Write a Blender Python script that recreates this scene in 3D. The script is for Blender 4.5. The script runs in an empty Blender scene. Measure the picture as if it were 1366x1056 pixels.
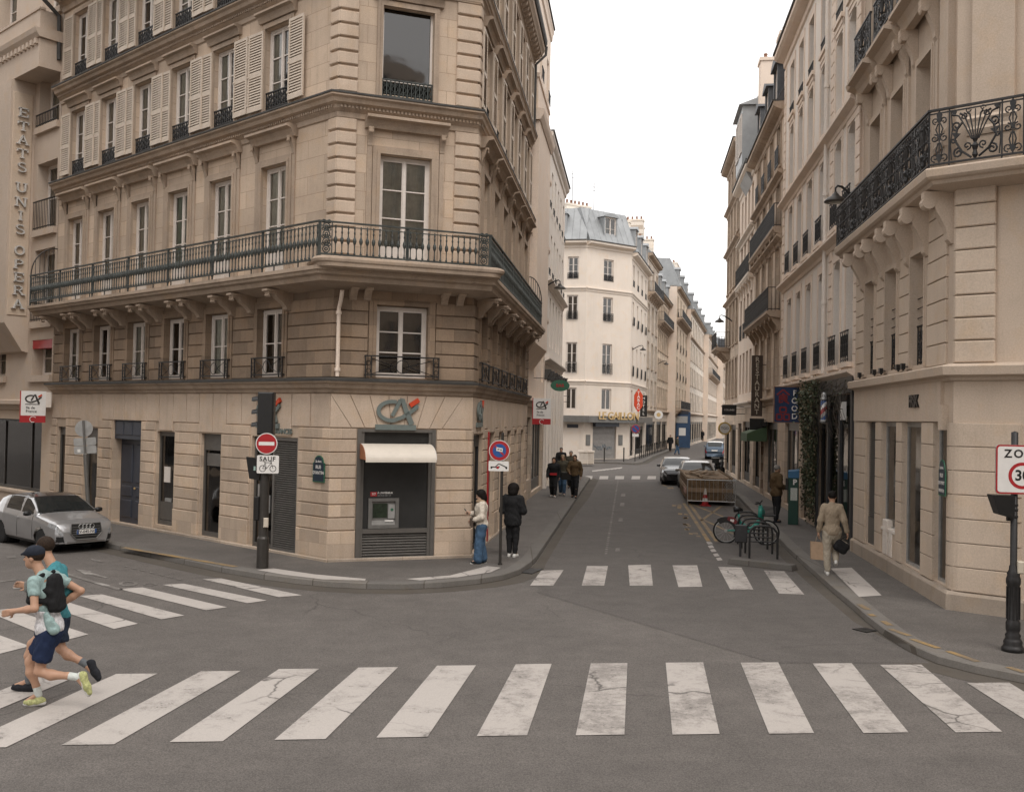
import bpy, math, random
import numpy as np
from mathutils import Vector, Matrix
random.seed(7)
RAD = math.radians
scene = bpy.context.scene
COL = scene.collection
WM = {}

# ---------------------------------------------------------------- camera model (35 mm lens, eye 3.4 m above the road)
FPX = 1328.0; CAMH = 3.4
_P = math.atan(28 / FPX); _R = math.atan(0.02)
C_FW = Vector((0, math.cos(_P), math.sin(_P)))
_r0 = Vector((1, 0, 0)); _u0 = _r0.cross(C_FW)
C_RT = _r0 * math.cos(_R) + _u0 * math.sin(_R)
C_UP = -_r0 * math.sin(_R) + _u0 * math.cos(_R)
C_POS = Vector((0, 0, CAMH))

def ray(px, py):
    return C_FW + C_RT * ((px - 683) / FPX) + C_UP * (-(py - 528) / FPX)

def G(px, py, z=0.0):
    """point of the level z that a sight line meets"""
    d = ray(px, py)
    return C_POS + d * ((z - CAMH) / d.z)

def at_depth(px, py, Y):
    d = ray(px, py)
    return C_POS + d * (Y / d.y)

# ---------------------------------------------------------------- object helpers
def _set(o, label=None, cat=None, group=None, kind=None):
    if label: o['label'] = label
    if cat: o['category'] = cat
    if group: o['group'] = group
    if kind: o['kind'] = kind
    return o

def link(o, parent=None, M=None):
    M = M if M is not None else Matrix()
    COL.objects.link(o)
    WM[o.name] = M
    if parent is not None:
        o.parent = parent
        o.matrix_basis = WM[parent.name].inverted() @ M
    else:
        o.matrix_basis = M
    return o

def thing(name, label, cat, M=None, group=None):
    o = bpy.data.objects.new(name, None)
    o.empty_display_size = 0.2
    link(o, None, M)
    return _set(o, label, cat, group)

def put(name, mesh, parent=None, M=None, **kw):
    if M is None and parent is not None: M = WM[parent.name]
    o = bpy.data.objects.new(name, mesh)
    link(o, parent, M)
    return _set(o, **kw) if kw else o

def copy_tree(o, M, label=None, group=None):
    """a copy of a thing with copies of its parts and their sub-parts"""
    def rec(src, par):
        c = src.copy(); COL.objects.link(c)
        if par is not None:
            c.parent = par
        for ch in list(src.children):
            if ch.name in SKIP: continue
            rec(ch, c)
        return c
    c = rec(o, None)
    c.matrix_basis = M; WM[c.name] = M
    if label: c['label'] = label
    if group: c['group'] = group
    return c
SKIP = set()

def T(x, y, z): return Matrix.Translation((x, y, z))
def RZ(a): return Matrix.Rotation(a, 4, 'Z')
def RX(a): return Matrix.Rotation(a, 4, 'X')
def RY(a): return Matrix.Rotation(a, 4, 'Y')
def S3(x, y, z): return Matrix.Diagonal((x, y, z, 1))
def frame(o, deg, z=0.0):
    """facade frame: X along the wall (bearing deg from +Y, clockwise), Y into the wall, Z up"""
    return T(o[0], o[1], z) @ RZ(RAD(90 - deg))

# ---------------------------------------------------------------- mesh collector
class MB:
    def __init__(s):
        s.v = []; s.f = []; s.mi = []; s.sm = []; s.cur = 0; s.smooth = False
    def add(s, vs, fs):
        b = len(s.v); s.v.extend(vs)
        for f in fs:
            s.f.append([b + i for i in f]); s.mi.append(s.cur); s.sm.append(s.smooth)
    def box(s, x0, x1, y0, y1, z0, z1):
        s.add([(x0,y0,z0),(x1,y0,z0),(x1,y1,z0),(x0,y1,z0),(x0,y0,z1),(x1,y0,z1),(x1,y1,z1),(x0,y1,z1)],
              [(0,3,2,1),(4,5,6,7),(0,1,5,4),(1,2,6,5),(2,3,7,6),(3,0,4,7)])
    def bev(s, x0, x1, y0, y1, z0, z1, b=.01):
        """box with chamfered edges on the front (-Y) side"""
        s.add([(x0,y1,z0),(x1,y1,z0),(x1,y1,z1),(x0,y1,z1),
               (x0,y0+b,z0),(x1,y0+b,z0),(x1,y0+b,z1),(x0,y0+b,z1),
               (x0+b,y0,z0+b),(x1-b,y0,z0+b),(x1-b,y0,z1-b),(x0+b,y0,z1-b)],
              [(0,1,5,4),(1,2,6,5),(2,3,7,6),(3,0,4,7),(4,5,9,8),(5,6,10,9),(6,7,11,10),(7,4,8,11),(8,9,10,11)])
    def quad(s, a, b, c, d): s.add([tuple(a), tuple(b), tuple(c), tuple(d)], [(0,1,2,3)])
    def poly(s, pts): s.add([tuple(p) for p in pts], [tuple(range(len(pts)))])
    def prism(s, pts, h0, h1, axis='z'):
        """closed outline swept along an axis (x: pts are (y,z); y: (x,z); z: (x,y))"""
        n = len(pts)
        def P(p, h):
            return (h, p[0], p[1]) if axis == 'x' else (p[0], h, p[1]) if axis == 'y' else (p[0], p[1], h)
        vs = [P(p, h0) for p in pts] + [P(p, h1) for p in pts]
        fs = [(i, (i+1) % n, n + (i+1) % n, n + i) for i in range(n)]
        s.add(vs, fs + [tuple(range(n-1, -1, -1)), tuple(range(n, 2*n))])
    def tube(s, pts, r, n=6, closed=False, flat=None):
        pts = [Vector(p) for p in pts]
        m = len(pts); rings = []
        rr = r if isinstance(r, (list, tuple)) else [r] * m
        prev = None
        for i in range(m):
            a = pts[(i-1) % m] if (closed or i > 0) else pts[i]
            b = pts[(i+1) % m] if (closed or i < m-1) else pts[i]
            t = (b - a)
            if t.length < 1e-9: t = Vector((0,0,1))
            t.normalize()
            if prev is None:
                up = Vector((0,0,1)) if abs(t.z) < .9 else Vector((0,1,0))
                x = t.cross(up).normalized()
            else:
                x = prev - t * prev.dot(t)
                x = x.normalized() if x.length > 1e-6 else t.orthogonal().normalized()
            prev = x; y = t.cross(x)
            rings.append([tuple(pts[i] + (x*math.cos(2*math.pi*k/n) + y*math.sin(2*math.pi*k/n)) * rr[i]) for k in range(n)])
        vs = [v for r_ in rings for v in r_]; fs = []
        for i in range(m if closed else m-1):
            j = (i+1) % m
            for k in range(n):
                fs.append((i*n+k, i*n+(k+1) % n, j*n+(k+1) % n, j*n+k))
        if not closed:
            fs.append(tuple(range(n-1, -1, -1))); fs.append(tuple((m-1)*n+k for k in range(n)))
        s.add(vs, fs)
    def lathe(s, prof, c=(0,0,0), n=10, axis='z'):
        vs = []; fs = []; m = len(prof)
        for r, h in prof:
            for k in range(n):
                a = 2*math.pi*k/n; u, w = r*math.cos(a), r*math.sin(a)
                p = (u, w, h) if axis == 'z' else (u, h, w) if axis == 'y' else (h, u, w)
                vs.append((c[0]+p[0], c[1]+p[1], c[2]+p[2]))
        for i in range(m-1):
            for k in range(n):
                fs.append((i*n+k, i*n+(k+1) % n, (i+1)*n+(k+1) % n, (i+1)*n+k))
        if prof[0][0] > 1e-4: fs.append(tuple(range(n-1, -1, -1)))
        if prof[-1][0] > 1e-4: fs.append(tuple((m-1)*n+k for k in range(n)))
        s.add(vs, fs)
    def disc(s, c, r, y0, y1, n=28):
        s.prism([(c[0]+r*math.cos(2*math.pi*k/n), c[1]+r*math.sin(2*math.pi*k/n)) for k in range(n)], y0, y1, 'y')
    def ring(s, c, ra, rb, y, n=28):
        a = [(c[0]+ra*math.cos(2*math.pi*k/n), y, c[1]+ra*math.sin(2*math.pi*k/n)) for k in range(n)]
        b = [(c[0]+rb*math.cos(2*math.pi*k/n), y, c[1]+rb*math.sin(2*math.pi*k/n)) for k in range(n)]
        s.add(a+b, [(k, (k+1) % n, n+(k+1) % n, n+k) for k in range(n)])
    def arc(s, c, r, a0, a1, rad, y=0, n=10, k=4):
        """thin bar bent along an arc in the XZ plane"""
        s.tube([(c[0]+r*math.cos(a0+(a1-a0)*i/n), y, c[1]+r*math.sin(a0+(a1-a0)*i/n)) for i in range(n+1)], rad, k)
    def spiral(s, c, r0, r1, a0, turns, rad, y=0, n=14, k=4):
        s.tube([(c[0]+(r0+(r1-r0)*i/n)*math.cos(a0+turns*2*math.pi*i/n), y, c[1]+(r0+(r1-r0)*i/n)*math.sin(a0+turns*2*math.pi*i/n)) for i in range(n+1)], rad, k)
    def sweep(s, path, prof, closed=False):
        """profile [(offset, z)] carried along a plan polyline with mitred corners; offset is to the right of the path"""
        m = len(path); P = [Vector(p) for p in path]; dirs = []
        for i in range(m-1):
            d = (P[i+1]-P[i]).normalized(); dirs.append(Vector((d.y, -d.x)))
        mit = []
        for i in range(m):
            a = dirs[max(0, i-1)]; b = dirs[min(m-2, i)]
            mit.append((a+b) / (1 + a.dot(b)))
        n = len(prof); vs = []; fs = []
        for i in range(m):
            for d, z in prof:
                q = P[i] + mit[i]*d; vs.append((q.x, q.y, z))
        for i in range(m-1):
            for k in range(n-1):
                fs.append((i*n+k, (i+1)*n+k, (i+1)*n+k+1, i*n+k+1))
        fs.append(tuple(range(n))); fs.append(tuple((m-1)*n+k for k in range(n-1, -1, -1)))
        s.add(vs, fs)
    def xform(s, M, start=0):
        for i in range(start, len(s.v)):
            s.v[i] = tuple(M @ Vector(s.v[i]))
    def merge(s, other, M=None):
        vs = other.v if M is None else [tuple(M @ Vector(p)) for p in other.v]
        b = len(s.v); s.v.extend(vs)
        for f, mi, sm in zip(other.f, other.mi, other.sm):
            s.f.append([b+i for i in f]); s.mi.append(mi if mi else s.cur); s.sm.append(sm)
    def mesh(s, name, mats):
        me = bpy.data.meshes.new(name)
        me.from_pydata([tuple(v) for v in s.v], [], s.f)
        for m in (mats if isinstance(mats, (list, tuple)) else [mats]): me.materials.append(m)
        me.polygons.foreach_set('material_index', s.mi)
        me.polygons.foreach_set('use_smooth', s.sm)
        me.update()
        return me
    def put(s, name, mats, parent=None, M=None, **kw):
        return put(name, s.mesh(name, mats), parent, M, **kw)

def offset_path(path, ds):
    """plan polyline whose segments are pushed to the right by their own distances"""
    P = [Vector(p) for p in path]; n = len(P)-1; L = []
    for i in range(n):
        d = (P[i+1]-P[i]).normalized(); nn = Vector((d.y, -d.x))
        L.append((P[i]+nn*ds[i], d))
    out = [L[0][0]]
    for i in range(n-1):
        (p, d), (q, e) = L[i], L[i+1]
        cr = d.x*e.y-d.y*e.x; w = q-p
        t = (w.x*e.y-w.y*e.x)/cr
        out.append(p+d*t)
    d = L[-1][1]; out.append(P[-1]+Vector((d.y, -d.x))*ds[-1])
    return out

# ---------------------------------------------------------------- materials
class NT:
    def __init__(s, name):
        s.m = bpy.data.materials.new(name); s.m.use_nodes = True
        s.t = s.m.node_tree; s.n = s.t.nodes; s.l = s.t.links
        s.bsdf = s.n['Principled BSDF']; s.out = s.n['Material Output']
    def new(s, t, **kw):
        n = s.n.new(t)
        for k, v in kw.items():
            if hasattr(n, k): setattr(n, k, v)
        return n
    def lk(s, a, b): s.l.new(a, b)
    def val(s, node, **kw):
        for k, v in kw.items(): node.inputs[k.replace('_', ' ')].default_value = v
        return node
    def coord(s, scale=(1,1,1), kind='Object'):
        tc = s.new('ShaderNodeTexCoord'); mp = s.new('ShaderNodeMapping')
        mp.inputs['Scale'].default_value = scale
        s.lk(tc.outputs[kind], mp.inputs['Vector']); return mp.outputs['Vector']
    def noise(s, scale, detail=4, rough=.6, vec=None, dist=0):
        n = s.new('ShaderNodeTexNoise'); n.inputs['Scale'].default_value = scale
        n.inputs['Detail'].default_value = detail; n.inputs['Roughness'].default_value = rough
        n.inputs['Distortion'].default_value = dist
        if vec is not None: s.lk(vec, n.inputs['Vector'])
        return n.outputs['Fac']
    def ramp(s, fac, stops):
        r = s.new('ShaderNodeValToRGB'); e = r.color_ramp.elements
        while len(e) < len(stops): e.new(.5)
        for i, (p, c) in enumerate(stops):
            e[i].position = p; e[i].color = (c, c, c, 1) if isinstance(c, (int, float)) else (*c, 1)
        s.lk(fac, r.inputs['Fac']); return r.outputs['Color']
    def mix(s, a, b, fac, mode='MIX'):
        n = s.new('ShaderNodeMix'); n.data_type = 'RGBA'; n.blend_type = mode
        for i, v in ((6, a), (7, b), (0, fac)):
            if isinstance(v, (int, float)): n.inputs[i].default_value = v if i == 0 else (v, v, v, 1)
            elif isinstance(v, tuple): n.inputs[i].default_value = (*v, 1) if len(v) == 3 else v
            else: s.lk(v, n.inputs[i])
        return n.outputs[2]
    def math(s, op, a, b=0.):
        n = s.new('ShaderNodeMath'); n.operation = op
        for i, v in ((0, a), (1, b)):
            if isinstance(v, (int, float)): n.inputs[i].default_value = v
            else: s.lk(v, n.inputs[i])
        return n.outputs[0]
    def bump(s, h, strength=.3, dist=.01):
        b = s.new('ShaderNodeBump'); b.inputs['Strength'].default_value = strength; b.inputs['Distance'].default_value = dist
        s.lk(h, b.inputs['Height']); s.lk(b.outputs['Normal'], s.bsdf.inputs['Normal'])

def c_(h, g=1.0):
    """sRGB 0-255 triple to linear"""
    return tuple(((x/255+.055)/1.055)**2.4*g if x > 10 else x/255/12.92*g for x in h)

def plain(name, col, rough=.6, metal=0., var=.1, nscale=6., bump=0., coat=0., spec=.5):
    t = NT(name); b = t.bsdf
    v = t.coord()
    n = t.noise(nscale, 5, .65, v)
    lo = tuple(x*(1-var) for x in col); hi = tuple(min(1, x*(1+var)) for x in col)
    t.lk(t.ramp(n, [(.3, lo), (.7, hi)]), b.inputs['Base Color'])
    b.inputs['Roughness'].default_value = rough; b.inputs['Metallic'].default_value = metal
    b.inputs['Specular IOR Level'].default_value = spec
    if coat: b.inputs['Coat Weight'].default_value = coat
    if bump: t.bump(n, bump, .004)
    return t.m

def stone(name, col, bw=0., bh=0., mortar=.006, var=.16, stain=.3, staincol=None, bump=.35, off=(0,0), tone=.13):
    t = NT(name); b = t.bsdf
    v = t.coord()
    big = t.noise(.55, 5, .6, v)
    base = t.ramp(big, [(.28, tuple(x*(1-var) for x in col)), (.72, tuple(min(1, x*(1+var*.7)) for x in col))])
    warm = t.noise(1.7, 3, .6, v)
    base = t.mix(base, tuple(x*y for x, y in zip(col, (1.0, .9, .76))), t.ramp(warm, [(.52, 0.), (.75, .55)]))
    st = t.noise(1.0, 6, .7, t.coord((2.6, 2.6, .22)))
    sc = staincol or tuple(x*.52 for x in col)
    base = t.mix(base, sc, t.ramp(st, [(.5, 0.), (.78, stain)]))
    fine = t.noise(38, 4, .7, v)
    base = t.mix(base, t.ramp(fine, [(.3, .74), (.7, 1.14)]), .6, 'MULTIPLY')
    blot = t.noise(4.5, 6, .75, v, .5)
    base = t.mix(base, sc, t.ramp(blot, [(.56, 0.), (.74, stain*.8)]))
    h = fine
    if bw:
        sx = t.new('ShaderNodeSeparateXYZ'); t.lk(t.coord(), sx.inputs[0])
        cx = t.new('ShaderNodeCombineXYZ')
        t.lk(t.math('ADD', sx.outputs[0], off[0]), cx.inputs[0]); t.lk(t.math('ADD', sx.outputs[2], off[1]), cx.inputs[1])
        br = t.new('ShaderNodeTexBrick'); t.lk(cx.outputs[0], br.inputs['Vector'])
        br.inputs['Scale'].default_value = 1; br.inputs['Brick Width'].default_value = bw; br.inputs['Row Height'].default_value = bh
        br.inputs['Mortar Size'].default_value = mortar; br.inputs['Mortar Smooth'].default_value = .3
        br.inputs['Color1'].default_value = (1-tone, 1-tone, 1-tone, 1); br.inputs['Color2'].default_value = (1+tone, 1+tone*.9, 1+tone*.7, 1)
        br.inputs['Mortar'].default_value = (.62, .58, .54, 1)
        base = t.mix(base, br.outputs['Color'], 1., 'MULTIPLY')
        h = t.math('SUBTRACT', t.math('MULTIPLY', fine, .3), br.outputs['Fac'])
    t.lk(base, b.inputs['Base Color']); b.inputs['Roughness'].default_value = .88
    b.inputs['Specular IOR Level'].default_value = .2
    t.bump(h, bump, .008)
    return t.m

MAT = {}
MAT['lime'] = stone('limestone', (.54, .428, .332), 1.25, .42, .006, stain=.45, var=.2)
MAT['lime_plain'] = stone('limestone_dressed', (.56, .447, .35), var=.2, stain=.45)
MAT['lime_rust'] = stone('limestone_rusticated', (.54, .43, .335), .72, .29, .003, stain=.42, off=(.1, .07), var=.2, tone=.16)
MAT['lime_dark'] = stone('limestone_sooty_shaded', (.275, .205, .15), .6, .30, .003, stain=.6, off=(.2, 0), var=.26, tone=.2)  # sooty stone, base colour darkened further for the shade under the balcony
MAT['lime_corn'] = stone('limestone_moulding', (.42, .33, .255), var=.26, stain=.75)
MAT['hotel'] = stone('hotel_render', (.52, .425, .345), var=.08, stain=.2, bump=.1)
MAT['hotel_panel'] = stone('hotel_panel_render', (.56, .45, .35), var=.06, stain=.15, bump=.1)
MAT['beige'] = stone('beige_render', (.74, .62, .52), var=.07, stain=.25, bump=.1)
MAT['cream'] = stone('cream_render', (.74, .655, .57), var=.06, stain=.2, bump=.1)
MAT['cream2'] = stone('pale_cream_stone', (.76, .69, .61), 1.1, .4, .005, var=.08, stain=.2)
MAT['white_r'] = stone('white_render', (.74, .675, .61), var=.06, stain=.25, bump=.1)
MAT['rb'] = stone('right_corner_stone', (.53, .432, .345), var=.12, stain=.25, bump=.35)
MAT['rb_rust'] = stone('right_corner_block', (.55, .45, .358), var=.13, stain=.3, bump=.4)
MAT['tan'] = stone('tan_stone', (.55, .45, .36), .9, .38, .006, stain=.35)
MAT['tan2'] = stone('warm_stone', (.68, .565, .45), .9, .4, .006, stain=.3)
MAT['grey_st'] = stone('grey_stone', (.60, .525, .45), 1., .4, .006, stain=.35)
MAT['plinth'] = stone('plinth_stone', (.42, .35, .285), 1.6, 1., .006, var=.2, stain=.5)
MAT['pot'] = plain('chimney_clay', (.22, .11, .07), .9)
MAT['whitep'] = plain('white_paint', (.64, .58, .525), .5, var=.08, nscale=9)
MAT['shutter'] = plain('cream_shutter_paint', (.54, .455, .37), .6, var=.1, nscale=5)
MAT['iron'] = plain('black_iron', (.022, .021, .021), .5, .3, .3, 12)
MAT['iron_g'] = plain('verdigris_iron', (.046, .052, .048), .6, .2, .5, 4)
MAT['iron_d'] = plain('dark_bronze', (.05, .045, .04), .45, .4, .2)
MAT['zinc'] = plain('zinc_sheet', (.31, .32, .325), .5, .35, .14, 1.3, .1)
MAT['zinc_d'] = plain('lead_flashing', (.06, .057, .053), .7, .2, .3, 4)
MAT['slate'] = plain('slate_roof', (.07, .072, .078), .6, 0, .25, 8, .2)
MAT['dark'] = plain('dark_paint', (.03, .03, .032), .45, 0, .2)
MAT['black'] = plain('black_paint', (.012, .012, .012), .4, 0, .2)
MAT['grey'] = plain('grey_metal', (.17, .165, .155), .5, .4, .15)
MAT['shopgrey'] = plain('shopfront_grey', (.13, .12, .108), .45, .3, .12)
MAT['louvre'] = plain('louvre_grey', (.155, .145, .132), .5, .3, .15)
MAT['navy'] = plain('navy_door_paint', (.035, .040, .055), .4, 0, .15, 6)
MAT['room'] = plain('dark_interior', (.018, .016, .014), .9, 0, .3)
MAT['curtain'] = plain('net_curtain', (.74, .70, .64), .9, 0, .15, 7)
MAT['curtain_g'] = plain('green_curtain', (.34, .45, .38), .9, 0, .15, 5)
MAT['wood_d'] = plain('dark_wood', (.055, .036, .024), .5, 0, .3, 8)
MAT['steel'] = plain('galvanised_steel', (.42, .42, .41), .45, .6, .15)
MAT['white'] = plain('white_enamel', (.70, .68, .65), .4, 0, .05)
MAT['red'] = plain('red_enamel', (.36, .018, .022), .4, 0, .06)
MAT['orange'] = plain('orange_red', (.55, .06, .02), .4, 0, .06)
MAT['blue'] = plain('blue_enamel', (.02, .085, .27), .4, 0, .08)
MAT['ca_grey'] = plain('logo_grey_green', (.16, .19, .18), .45, .2, .08)
MAT['green'] = plain('green_paint', (.03, .12, .07), .5, 0, .12)
MAT['gold'] = plain('gold_paint', (.52, .36, .16), .5, .1, .15)
MAT['letter'] = plain('letter_metal', (.60, .58, .55), .45, .2, .1)
MAT['rubber'] = plain('tyre_rubber', (.014, .014, .014), .85, 0, .2)

def glass_mat(name, tint=(.75, .78, .76), refl=1.0):
    t = NT(name)
    tr = t.new('ShaderNodeBsdfTransparent'); tr.inputs[0].default_value = (*tint, 1)
    gl = t.new('ShaderNodeBsdfGlossy'); gl.inputs['Color'].default_value = (.9*refl, .88*refl, .86*refl, 1); gl.inputs['Roughness'].default_value = .04
    fr = t.new('ShaderNodeFresnel'); fr.inputs['IOR'].default_value = 1.95
    mx = t.new('ShaderNodeMixShader')
    bp = t.new('ShaderNodeBump'); bp.inputs['Strength'].default_value = .05; bp.inputs['Distance'].default_value = .05
    t.lk(t.noise(1.5, 2, .5, t.coord()), bp.inputs['Height'])
    t.lk(bp.outputs[0], gl.inputs['Normal'])
    t.lk(fr.outputs[0], mx.inputs[0]); t.lk(tr.outputs[0], mx.inputs[1]); t.lk(gl.outputs[0], mx.inputs[2])
    t.lk(mx.outputs[0], t.out.inputs['Surface'])
    return t.m
MAT['glass'] = glass_mat('window_glass')
MAT['glass_d'] = glass_mat('dark_glass', (.25, .26, .26))

# ---------------------------------------------------------------- facade kit (all in the facade frame)
def wall_grid(mb, x0, x1, z0, z1, ops, depth=.25, y=0.):
    """wall sheet with openings (xa, xb, za, zb[, arch rise]) and their reveals"""
    xs = sorted({x0, x1, *[min(max(o[i], x0), x1) for o in ops for i in (0, 1)]})
    zs = sorted({z0, z1, *[min(max(o[i], z0), z1) for o in ops for i in (2, 3)]})
    for i in range(len(xs)-1):
        for k in range(len(zs)-1):
            a, b, c, d = xs[i], xs[i+1], zs[k], zs[k+1]
            if b-a < 1e-5 or d-c < 1e-5: continue
            mx, mz = (a+b)/2, (c+d)/2
            if any(o[0] < mx < o[1] and o[2] < mz < o[3] for o in ops): continue
            mb.quad((a,y,c), (b,y,c), (b,y,d), (a,y,d))
    for o in ops:
        a, b, c, d = o[:4]; e = y+depth; rise = o[4] if len(o) > 4 else 0
        mb.quad((a,y,c), (a,y,d), (a,e,d), (a,e,c)); mb.quad((b,y,c), (b,e,c), (b,e,d), (b,y,d))
        mb.quad((a,y,c), (a,e,c), (b,e,c), (b,y,c))
        if not rise: mb.quad((a,y,d), (b,y,d), (b,e,d), (a,e,d))
        else:
            n = 6; pt = [(a+(b-a)*i/n, d-rise*(2*i/n-1)**2) for i in range(n+1)]
            for i in range(n):
                (xa, za), (xb, zb) = pt[i], pt[i+1]
                mb.quad((xa,y,za), (xb,y,zb), (xb,y,d), (xa,y,d)); mb.quad((xa,y,za), (xb,y,zb), (xb,e,zb), (xa,e,za))

def courses(mb, x0, x1, zs, y0=-.035, y1=0.004, gap=.022, b=.012):
    for za, zb in zip(zs[:-1], zs[1:]):
        mb.bev(x0, x1, y0, y1, za+gap/2, zb-gap/2, b)

def surround(mb, a, b, c, d, w=.16, y0=-.045, y1=.0, inner=True):
    mb.box(a-w, a, y0, y1+.004, c, d); mb.box(b, b+w, y0, y1+.004, c, d); mb.box(a-w, b+w, y0-.003, y1+.004, d, d+w)
    if inner:
        mb.box(a-w*.45, a-.0, y0-.022, y0+.002, c, d-.0); mb.box(b, b+w*.45, y0-.022, y0+.002, c, d); mb.box(a-w*.45, b+w*.45, y0-.024, y0, d, d+w*.45)

def hood(mb, a, b, z, d=.28, h=.3):
    """straight moulded window head, extruded profile"""
    prof = [(0, z), (-.10*d/.28, z), (-.13*d/.28, z+.3*h), (-.55*d, z+.45*h), (-.62*d, z+.62*h), (-d, z+.72*h), (-d, z+.92*h), (-d*.85, z+h), (.004, z+h)]
    mb.prism(prof, a, b, 'x')

def scroll_profile(d, h):
    """side outline (y, z) of an S-shaped console: d out from the wall, h tall, top at z = 0"""
    p = [(0.004, 0), (-d, 0), (-d, -.10*h)]
    for i in range(7):
        a = math.radians(180-30*i+60); p.append((-d+.16*d+.17*d*math.cos(a), -.22*h+.12*h*math.sin(a)))
    p += [(-.62*d, -.36*h), (-.48*d, -.50*h), (-.34*d, -.66*h), (-.26*d, -.80*h), (-.24*d, -.92*h), (-.12*d, -h), (0.004, -h)]
    return p

_wcache = {}
def window_meshes(w, h, rows=3, kick=0., leaf=2, frame_mat='whitep', curtain=None, style=0):
    key = (round(w, 2), round(h, 2), rows, round(kick, 2), leaf, frame_mat, curtain, style)
    if key in _wcache: return _wcache[key]
    m = MB(); fw = .055
    m.box(0, fw, 0, .07, 0, h); m.box(w-fw, w, 0, .07, 0, h); m.box(fw, w-fw, 0.001, .07, h-fw, h); m.box(fw, w-fw, 0.001, .07, 0, fw)
    n = leaf
    for i in range(n):
        a = fw+(w-2*fw)*i/n; b = fw+(w-2*fw)*(i+1)/n; st = .052
        m.box(a, a+st, .012, .06, fw, h-fw); m.box(b-st, b, .012, .06, fw, h-fw)
        m.box(a+st, b-st, .013, .06, h-fw-st, h-fw); m.box(a+st, b-st, .013, .06, fw, fw+st+kick)
        z0, z1 = fw+st+kick, h-fw-st
        for r in range(1, rows):
            z = z0+(z1-z0)*r/rows
            m.box(a+st, b-st, .018, .052, z-.014, z+.014)
    if n == 2: m.box(w/2-.03, w/2+.03, -.008, .05, fw, h-fw)
    g = MB(); g.quad((fw,.04,fw), (w-fw,.04,fw), (w-fw,.04,h-fw), (fw,.04,h-fw))
    cu = None
    if curtain:
        cu = MB(); k = 26; cu.smooth = True
        rnd = random.Random(hash(key) & 0xffff)
        spans = [(fw, w-fw)] if curtain != 'split' else [(fw, w*.36), (w*.64, w-fw)]
        for a, b in spans:
            pts = [(a+(b-a)*i/k, .085+.018*math.sin(i*1.9)+.010*math.sin(i*.7+1)) for i in range(k+1)]
            for (xa, ya), (xb, yb) in zip(pts[:-1], pts[1:]):
                cu.quad((xa,ya,fw), (xb,yb,fw), (xb,yb,h-fw), (xa,ya,h-fw))
        cu = cu.mesh('curtain', MAT['curtain_g' if curtain == 'green' else 'curtain'])
    r = (m.mesh('window', MAT[frame_mat]), g.mesh('pane', MAT['glass']), cu)
    _wcache[key] = r
    return r

def window(parent, M, x, z, w, h, y=.2, **kw):
    fm, gm, cm = window_meshes(w, h, **kw)
    Mw = M @ T(x, y, z)
    o = put('window', fm, parent, Mw)
    put('pane', gm, o, Mw)
    if cm: put('curtain', cm, o, Mw)
    return o

_scache = {}
def shutter_mesh(w, h):
    key = (round(w, 2), round(h, 2))
    if key not in _scache:
        m = MB(); s = .05
        m.box(0, s, 0, .04, 0, h); m.box(w-s, w, 0, .04, 0, h)
        mid = h*.46
        for a, b in ((0, .10), (mid-.05, mid+.05), (h-.07, h)): m.box(s, w-s, .002, .038, a, b)
        for a, b in ((.10, mid-.05), (mid+.05, h-.07)):
            n = int((b-a)/.062)
            for i in range(n):
                z = a+(b-a)*(i+.5)/n
                m.add([(s,.004,z-.026), (w-s,.004,z-.026), (w-s,.010,z-.032), (s,.010,z-.032), (s,.030,z+.028), (w-s,.030,z+.028), (w-s,.036,z+.022), (s,.036,z+.022)],
                      [(0,1,2,3), (0,4,5,1), (3,2,6,7), (4,7,6,5)])
        for z in (.18, mid, h-.18): m.box(-.02, .06, -.01, .0, z-.02, z+.02)
        _scache[key] = m.mesh('shutter', MAT['shutter'])
    return _scache[key]

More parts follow.
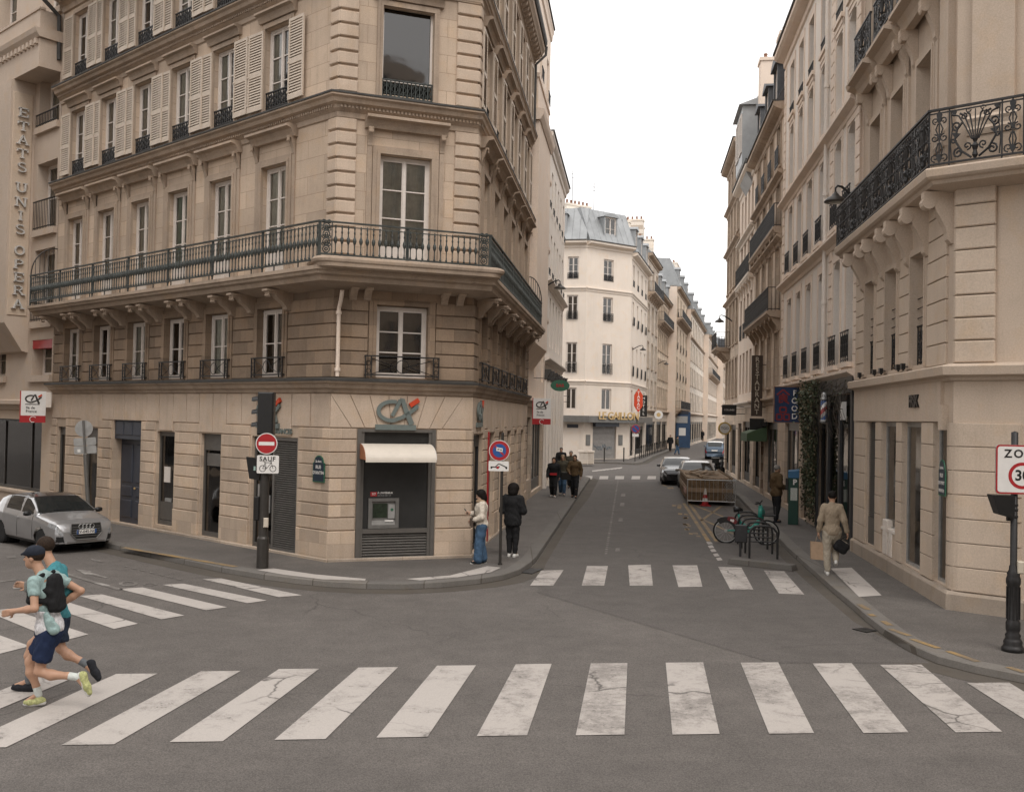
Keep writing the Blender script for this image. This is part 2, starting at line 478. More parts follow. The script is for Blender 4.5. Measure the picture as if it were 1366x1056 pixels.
def railing(mb, x0, x1, z0, z1, style='bars', y=0.):
    """straight iron railing between x0 and x1"""
    w = x1-x0; h = z1-z0
    mb.box(x0-.01, x1+.01, y-.022, y+.022, z1-.03, z1)
    mb.box(x0, x1, y-.014, y+.014, z0+.05, z0+.08)
    if style == 'bars':
        n = max(2, int(w/.12))
        for i in range(n+1):
            x = x0+w*i/n; mb.box(x-.008, x+.008, y-.008, y+.008, z0, z1-.02)
    elif style == 'balconet':
        for x in (x0, x0+.13, x1-.13, x1): mb.box(x-.012, x+.012, y-.012, y+.012, z0, z1)
        for x in (x0+.065, x1-.065):
            mb.arc((x, z0+h*.30), .05, 0, 2*math.pi, .008, y, 10); mb.arc((x, z0+h*.65), .05, 0, 2*math.pi, .008, y, 10)
        c = (x0+x1)/2; zc = z0+h*.52
        mb.arc((c, zc), h*.30, 0, 2*math.pi, .010, y, 14)
        for sx in (-1, 1):
            mb.tube([(c+sx*h*.3, y, zc), (c+sx*(w/2-.13), y, z0+h*.86)], .009, 4)
            mb.tube([(c+sx*h*.3, y, zc), (c+sx*(w/2-.13), y, z0+h*.16)], .009, 4)
    elif style == 'panel':
        n = max(2, round(w/.2)); st = w/n
        for i in range(n):
            c = (x0+st*(i+.5), (z0+z1)/2+.01); r = st*.36
            mb.arc(c, r, 0, 2*math.pi, .013, y, 10)
            for q in range(4):
                a = math.pi/4+q*math.pi/2
                mb.spiral((c[0]+st*.36*math.cos(a), c[1]+h*.30*math.sin(a)), st*.14, st*.03, a, 1.1, .012, y, 8)
            mb.box(c[0]-.012, c[0]+.012, y-.01, y+.01, z0, z1)
            mb.tube([(c[0]-st/2, y, z0+.06), (c[0], y, c[1]-.02), (c[0]+st/2, y, z0+.06)], .010, 4)
            mb.tube([(c[0]-st/2, y, z1-.04), (c[0], y, c[1]+.02), (c[0]+st/2, y, z1-.04)], .010, 4)
        for i in range(n+1): mb.box(x0+st*i-.01, x0+st*i+.01, y-.01, y+.01, z0, z1)
    elif style == 'lattice':
        n = max(2, round(w/.26)); st = w/n
        for i in range(n+1): mb.box(x0+st*i-.009, x0+st*i+.009, y-.009, y+.009, z0, z1)
        for i in range(n):
            a = x0+st*i; b = a+st
            mb.tube([(a, y, z0+.07), (b, y, z1-.03)], .011, 4); mb.tube([(b, y, z0+.07), (a, y, z1-.03)], .011, 4)
            mb.arc(((a+b)/2, (z0+z1)/2), st*.3, 0, 2*math.pi, .011, y, 10)
            mb.arc(((a+b)/2, z0+h*.8), st*.2, 0, 2*math.pi, .009, y, 8); mb.arc(((a+b)/2, z0+h*.24), st*.2, 0, 2*math.pi, .009, y, 8)

_rcache = {}
def rail_part(parent, M, x, z, w, h, style, y=-.05, mat='iron', name='window_railing', ret=0.):
    key = (round(w, 2), round(h, 2), style, mat, round(ret, 2))
    if key not in _rcache:
        m = MB(); railing(m, 0, w, 0, h, style)
        if ret:
            for xx in (0, w):
                m.box(xx-.012, xx+.012, 0, ret, h-.03, h); m.box(xx-.01, xx+.01, 0, ret, .05, .08)
                n = max(1, int(ret/.14))
                for i in range(n+1): m.box(xx-.008, xx+.008, ret*i/n-.008, ret*i/n+.008, 0, h)
        _rcache[key] = m.mesh(name, MAT[mat])
    return put(name, _rcache[key], parent, M @ T(x, y, z))

def text_mesh(body, size, depth=.01, mat=None, bold=0., align='CENTER', spacing=1., serif=False):
    cu = bpy.data.curves.new('lettering', 'FONT'); cu.body = body; cu.size = size; cu.extrude = depth; cu.offset = bold
    cu.align_x = align; cu.align_y = 'CENTER'; cu.space_character = spacing; cu.resolution_u = 3
    o = bpy.data.objects.new('lettering', cu); COL.objects.link(o)
    dg = bpy.context.evaluated_depsgraph_get()
    me = bpy.data.meshes.new_from_object(o.evaluated_get(dg))
    bpy.data.objects.remove(o); bpy.data.curves.remove(cu)
    me.name = 'lettering'; me.materials.clear()
    if mat: me.materials.append(mat)
    return me
TXT = RX(math.pi/2)          # stands lettering upright, facing -Y
# ---------------------------------------------------------------- camera, sky, light
cam = bpy.data.cameras.new('camera'); co = bpy.data.objects.new('camera', cam); COL.objects.link(co)
cam.sensor_fit = 'HORIZONTAL'; cam.sensor_width = 36; cam.lens = 36 * FPX / 1366
cam.clip_start = .1; cam.clip_end = 3000
co.matrix_world = Matrix(((C_RT.x, C_UP.x, -C_FW.x, 0), (C_RT.y, C_UP.y, -C_FW.y, 0), (C_RT.z, C_UP.z, -C_FW.z, CAMH), (0, 0, 0, 1)))
scene.camera = co
scene.view_settings.view_transform = 'Standard'; scene.view_settings.look = 'None'
scene.view_settings.exposure = .45; scene.view_settings.gamma = 1

w = bpy.data.worlds.new('World'); scene.world = w; w.use_nodes = True
wn, wl = w.node_tree.nodes, w.node_tree.links
sky = wn.new('ShaderNodeTexSky'); sky.sky_type = 'NISHITA'; sky.sun_disc = False
SUN_EL, SUN_AZ = RAD(52), RAD(158)      # azimuth clockwise from +Y
sky.sun_elevation = SUN_EL; sky.sun_rotation = SUN_AZ
sky.air_density = 1.0; sky.dust_density = 1.5; sky.ozone_density = 1
# closed cloud deck in front of the blue sky
tc = wn.new('ShaderNodeTexCoord'); cn = wn.new('ShaderNodeTexNoise'); cn.inputs['Scale'].default_value = 2.2; cn.inputs['Detail'].default_value = 5
wl.new(tc.outputs['Generated'], cn.inputs['Vector'])
cr = wn.new('ShaderNodeValToRGB'); cr.color_ramp.elements[0].position = .3; cr.color_ramp.elements[0].color = (8.6, 8.34, 8.12, 1)
cr.color_ramp.elements[1].position = .7; cr.color_ramp.elements[1].color = (10.6, 10.28, 10.0, 1)
wl.new(cn.outputs['Fac'], cr.inputs['Fac'])
tint = wn.new('ShaderNodeMix'); tint.data_type = 'RGBA'; tint.inputs[0].default_value = .9
wl.new(sky.outputs[0], tint.inputs[6]); wl.new(cr.outputs[0], tint.inputs[7])
bg = wn['Background']; bg.inputs['Strength'].default_value = .13
wl.new(tint.outputs[2], bg.inputs['Color'])

sl = bpy.data.lights.new('sun', 'SUN'); sl.energy = 1.0; sl.angle = RAD(25); sl.color = (1, .945, .885)
so = bpy.data.objects.new('sun', sl); COL.objects.link(so)
sd = Vector((math.sin(SUN_AZ)*math.cos(SUN_EL), math.cos(SUN_AZ)*math.cos(SUN_EL), math.sin(SUN_EL)))
so.rotation_euler = sd.to_track_quat('Z', 'Y').to_euler(); so.location = (0, -20, 40)

# ---------------------------------------------------------------- ground materials
def asphalt(name, col, patch=.12, crack=.0):
    t = NT(name); b = t.bsdf; v = t.coord()
    big = t.noise(.35, 5, .6, v); mid = t.noise(2.2, 5, .65, v)
    base = t.ramp(big, [(.3, tuple(x*(1-patch) for x in col)), (.7, tuple(x*(1+patch) for x in col))])
    base = t.mix(base, t.ramp(mid, [(.3, .86), (.7, 1.1)]), 1., 'MULTIPLY')
    g2 = t.noise(26, 3, .8, v)
    base = t.mix(base, t.ramp(g2, [(.32, .80), (.68, 1.18)]), .7, 'MULTIPLY')
    vo = t.new('ShaderNodeTexVoronoi'); vo.inputs['Scale'].default_value = 60; t.lk(v, vo.inputs['Vector'])
    grain = t.ramp(vo.outputs['Distance'], [(.1, 1.35), (.75, .62)])
    base = t.mix(base, grain, .7, 'MULTIPLY')
    if crack:
        wv = t.new('ShaderNodeMix'); wv.data_type = 'RGBA'
        nz = t.new('ShaderNodeTexNoise'); nz.inputs['Scale'].default_value = 1.6; nz.inputs['Detail'].default_value = 5; t.lk(v, nz.inputs['Vector'])
        wv.inputs[0].default_value = .28; t.lk(v, wv.inputs[6]); t.lk(nz.outputs['Color'], wv.inputs[7])
        vc = t.new('ShaderNodeTexVoronoi'); vc.feature = 'DISTANCE_TO_EDGE'; vc.inputs['Scale'].default_value = .42; t.lk(wv.outputs[2], vc.inputs['Vector'])
        ln = t.ramp(vc.outputs['Distance'], [(.0, 1.), (.006, 0.)])
        msk = t.ramp(t.noise(.22, 2, .5, v), [(.48, 0.), (.6, 1.)])
        base = t.mix(base, tuple(x*.45 for x in col), t.math('MULTIPLY', t.math('MULTIPLY', ln, msk), crack))
    t.lk(base, b.inputs['Base Color']); b.inputs['Roughness'].default_value = .82; b.inputs['Specular IOR Level'].default_value = .35
    t.bump(vo.outputs['Distance'], .45, .006)
    return t.m

def paint(name, col, under, wear=.45, lo=.44, crackscale=1.1, cracks=1.):
    t = NT(name); b = t.bsdf; v = t.coord()
    n = t.noise(1.1, 6, .72, v, .4); n2 = t.noise(9, 5, .75, v)
    n3 = t.noise(34, 4, .8, v)
    m = t.ramp(t.math('ADD', t.math('ADD', t.math('MULTIPLY', n, .6), t.math('MULTIPLY', n2, .25)), t.math('MULTIPLY', n3, .15)), [(lo, 0.), (lo+.12, 1.)])
    base = t.mix(tuple(x*wear+y*(1-wear) for x, y in zip(col, under)), col, m)
    wv = t.new('ShaderNodeMix'); wv.data_type = 'RGBA'; nz = t.new('ShaderNodeTexNoise')
    nz.inputs['Scale'].default_value = 2.2; nz.inputs['Detail'].default_value = 6; t.lk(v, nz.inputs['Vector'])
    wv.inputs[0].default_value = .25; t.lk(v, wv.inputs[6]); t.lk(nz.outputs['Color'], wv.inputs[7])
    vc = t.new('ShaderNodeTexVoronoi'); vc.feature = 'DISTANCE_TO_EDGE'; vc.inputs['Scale'].default_value = crackscale; t.lk(wv.outputs[2], vc.inputs['Vector'])
    ln = t.ramp(vc.outputs['Distance'], [(.0, 1.), (.02, 0.)])
    msk = t.ramp(t.noise(.45, 2, .5, v), [(.5, 0.), (.58, .85)])
    base = t.mix(base, tuple(x*.35 for x in under), t.math('MULTIPLY', t.math('MULTIPLY', ln, msk), cracks))
    chip = t.math('MULTIPLY', t.ramp(t.noise(13, 6, .8, v), [(.56, 0.), (.60, 1.)]), t.ramp(n, [(lo+.02, 1.), (lo+.12, 0.)]))
    base = t.mix(base, under, t.math('MULTIPLY', chip, .8))
    g = t.noise(70, 3, .7, v)
    base = t.mix(base, t.ramp(g, [(.3, .86), (.7, 1.08)]), 1., 'MULTIPLY')
    t.lk(base, b.inputs['Base Color']); b.inputs['Roughness'].default_value = .75; b.inputs['Specular IOR Level'].default_value = .3
    t.bump(g, .25, .003)
    return t.m

ASPH = (.126, .113, .103)
MAT['road'] = asphalt('asphalt', ASPH, .13, .8)
MAT['road2'] = asphalt('darker_asphalt', (.108, .097, .089), .10, .6)
MAT['road3'] = asphalt('newer_asphalt_strip', (.118, .106, .097), .08, .3)
MAT['pave'] = asphalt('pavement_asphalt', (.122, .110, .100), .14, .3)
MAT['gutter'] = stone('gutter_stone', (.155, .145, .132), 1.0, 1.0, .012, stain=.3)
MAT['kerb'] = stone('granite_kerb', (.165, .154, .142), 1.1, 4., .014, var=.14, stain=.3)
MAT['zebra'] = paint('white_road_paint', (.43, .395, .365), ASPH, .55, .37)
MAT['zebra_w'] = paint('worn_white_road_paint', (.42, .385, .355), ASPH, .4, .41)
MAT['zebra_f'] = paint('faded_white_road_paint', (.36, .34, .315), ASPH, .1, .50, cracks=.4)
MAT['yellow'] = paint('yellow_road_paint', (.33, .215, .085), ASPH, .35, .46, cracks=.4)
MAT['yellow_f'] = paint('faded_yellow_paint', (.30, .195, .08), ASPH, .2, .44, cracks=.4)

# ---------------------------------------------------------------- ground sheets
def sheet(name, pts, z, mat, kind='structure'):
    m = MB(); m.poly([(p[0], p[1], z) for p in pts]); return m.put(name, mat, kind=kind)

sheet('road', [(-300, -80), (400, -80), (400, 500), (-300, 500)], 0, MAT['road'])
g = lambda x, y, z=0.: tuple(G(x, y, z)[:2])
K_LEFT = [(-52, 61.5)] + [g(*p) for p in ((150,732), (240,752), (300,764.5), (350,773), (395,779), (440,783.5), (490,786), (540,786.5), (590,784), (640,779), (672,773.5), (694,766), (708,756), (716,748))]
d = (Vector((4.18, 53.25)) - Vector(K_LEFT[-1])).normalized()
e0 = Vector(K_LEFT[-1])
K_LEFT += [tuple(e0 + d*12), tuple(e0 + d*24), (4.45, 55.5), (4.2, 57.5), (3.3, 58.9), (1.5, 59.8), (-30, 63)]
K_RIGHT = [(40, 69.5), (14.2, 66.6), (12.9, 66.0), (12.2, 64.6), (11.95, 62), (10.07, 43.96)] + [g(*p) for p in ((1050,735), (1110,790), (1135,811), (1155,829), (1180,849), (1212,869), (1250,885.5), (1300,898.5), (1366,912))] + [(8.6, 11.6), (13.0, 7.6), (40, -16)]
K_CAFE = [(-30, 76.5), tuple(G(757,617,0)[:2]), tuple(G(815,618,0)[:2]), tuple(G(846,619.5,0)[:2]), tuple(G(857,617.5,0)[:2]), (12.4, 88), (43.1, 217.8), (120, 520)]
PAVE_H = .12

def pavement(name, kerb, inner, label=None):
    """kerb is the road-side edge walked with the pavement on its left"""
    k = [Vector(p) for p in kerb]
    ins = offset_path(kerb, [-.30]*(len(kerb)-1))
    m = MB(); m.poly([(p[0], p[1], PAVE_H) for p in [*[tuple(p) for p in ins], *inner]])
    o = m.put(name, MAT['pave'], kind='structure')
    kb = MB(); kb.sweep(kerb, [(0, 0), (-.012, PAVE_H-.012), (-.03, PAVE_H+.002), (-.302, PAVE_H+.003)])
    kb.put('kerb', MAT['kerb'], kind='structure')
    gt = MB(); gt.sweep(kerb, [(.46, .003), (.012, .004)])
    gt.put('gutter', MAT['gutter'], kind='structure')

# each kerb is walked with the road on its right-hand side
pavement('pavement', K_LEFT, [(-30, 75), (-60, 75)][:1])
pavement('pavement', K_RIGHT, [(60, -16), (60, 69.5)])
pavement('pavement', K_CAFE, [(60, 520), (-30, 520)])

# lighter and darker asphalt fields laid over the road
def quads(name, qs, z, mat):
    m = MB()
    for q in qs: m.poly([(p[0], p[1], z) for p in q])
    return m.put(name, mat, kind='structure')
quads('road_patch', [[g(*p) for p in ((716,790), (1030,884), (1240,884), (1140,830), (1075,775), (1020,722), (960,672), (905,640), (800,646), (765,690), (728,752))]], .004, MAT['road2'])
quads('road_strip', [[g(-200,1046), g(683,1018), g(1600,1003), g(1600,1250), g(-200,1250)]], .004, MAT['road3'])

# crosswalk in front: stripes 0.5 m wide at a pitch of about 1.05 m
top = [(-60,903,-5), (52,901,107), (155,899,210), (268,895.5,321), (372,892.5,426), (478,890.5,531), (583,888,635), (688,886,736), (788,885,837), (888,884,938), (988,884,1038), (1084,885,1136), (1174,887,1229), (1290,911,1346)]
bot = [(-350,1003,-270), (-205,1001,-130), (-62,998,8), (82,994,152), (226,990,297), (366,987,434), (502,984,570), (636,982,703), (768,981,833), (897,980,960), (1026,979,1086), (1152,978,1212), (1275,977,1337), (1393,976,1452)]
Z1 = []; Z1w = []
for i, ((a, y, b), (c, yy, d_)) in enumerate(zip(top, bot)):
    (Z1w if i in (7, 8, 9, 10, 11, 12, 13) else Z1).append([g(a, y), g(c, yy), g(d_, yy-1), g(b, y-.5)])
quads('crosswalk_markings', Z1, .008, MAT['zebra']); quads('crosswalk_markings', Z1w, .008, MAT['zebra_w'])
Z2 = [((722,761),(752,760),(738,781),(707,781)), ((783,755),(811,755),(806,781),(776,781)), ((838,754),(868,753),(871,781),(840,781)), ((897,754),(930,754),(937,782.5),(905,783)), ((958,756),(989,757),(1005,786.5),(974,786)), ((1019,761),(1046,762),(1073,793),(1039,791.5))]
quads('crosswalk_markings', [[g(*p) for p in q] for q in Z2], .008, MAT['zebra_w'])
Z3 = [((270,772.5),(295,771.5),(403,794),(372,796.5)), ((217,780),(245,778.5),(356,801),(330,804.5)), ((158,785.5),(190,783.5),(303,810),(275,814)), ((106,795),(135,792.5),(246,821),(215,826)), ((52,804.5),(85,801.5),(184,832),(152,839)), ((-20,815),(12,812),(118,846),(80,856)), ((-100,830),(-60,826),(40,862),(-4,873))]
quads('crosswalk_markings', [[g(*p) for p in q] for q in Z3], .008, MAT['zebra'])
Z4 = [(265,333),(397,473),(535,612),(680,754),(820,893),(957,1030)]
quads('crosswalk_markings', [[g(740+a/6.6, 500+890/6.6), g(740+b/6.6, 500+890/6.6), g(740+(b-4)/6.6, 500+918/6.6), g(740+(a-6)/6.6, 500+918/6.6)] for a, b in Z4], .008, MAT['zebra'])
# white warning bands on the dropped kerbs
gp = lambda x, y: tuple(G(x, y, PAVE_H)[:2])
quads('pavement_marking', [[gp(*p) for p in ((343,760), (365,758), (420,766), (488,772), (487,774.3), (430,772.6), (380,766.5))],
      [gp(*p) for p in ((541,772), (600,767.5), (650,755), (668,757), (655,763), (610,770), (560,774))],
      [gp(*p) for p in ((1108,758), (1136,757), (1176,794), (1146,796))]], PAVE_H+.006, MAT['zebra'])
# loading bay: double yellow line, diagonal cross, faded lettering and dotted edge
def stroke(pts, w):
    P = offset_path(pts, [w/2]*(len(pts)-1)); Q = offset_path(pts, [-w/2]*(len(pts)-1))
    return [[tuple(P[i]), tuple(P[i+1]), tuple(Q[i+1]), tuple(Q[i])] for i in range(len(pts)-1)]
yl = stroke([g(946,723), g(912,671)], .12) + stroke([g(957,723), g(919,671)], .12) + stroke([g(962,724), g(930,725.5)], .0) + stroke([g(957,722), g(968,722)], .13)
yl += stroke([g(936,694), g(962,675)], .11) + stroke([g(924,673), g(972,692)], .11) + stroke([g(938,693), g(985,715)], .11)
quads('yellow_bay_marking', yl, .008, MAT['yellow'])
quads('dotted_marking', [[g(a, b), g(a+6, b-1), g(a+9, b+2.6), g(a+2.5, b+3.2)] for a, b in ((942,723), (944,728), (947,733), (951,739), (955,744.5))], .008, MAT['zebra'])
qs = []
rr = random.Random(3)
for (xa, ya, xb, yb) in ((900,672,912,690), (909,697,926,716), (882,634,890,650)):
    for i in range(9):
        t = rr.random(); u = rr.random()-.5
        x = xa+(xb-xa)*t+u*9; y = ya+(yb-ya)*t
        qs.append([g(x, y), g(x+3+4*rr.random(), y+.4), g(x+4+3*rr.random(), y+2+rr.random()), g(x+.5, y+2)])
quads('faded_lettering', qs, .008, MAT['yellow_f'])
qs = []
for i in range(46):
    y0 = 640+100*(i/46)**1.25; x0 = 823-(y0-645)*.175
    qs.append([g(x0, y0), g(x0+2.2*(y0-560)/120, y0), g(x0+2.2*(y0-560)/120, y0+.6+(y0-600)*.006), g(x0-.3, y0+.6+(y0-600)*.006)])
for y0 in (660, 673, 693, 733): qs.append([g(829-(y0-660)*.1, y0-2), g(834-(y0-660)*.1, y0-2), g(834-(y0-660)*.1, y0+2), g(828-(y0-660)*.1, y0+2)])
quads('dotted_marking', qs, .008, MAT['zebra_f'])
# cycle-lane marks, arrow and lane line on the side street
ct = [[g(*p) for p in ((72,762), (88,764), (165,786), (158,787.5))], [g(*p) for p in ((100,759), (122,762), (121,763.5), (144,770), (140,771), (119,766), (113,766))]]
for i in range(7): ct.append([g(163+i*12, 754+i*2.9), g(169+i*12, 755+i*2.9), g(171+i*12, 756.4+i*2.9), g(164+i*12, 755.4+i*2.9)])
for c0, n in (((171,778.5), 12), ((200,779.5), 10)):
    rx, ry = (13, 3.4) if n == 12 else (10, 1.8)
    for k in range(n):
        a, b = 2*math.pi*k/n, 2*math.pi*(k+1)/n
        ct.append([g(c0[0]+rx*math.cos(q)*f, c0[1]+ry*math.sin(q)*f) for q, f in ((a, 1), (b, 1), (b, .62), (a, .62))])
ct += [[g(*p) for p in ((8,742), (20,741), (22,743.5), (10,745))], [g(*p) for p in ((0,774), (22,772), (22,774), (0,776.5))], [g(*p) for p in ((16,783), (34,781), (36,784), (18,786))], [g(*p) for p in ((120,745), (132,747), (139,750), (126,748.5))]]
quads('cycle_lane_marking', ct, .008, MAT['zebra_f'])
quads('painted_arc', [[g(790+i*5, 627.5-i*.55), g(795+i*5, 627-i*.6), g(795+i*5, 628.3-i*.6), g(790+i*5, 629-i*.5)] for i in range(8)], .008, MAT['zebra'])
# yellow kerb paint
kp = []
for a, b in (((150,731.5), (300,757.5)),):
    P0, P1 = Vector(gp(*a)), Vector(gp(*b)); kp += stroke([tuple(P0+Vector((.17, .19))), tuple(P1+Vector((.17, .19)))], .15)
quads('yellow_kerb_paint', kp, PAVE_H+.009, MAT['yellow'])
kr = []
for x, y, L in ((1146,811,.5), (1157,822,.2), (1177,833,.35), (1194,845,.5), (1228,860,.62), (1278,877,.62), (1350,895,.3)):
    x += 6; y -= 1.5; P0 = Vector(gp(x, y)); P1 = Vector(gp(x+12, y+(7 if x < 1200 else 4.2))); dd = (P1-P0).normalized()
    kr += stroke([tuple(P0-dd*L/2), tuple(P0+dd*L/2)], .11)
quads('yellow_kerb_paint', kr, PAVE_H+.009, MAT['yellow'])
# drain mouths in the kerbs
def drain(px, py, s, ang, name='storm_drain'):
    m = MB(); c = G(px, py, 0)
    m.prism([(-.42*s, -.12), (.42*s, -.12), (.36*s, .16), (-.36*s, .16)], .009, .02, 'z')
    return m.put(name, MAT['black'], None, T(c.x, c.y, 0) @ RZ(ang), kind='structure')
drain(1153, 841, .34, RAD(-60)); drain(710, 762, .9, RAD(70))
mh = MB(); mh.lathe([(.34, PAVE_H+.001), (.34, PAVE_H+.008), (0, PAVE_H+.008)], (0, 0, 0), 20); p_ = G(240, 700, PAVE_H); mh.put('manhole_cover', MAT['plinth'], None, T(p_.x+1, p_.y-1.2, 0), kind='structure')
# ================================================================ LEFT CORNER BUILDING
L1 = Vector((-4.005, 22.09)); R1 = Vector((-0.936, 23.234))
WL, WR = 14.2, 12.6
dL = Vector((math.sin(RAD(-48)), math.cos(RAD(-48)))); RB_ = 6.7; dR = Vector((math.sin(RAD(RB_)), math.cos(RAD(RB_))))
L0 = L1 + dL*WL; R2 = R1 + dR*WR
WC = (R1-L1).length
angC = math.degrees(math.atan2((R1-L1).x, (R1-L1).y))
FL = frame(L0, 132); FC = frame(L1, angC); FR = frame(R1, RB_)
PATH = [tuple(L0), tuple(L1), tuple(R1), tuple(R2)]
CB = thing('corner_building', 'wedge-shaped beige stone apartment building with wraparound iron balcony and bank on its ground floor', 'building', T(L1.x, L1.y, 0))
I4 = Matrix()
Z_BAND0, Z_BAND1, Z_SL0, Z_SL1, Z_C2, Z_C3, Z_EAVE = 3.86, 4.15, 6.28, 6.56, 10.46, 13.5, 16.75
CUR = {}

# window columns, distance from the left end of each facade
cL = [WL-u for u in (12.85, 10.85, 8.80, 6.75, 4.66, 2.35)]
cR = [1.35, 3.25, 5.1, 7.0, 8.85, 10.7]
cC = WC/2-.07
WW = 1.02
def openings(cols, w): return [(c-w/2, c+w/2, a, b) for c in cols for a, b in ((4.24, 5.86), (6.7, 9.28), (10.66, 12.66), (13.75, 15.75))]

# ---- walls
gfL = [(WL-13.78, WL-13.24, .14, 2.82), (WL-11.9, WL-11.08, .14, 2.82), (WL-10.12, WL-8.5, .14, 3.12), (WL-7.6, WL-6.68, .3, 2.82), (WL-5.34, WL-4.42, .2, 2.82), (WL-3.05, WL-1.2, .14, 2.82)]
gfR = [(.25, 1.75, .14, 2.95), (3.0, 3.9, .14, 2.95), (4.9, 5.8, .14, 2.95), (6.8, 7.7, .14, 2.95), (8.7, 9.6, .14, 2.95), (10.6, 11.7, .14, 2.95)]
gfC = [(.60, 2.42, .14, 3.07)]
def facade_wall(M, W, gf, cols, w, cw=None):
    up = openings(cols, w)
    m = MB(); wall_grid(m, 0, W, 0, Z_BAND0+.1, gf, .32); m.put('wall', MAT['lime_rust'], CB, M)
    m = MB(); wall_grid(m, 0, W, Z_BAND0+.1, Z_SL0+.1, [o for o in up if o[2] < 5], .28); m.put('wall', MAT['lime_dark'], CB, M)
    m = MB(); wall_grid(m, 0, W, Z_SL0+.1, Z_EAVE, [o for o in up if o[2] > 5], .28); m.put('wall', MAT['lime'], CB, M)
facade_wall(FL, WL, gfL, cL, WW); facade_wall(FR, WR, gfR, cR, WW); facade_wall(FC, WC, gfC, [cC], 1.2)

# dark rooms behind the windows, rear and roof
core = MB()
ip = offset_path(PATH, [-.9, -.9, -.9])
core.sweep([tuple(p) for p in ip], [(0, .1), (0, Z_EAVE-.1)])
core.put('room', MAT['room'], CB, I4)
B0 = L0 + Vector((.66, .75))*9; B1_ = R2 + Vector((-.99, .12))*4
bk = MB()
for a, b in ((L0, B0), (B0, B1_), (B1_, R2)): bk.quad((a.x,a.y,0), (b.x,b.y,0), (b.x,b.y,Z_EAVE), (a.x,a.y,Z_EAVE))
bk.put('rear_wall', MAT['beige'], CB, I4)
rf = MB()
outer = offset_path(PATH, [.05, .05, .05]); inner = offset_path(PATH, [-1.5, -1.5, -1.5])
for i in range(3):
    a, b, c, d = outer[i], outer[i+1], inner[i+1], inner[i]
    rf.quad((a.x,a.y,Z_EAVE+.3), (b.x,b.y,Z_EAVE+.3), (c.x,c.y,Z_EAVE+3.3), (d.x,d.y,Z_EAVE+3.3))
rf.poly([(p.x, p.y, Z_EAVE+3.3) for p in inner] + [(B1_.x, B1_.y, Z_EAVE+3.3), (B0.x, B0.y, Z_EAVE+3.3)])
rf.put('roof', MAT['zinc'], CB, I4)

# ---- mouldings that run round all three faces
def slab(mb, path, ds, prof):
    """slab edge with its own reach along each wall"""
    o = offset_path(path, ds)
    base = [Vector(p) for p in path]
    ring = []
    vs = []; n = len(prof)
    for i, p in enumerate(o):
        v = p-base[i]
        for f, z in prof: q = base[i]+v*f; vs.append((q.x, q.y, z))
    fs = [(i*n+k, (i+1)*n+k, (i+1)*n+k+1, i*n+k+1) for i in range(len(o)-1) for k in range(n-1)]
    fs += [tuple(range(n)), tuple((len(o)-1)*n+k for k in range(n-1, -1, -1))]
    mb.add(vs, fs)
def moulding(name, prof, mat, path=PATH, side=.6):
    """the street side has shallower mouldings than the other two faces"""
    m = MB(); slab(m, path, [1, 1, side], prof); return m.put(name, MAT[mat], CB, I4)
moulding('string_course', [(0.004, 3.84), (.05, 3.87), (.07, 3.93), (.16, 3.97), (.19, 4.05), (.27, 4.08), (.29, 4.13), (.0, 4.17)], 'lime_corn')
moulding('flashing', [(.305, 4.115), (.31, 4.165), (.0, 4.21)], 'zinc_d')
def big_cornice(z, p=.34):
    moulding('cornice', [(0.004, z-.46), (.04, z-.44), (.05, z-.33), (.12, z-.27), (.14, z-.2), (p*.7, z-.16), (p*.8, z-.08), (p, z-.04), (p, z), (.0, z+.03)], 'lime_corn')
    moulding('flashing', [(p-.06, z+.022), (p+.02, z+.004), (p+.02, z+.045), (.0, z+.09)], 'zinc_d')
    for M, W in ((FL, WL), (FC, WC), (FR, WR)):          # row of dentils
        m = MB(); n = int(W/.085)
        for i in range(n):
            x = (i+.5)*W/n; m.box(x-.024, x+.024, -.165 if M is not FR else -.11, -.05, z-.255, z-.195)
        m.put('dentils', MAT['lime_corn'], CB, M)
big_cornice(Z_C2); big_cornice(Z_C3)
moulding('eaves_cornice', [(0.004, 15.98), (.06, 16.0), (.08, 16.15), (.2, 16.24), (.22, 16.34), (.62, 16.42), (.68, 16.5), (.8, 16.6), (.82, 16.76), (.0, 16.9)], 'lime_corn', side=.5)
moulding('gutter', [(.70, 16.79), (.90, 16.77), (.99, 16.86), (1.0, 17.0), (.93, 17.0), (.9, 16.9), (.72, 16.86)], 'zinc_d', side=.5)
for M, W in ((FL, WL), (FC, WC), (FR, WR)):
    m = MB(); n = int(W/.42)
    q = .5 if M is FR else 1.; m.box(0, W, -.10, .003, 16.2, 16.415)
    for i in range(n):
        x = (i+.5)*W/n; m.prism([(0, 16.2), (-.25*q, 16.22), (-.5*q, 16.3), (-.58*q, 16.42), (0, 16.42)], x-.085, x+.085, 'x')
    m.put('modillions', MAT['lime_corn'], CB, M)

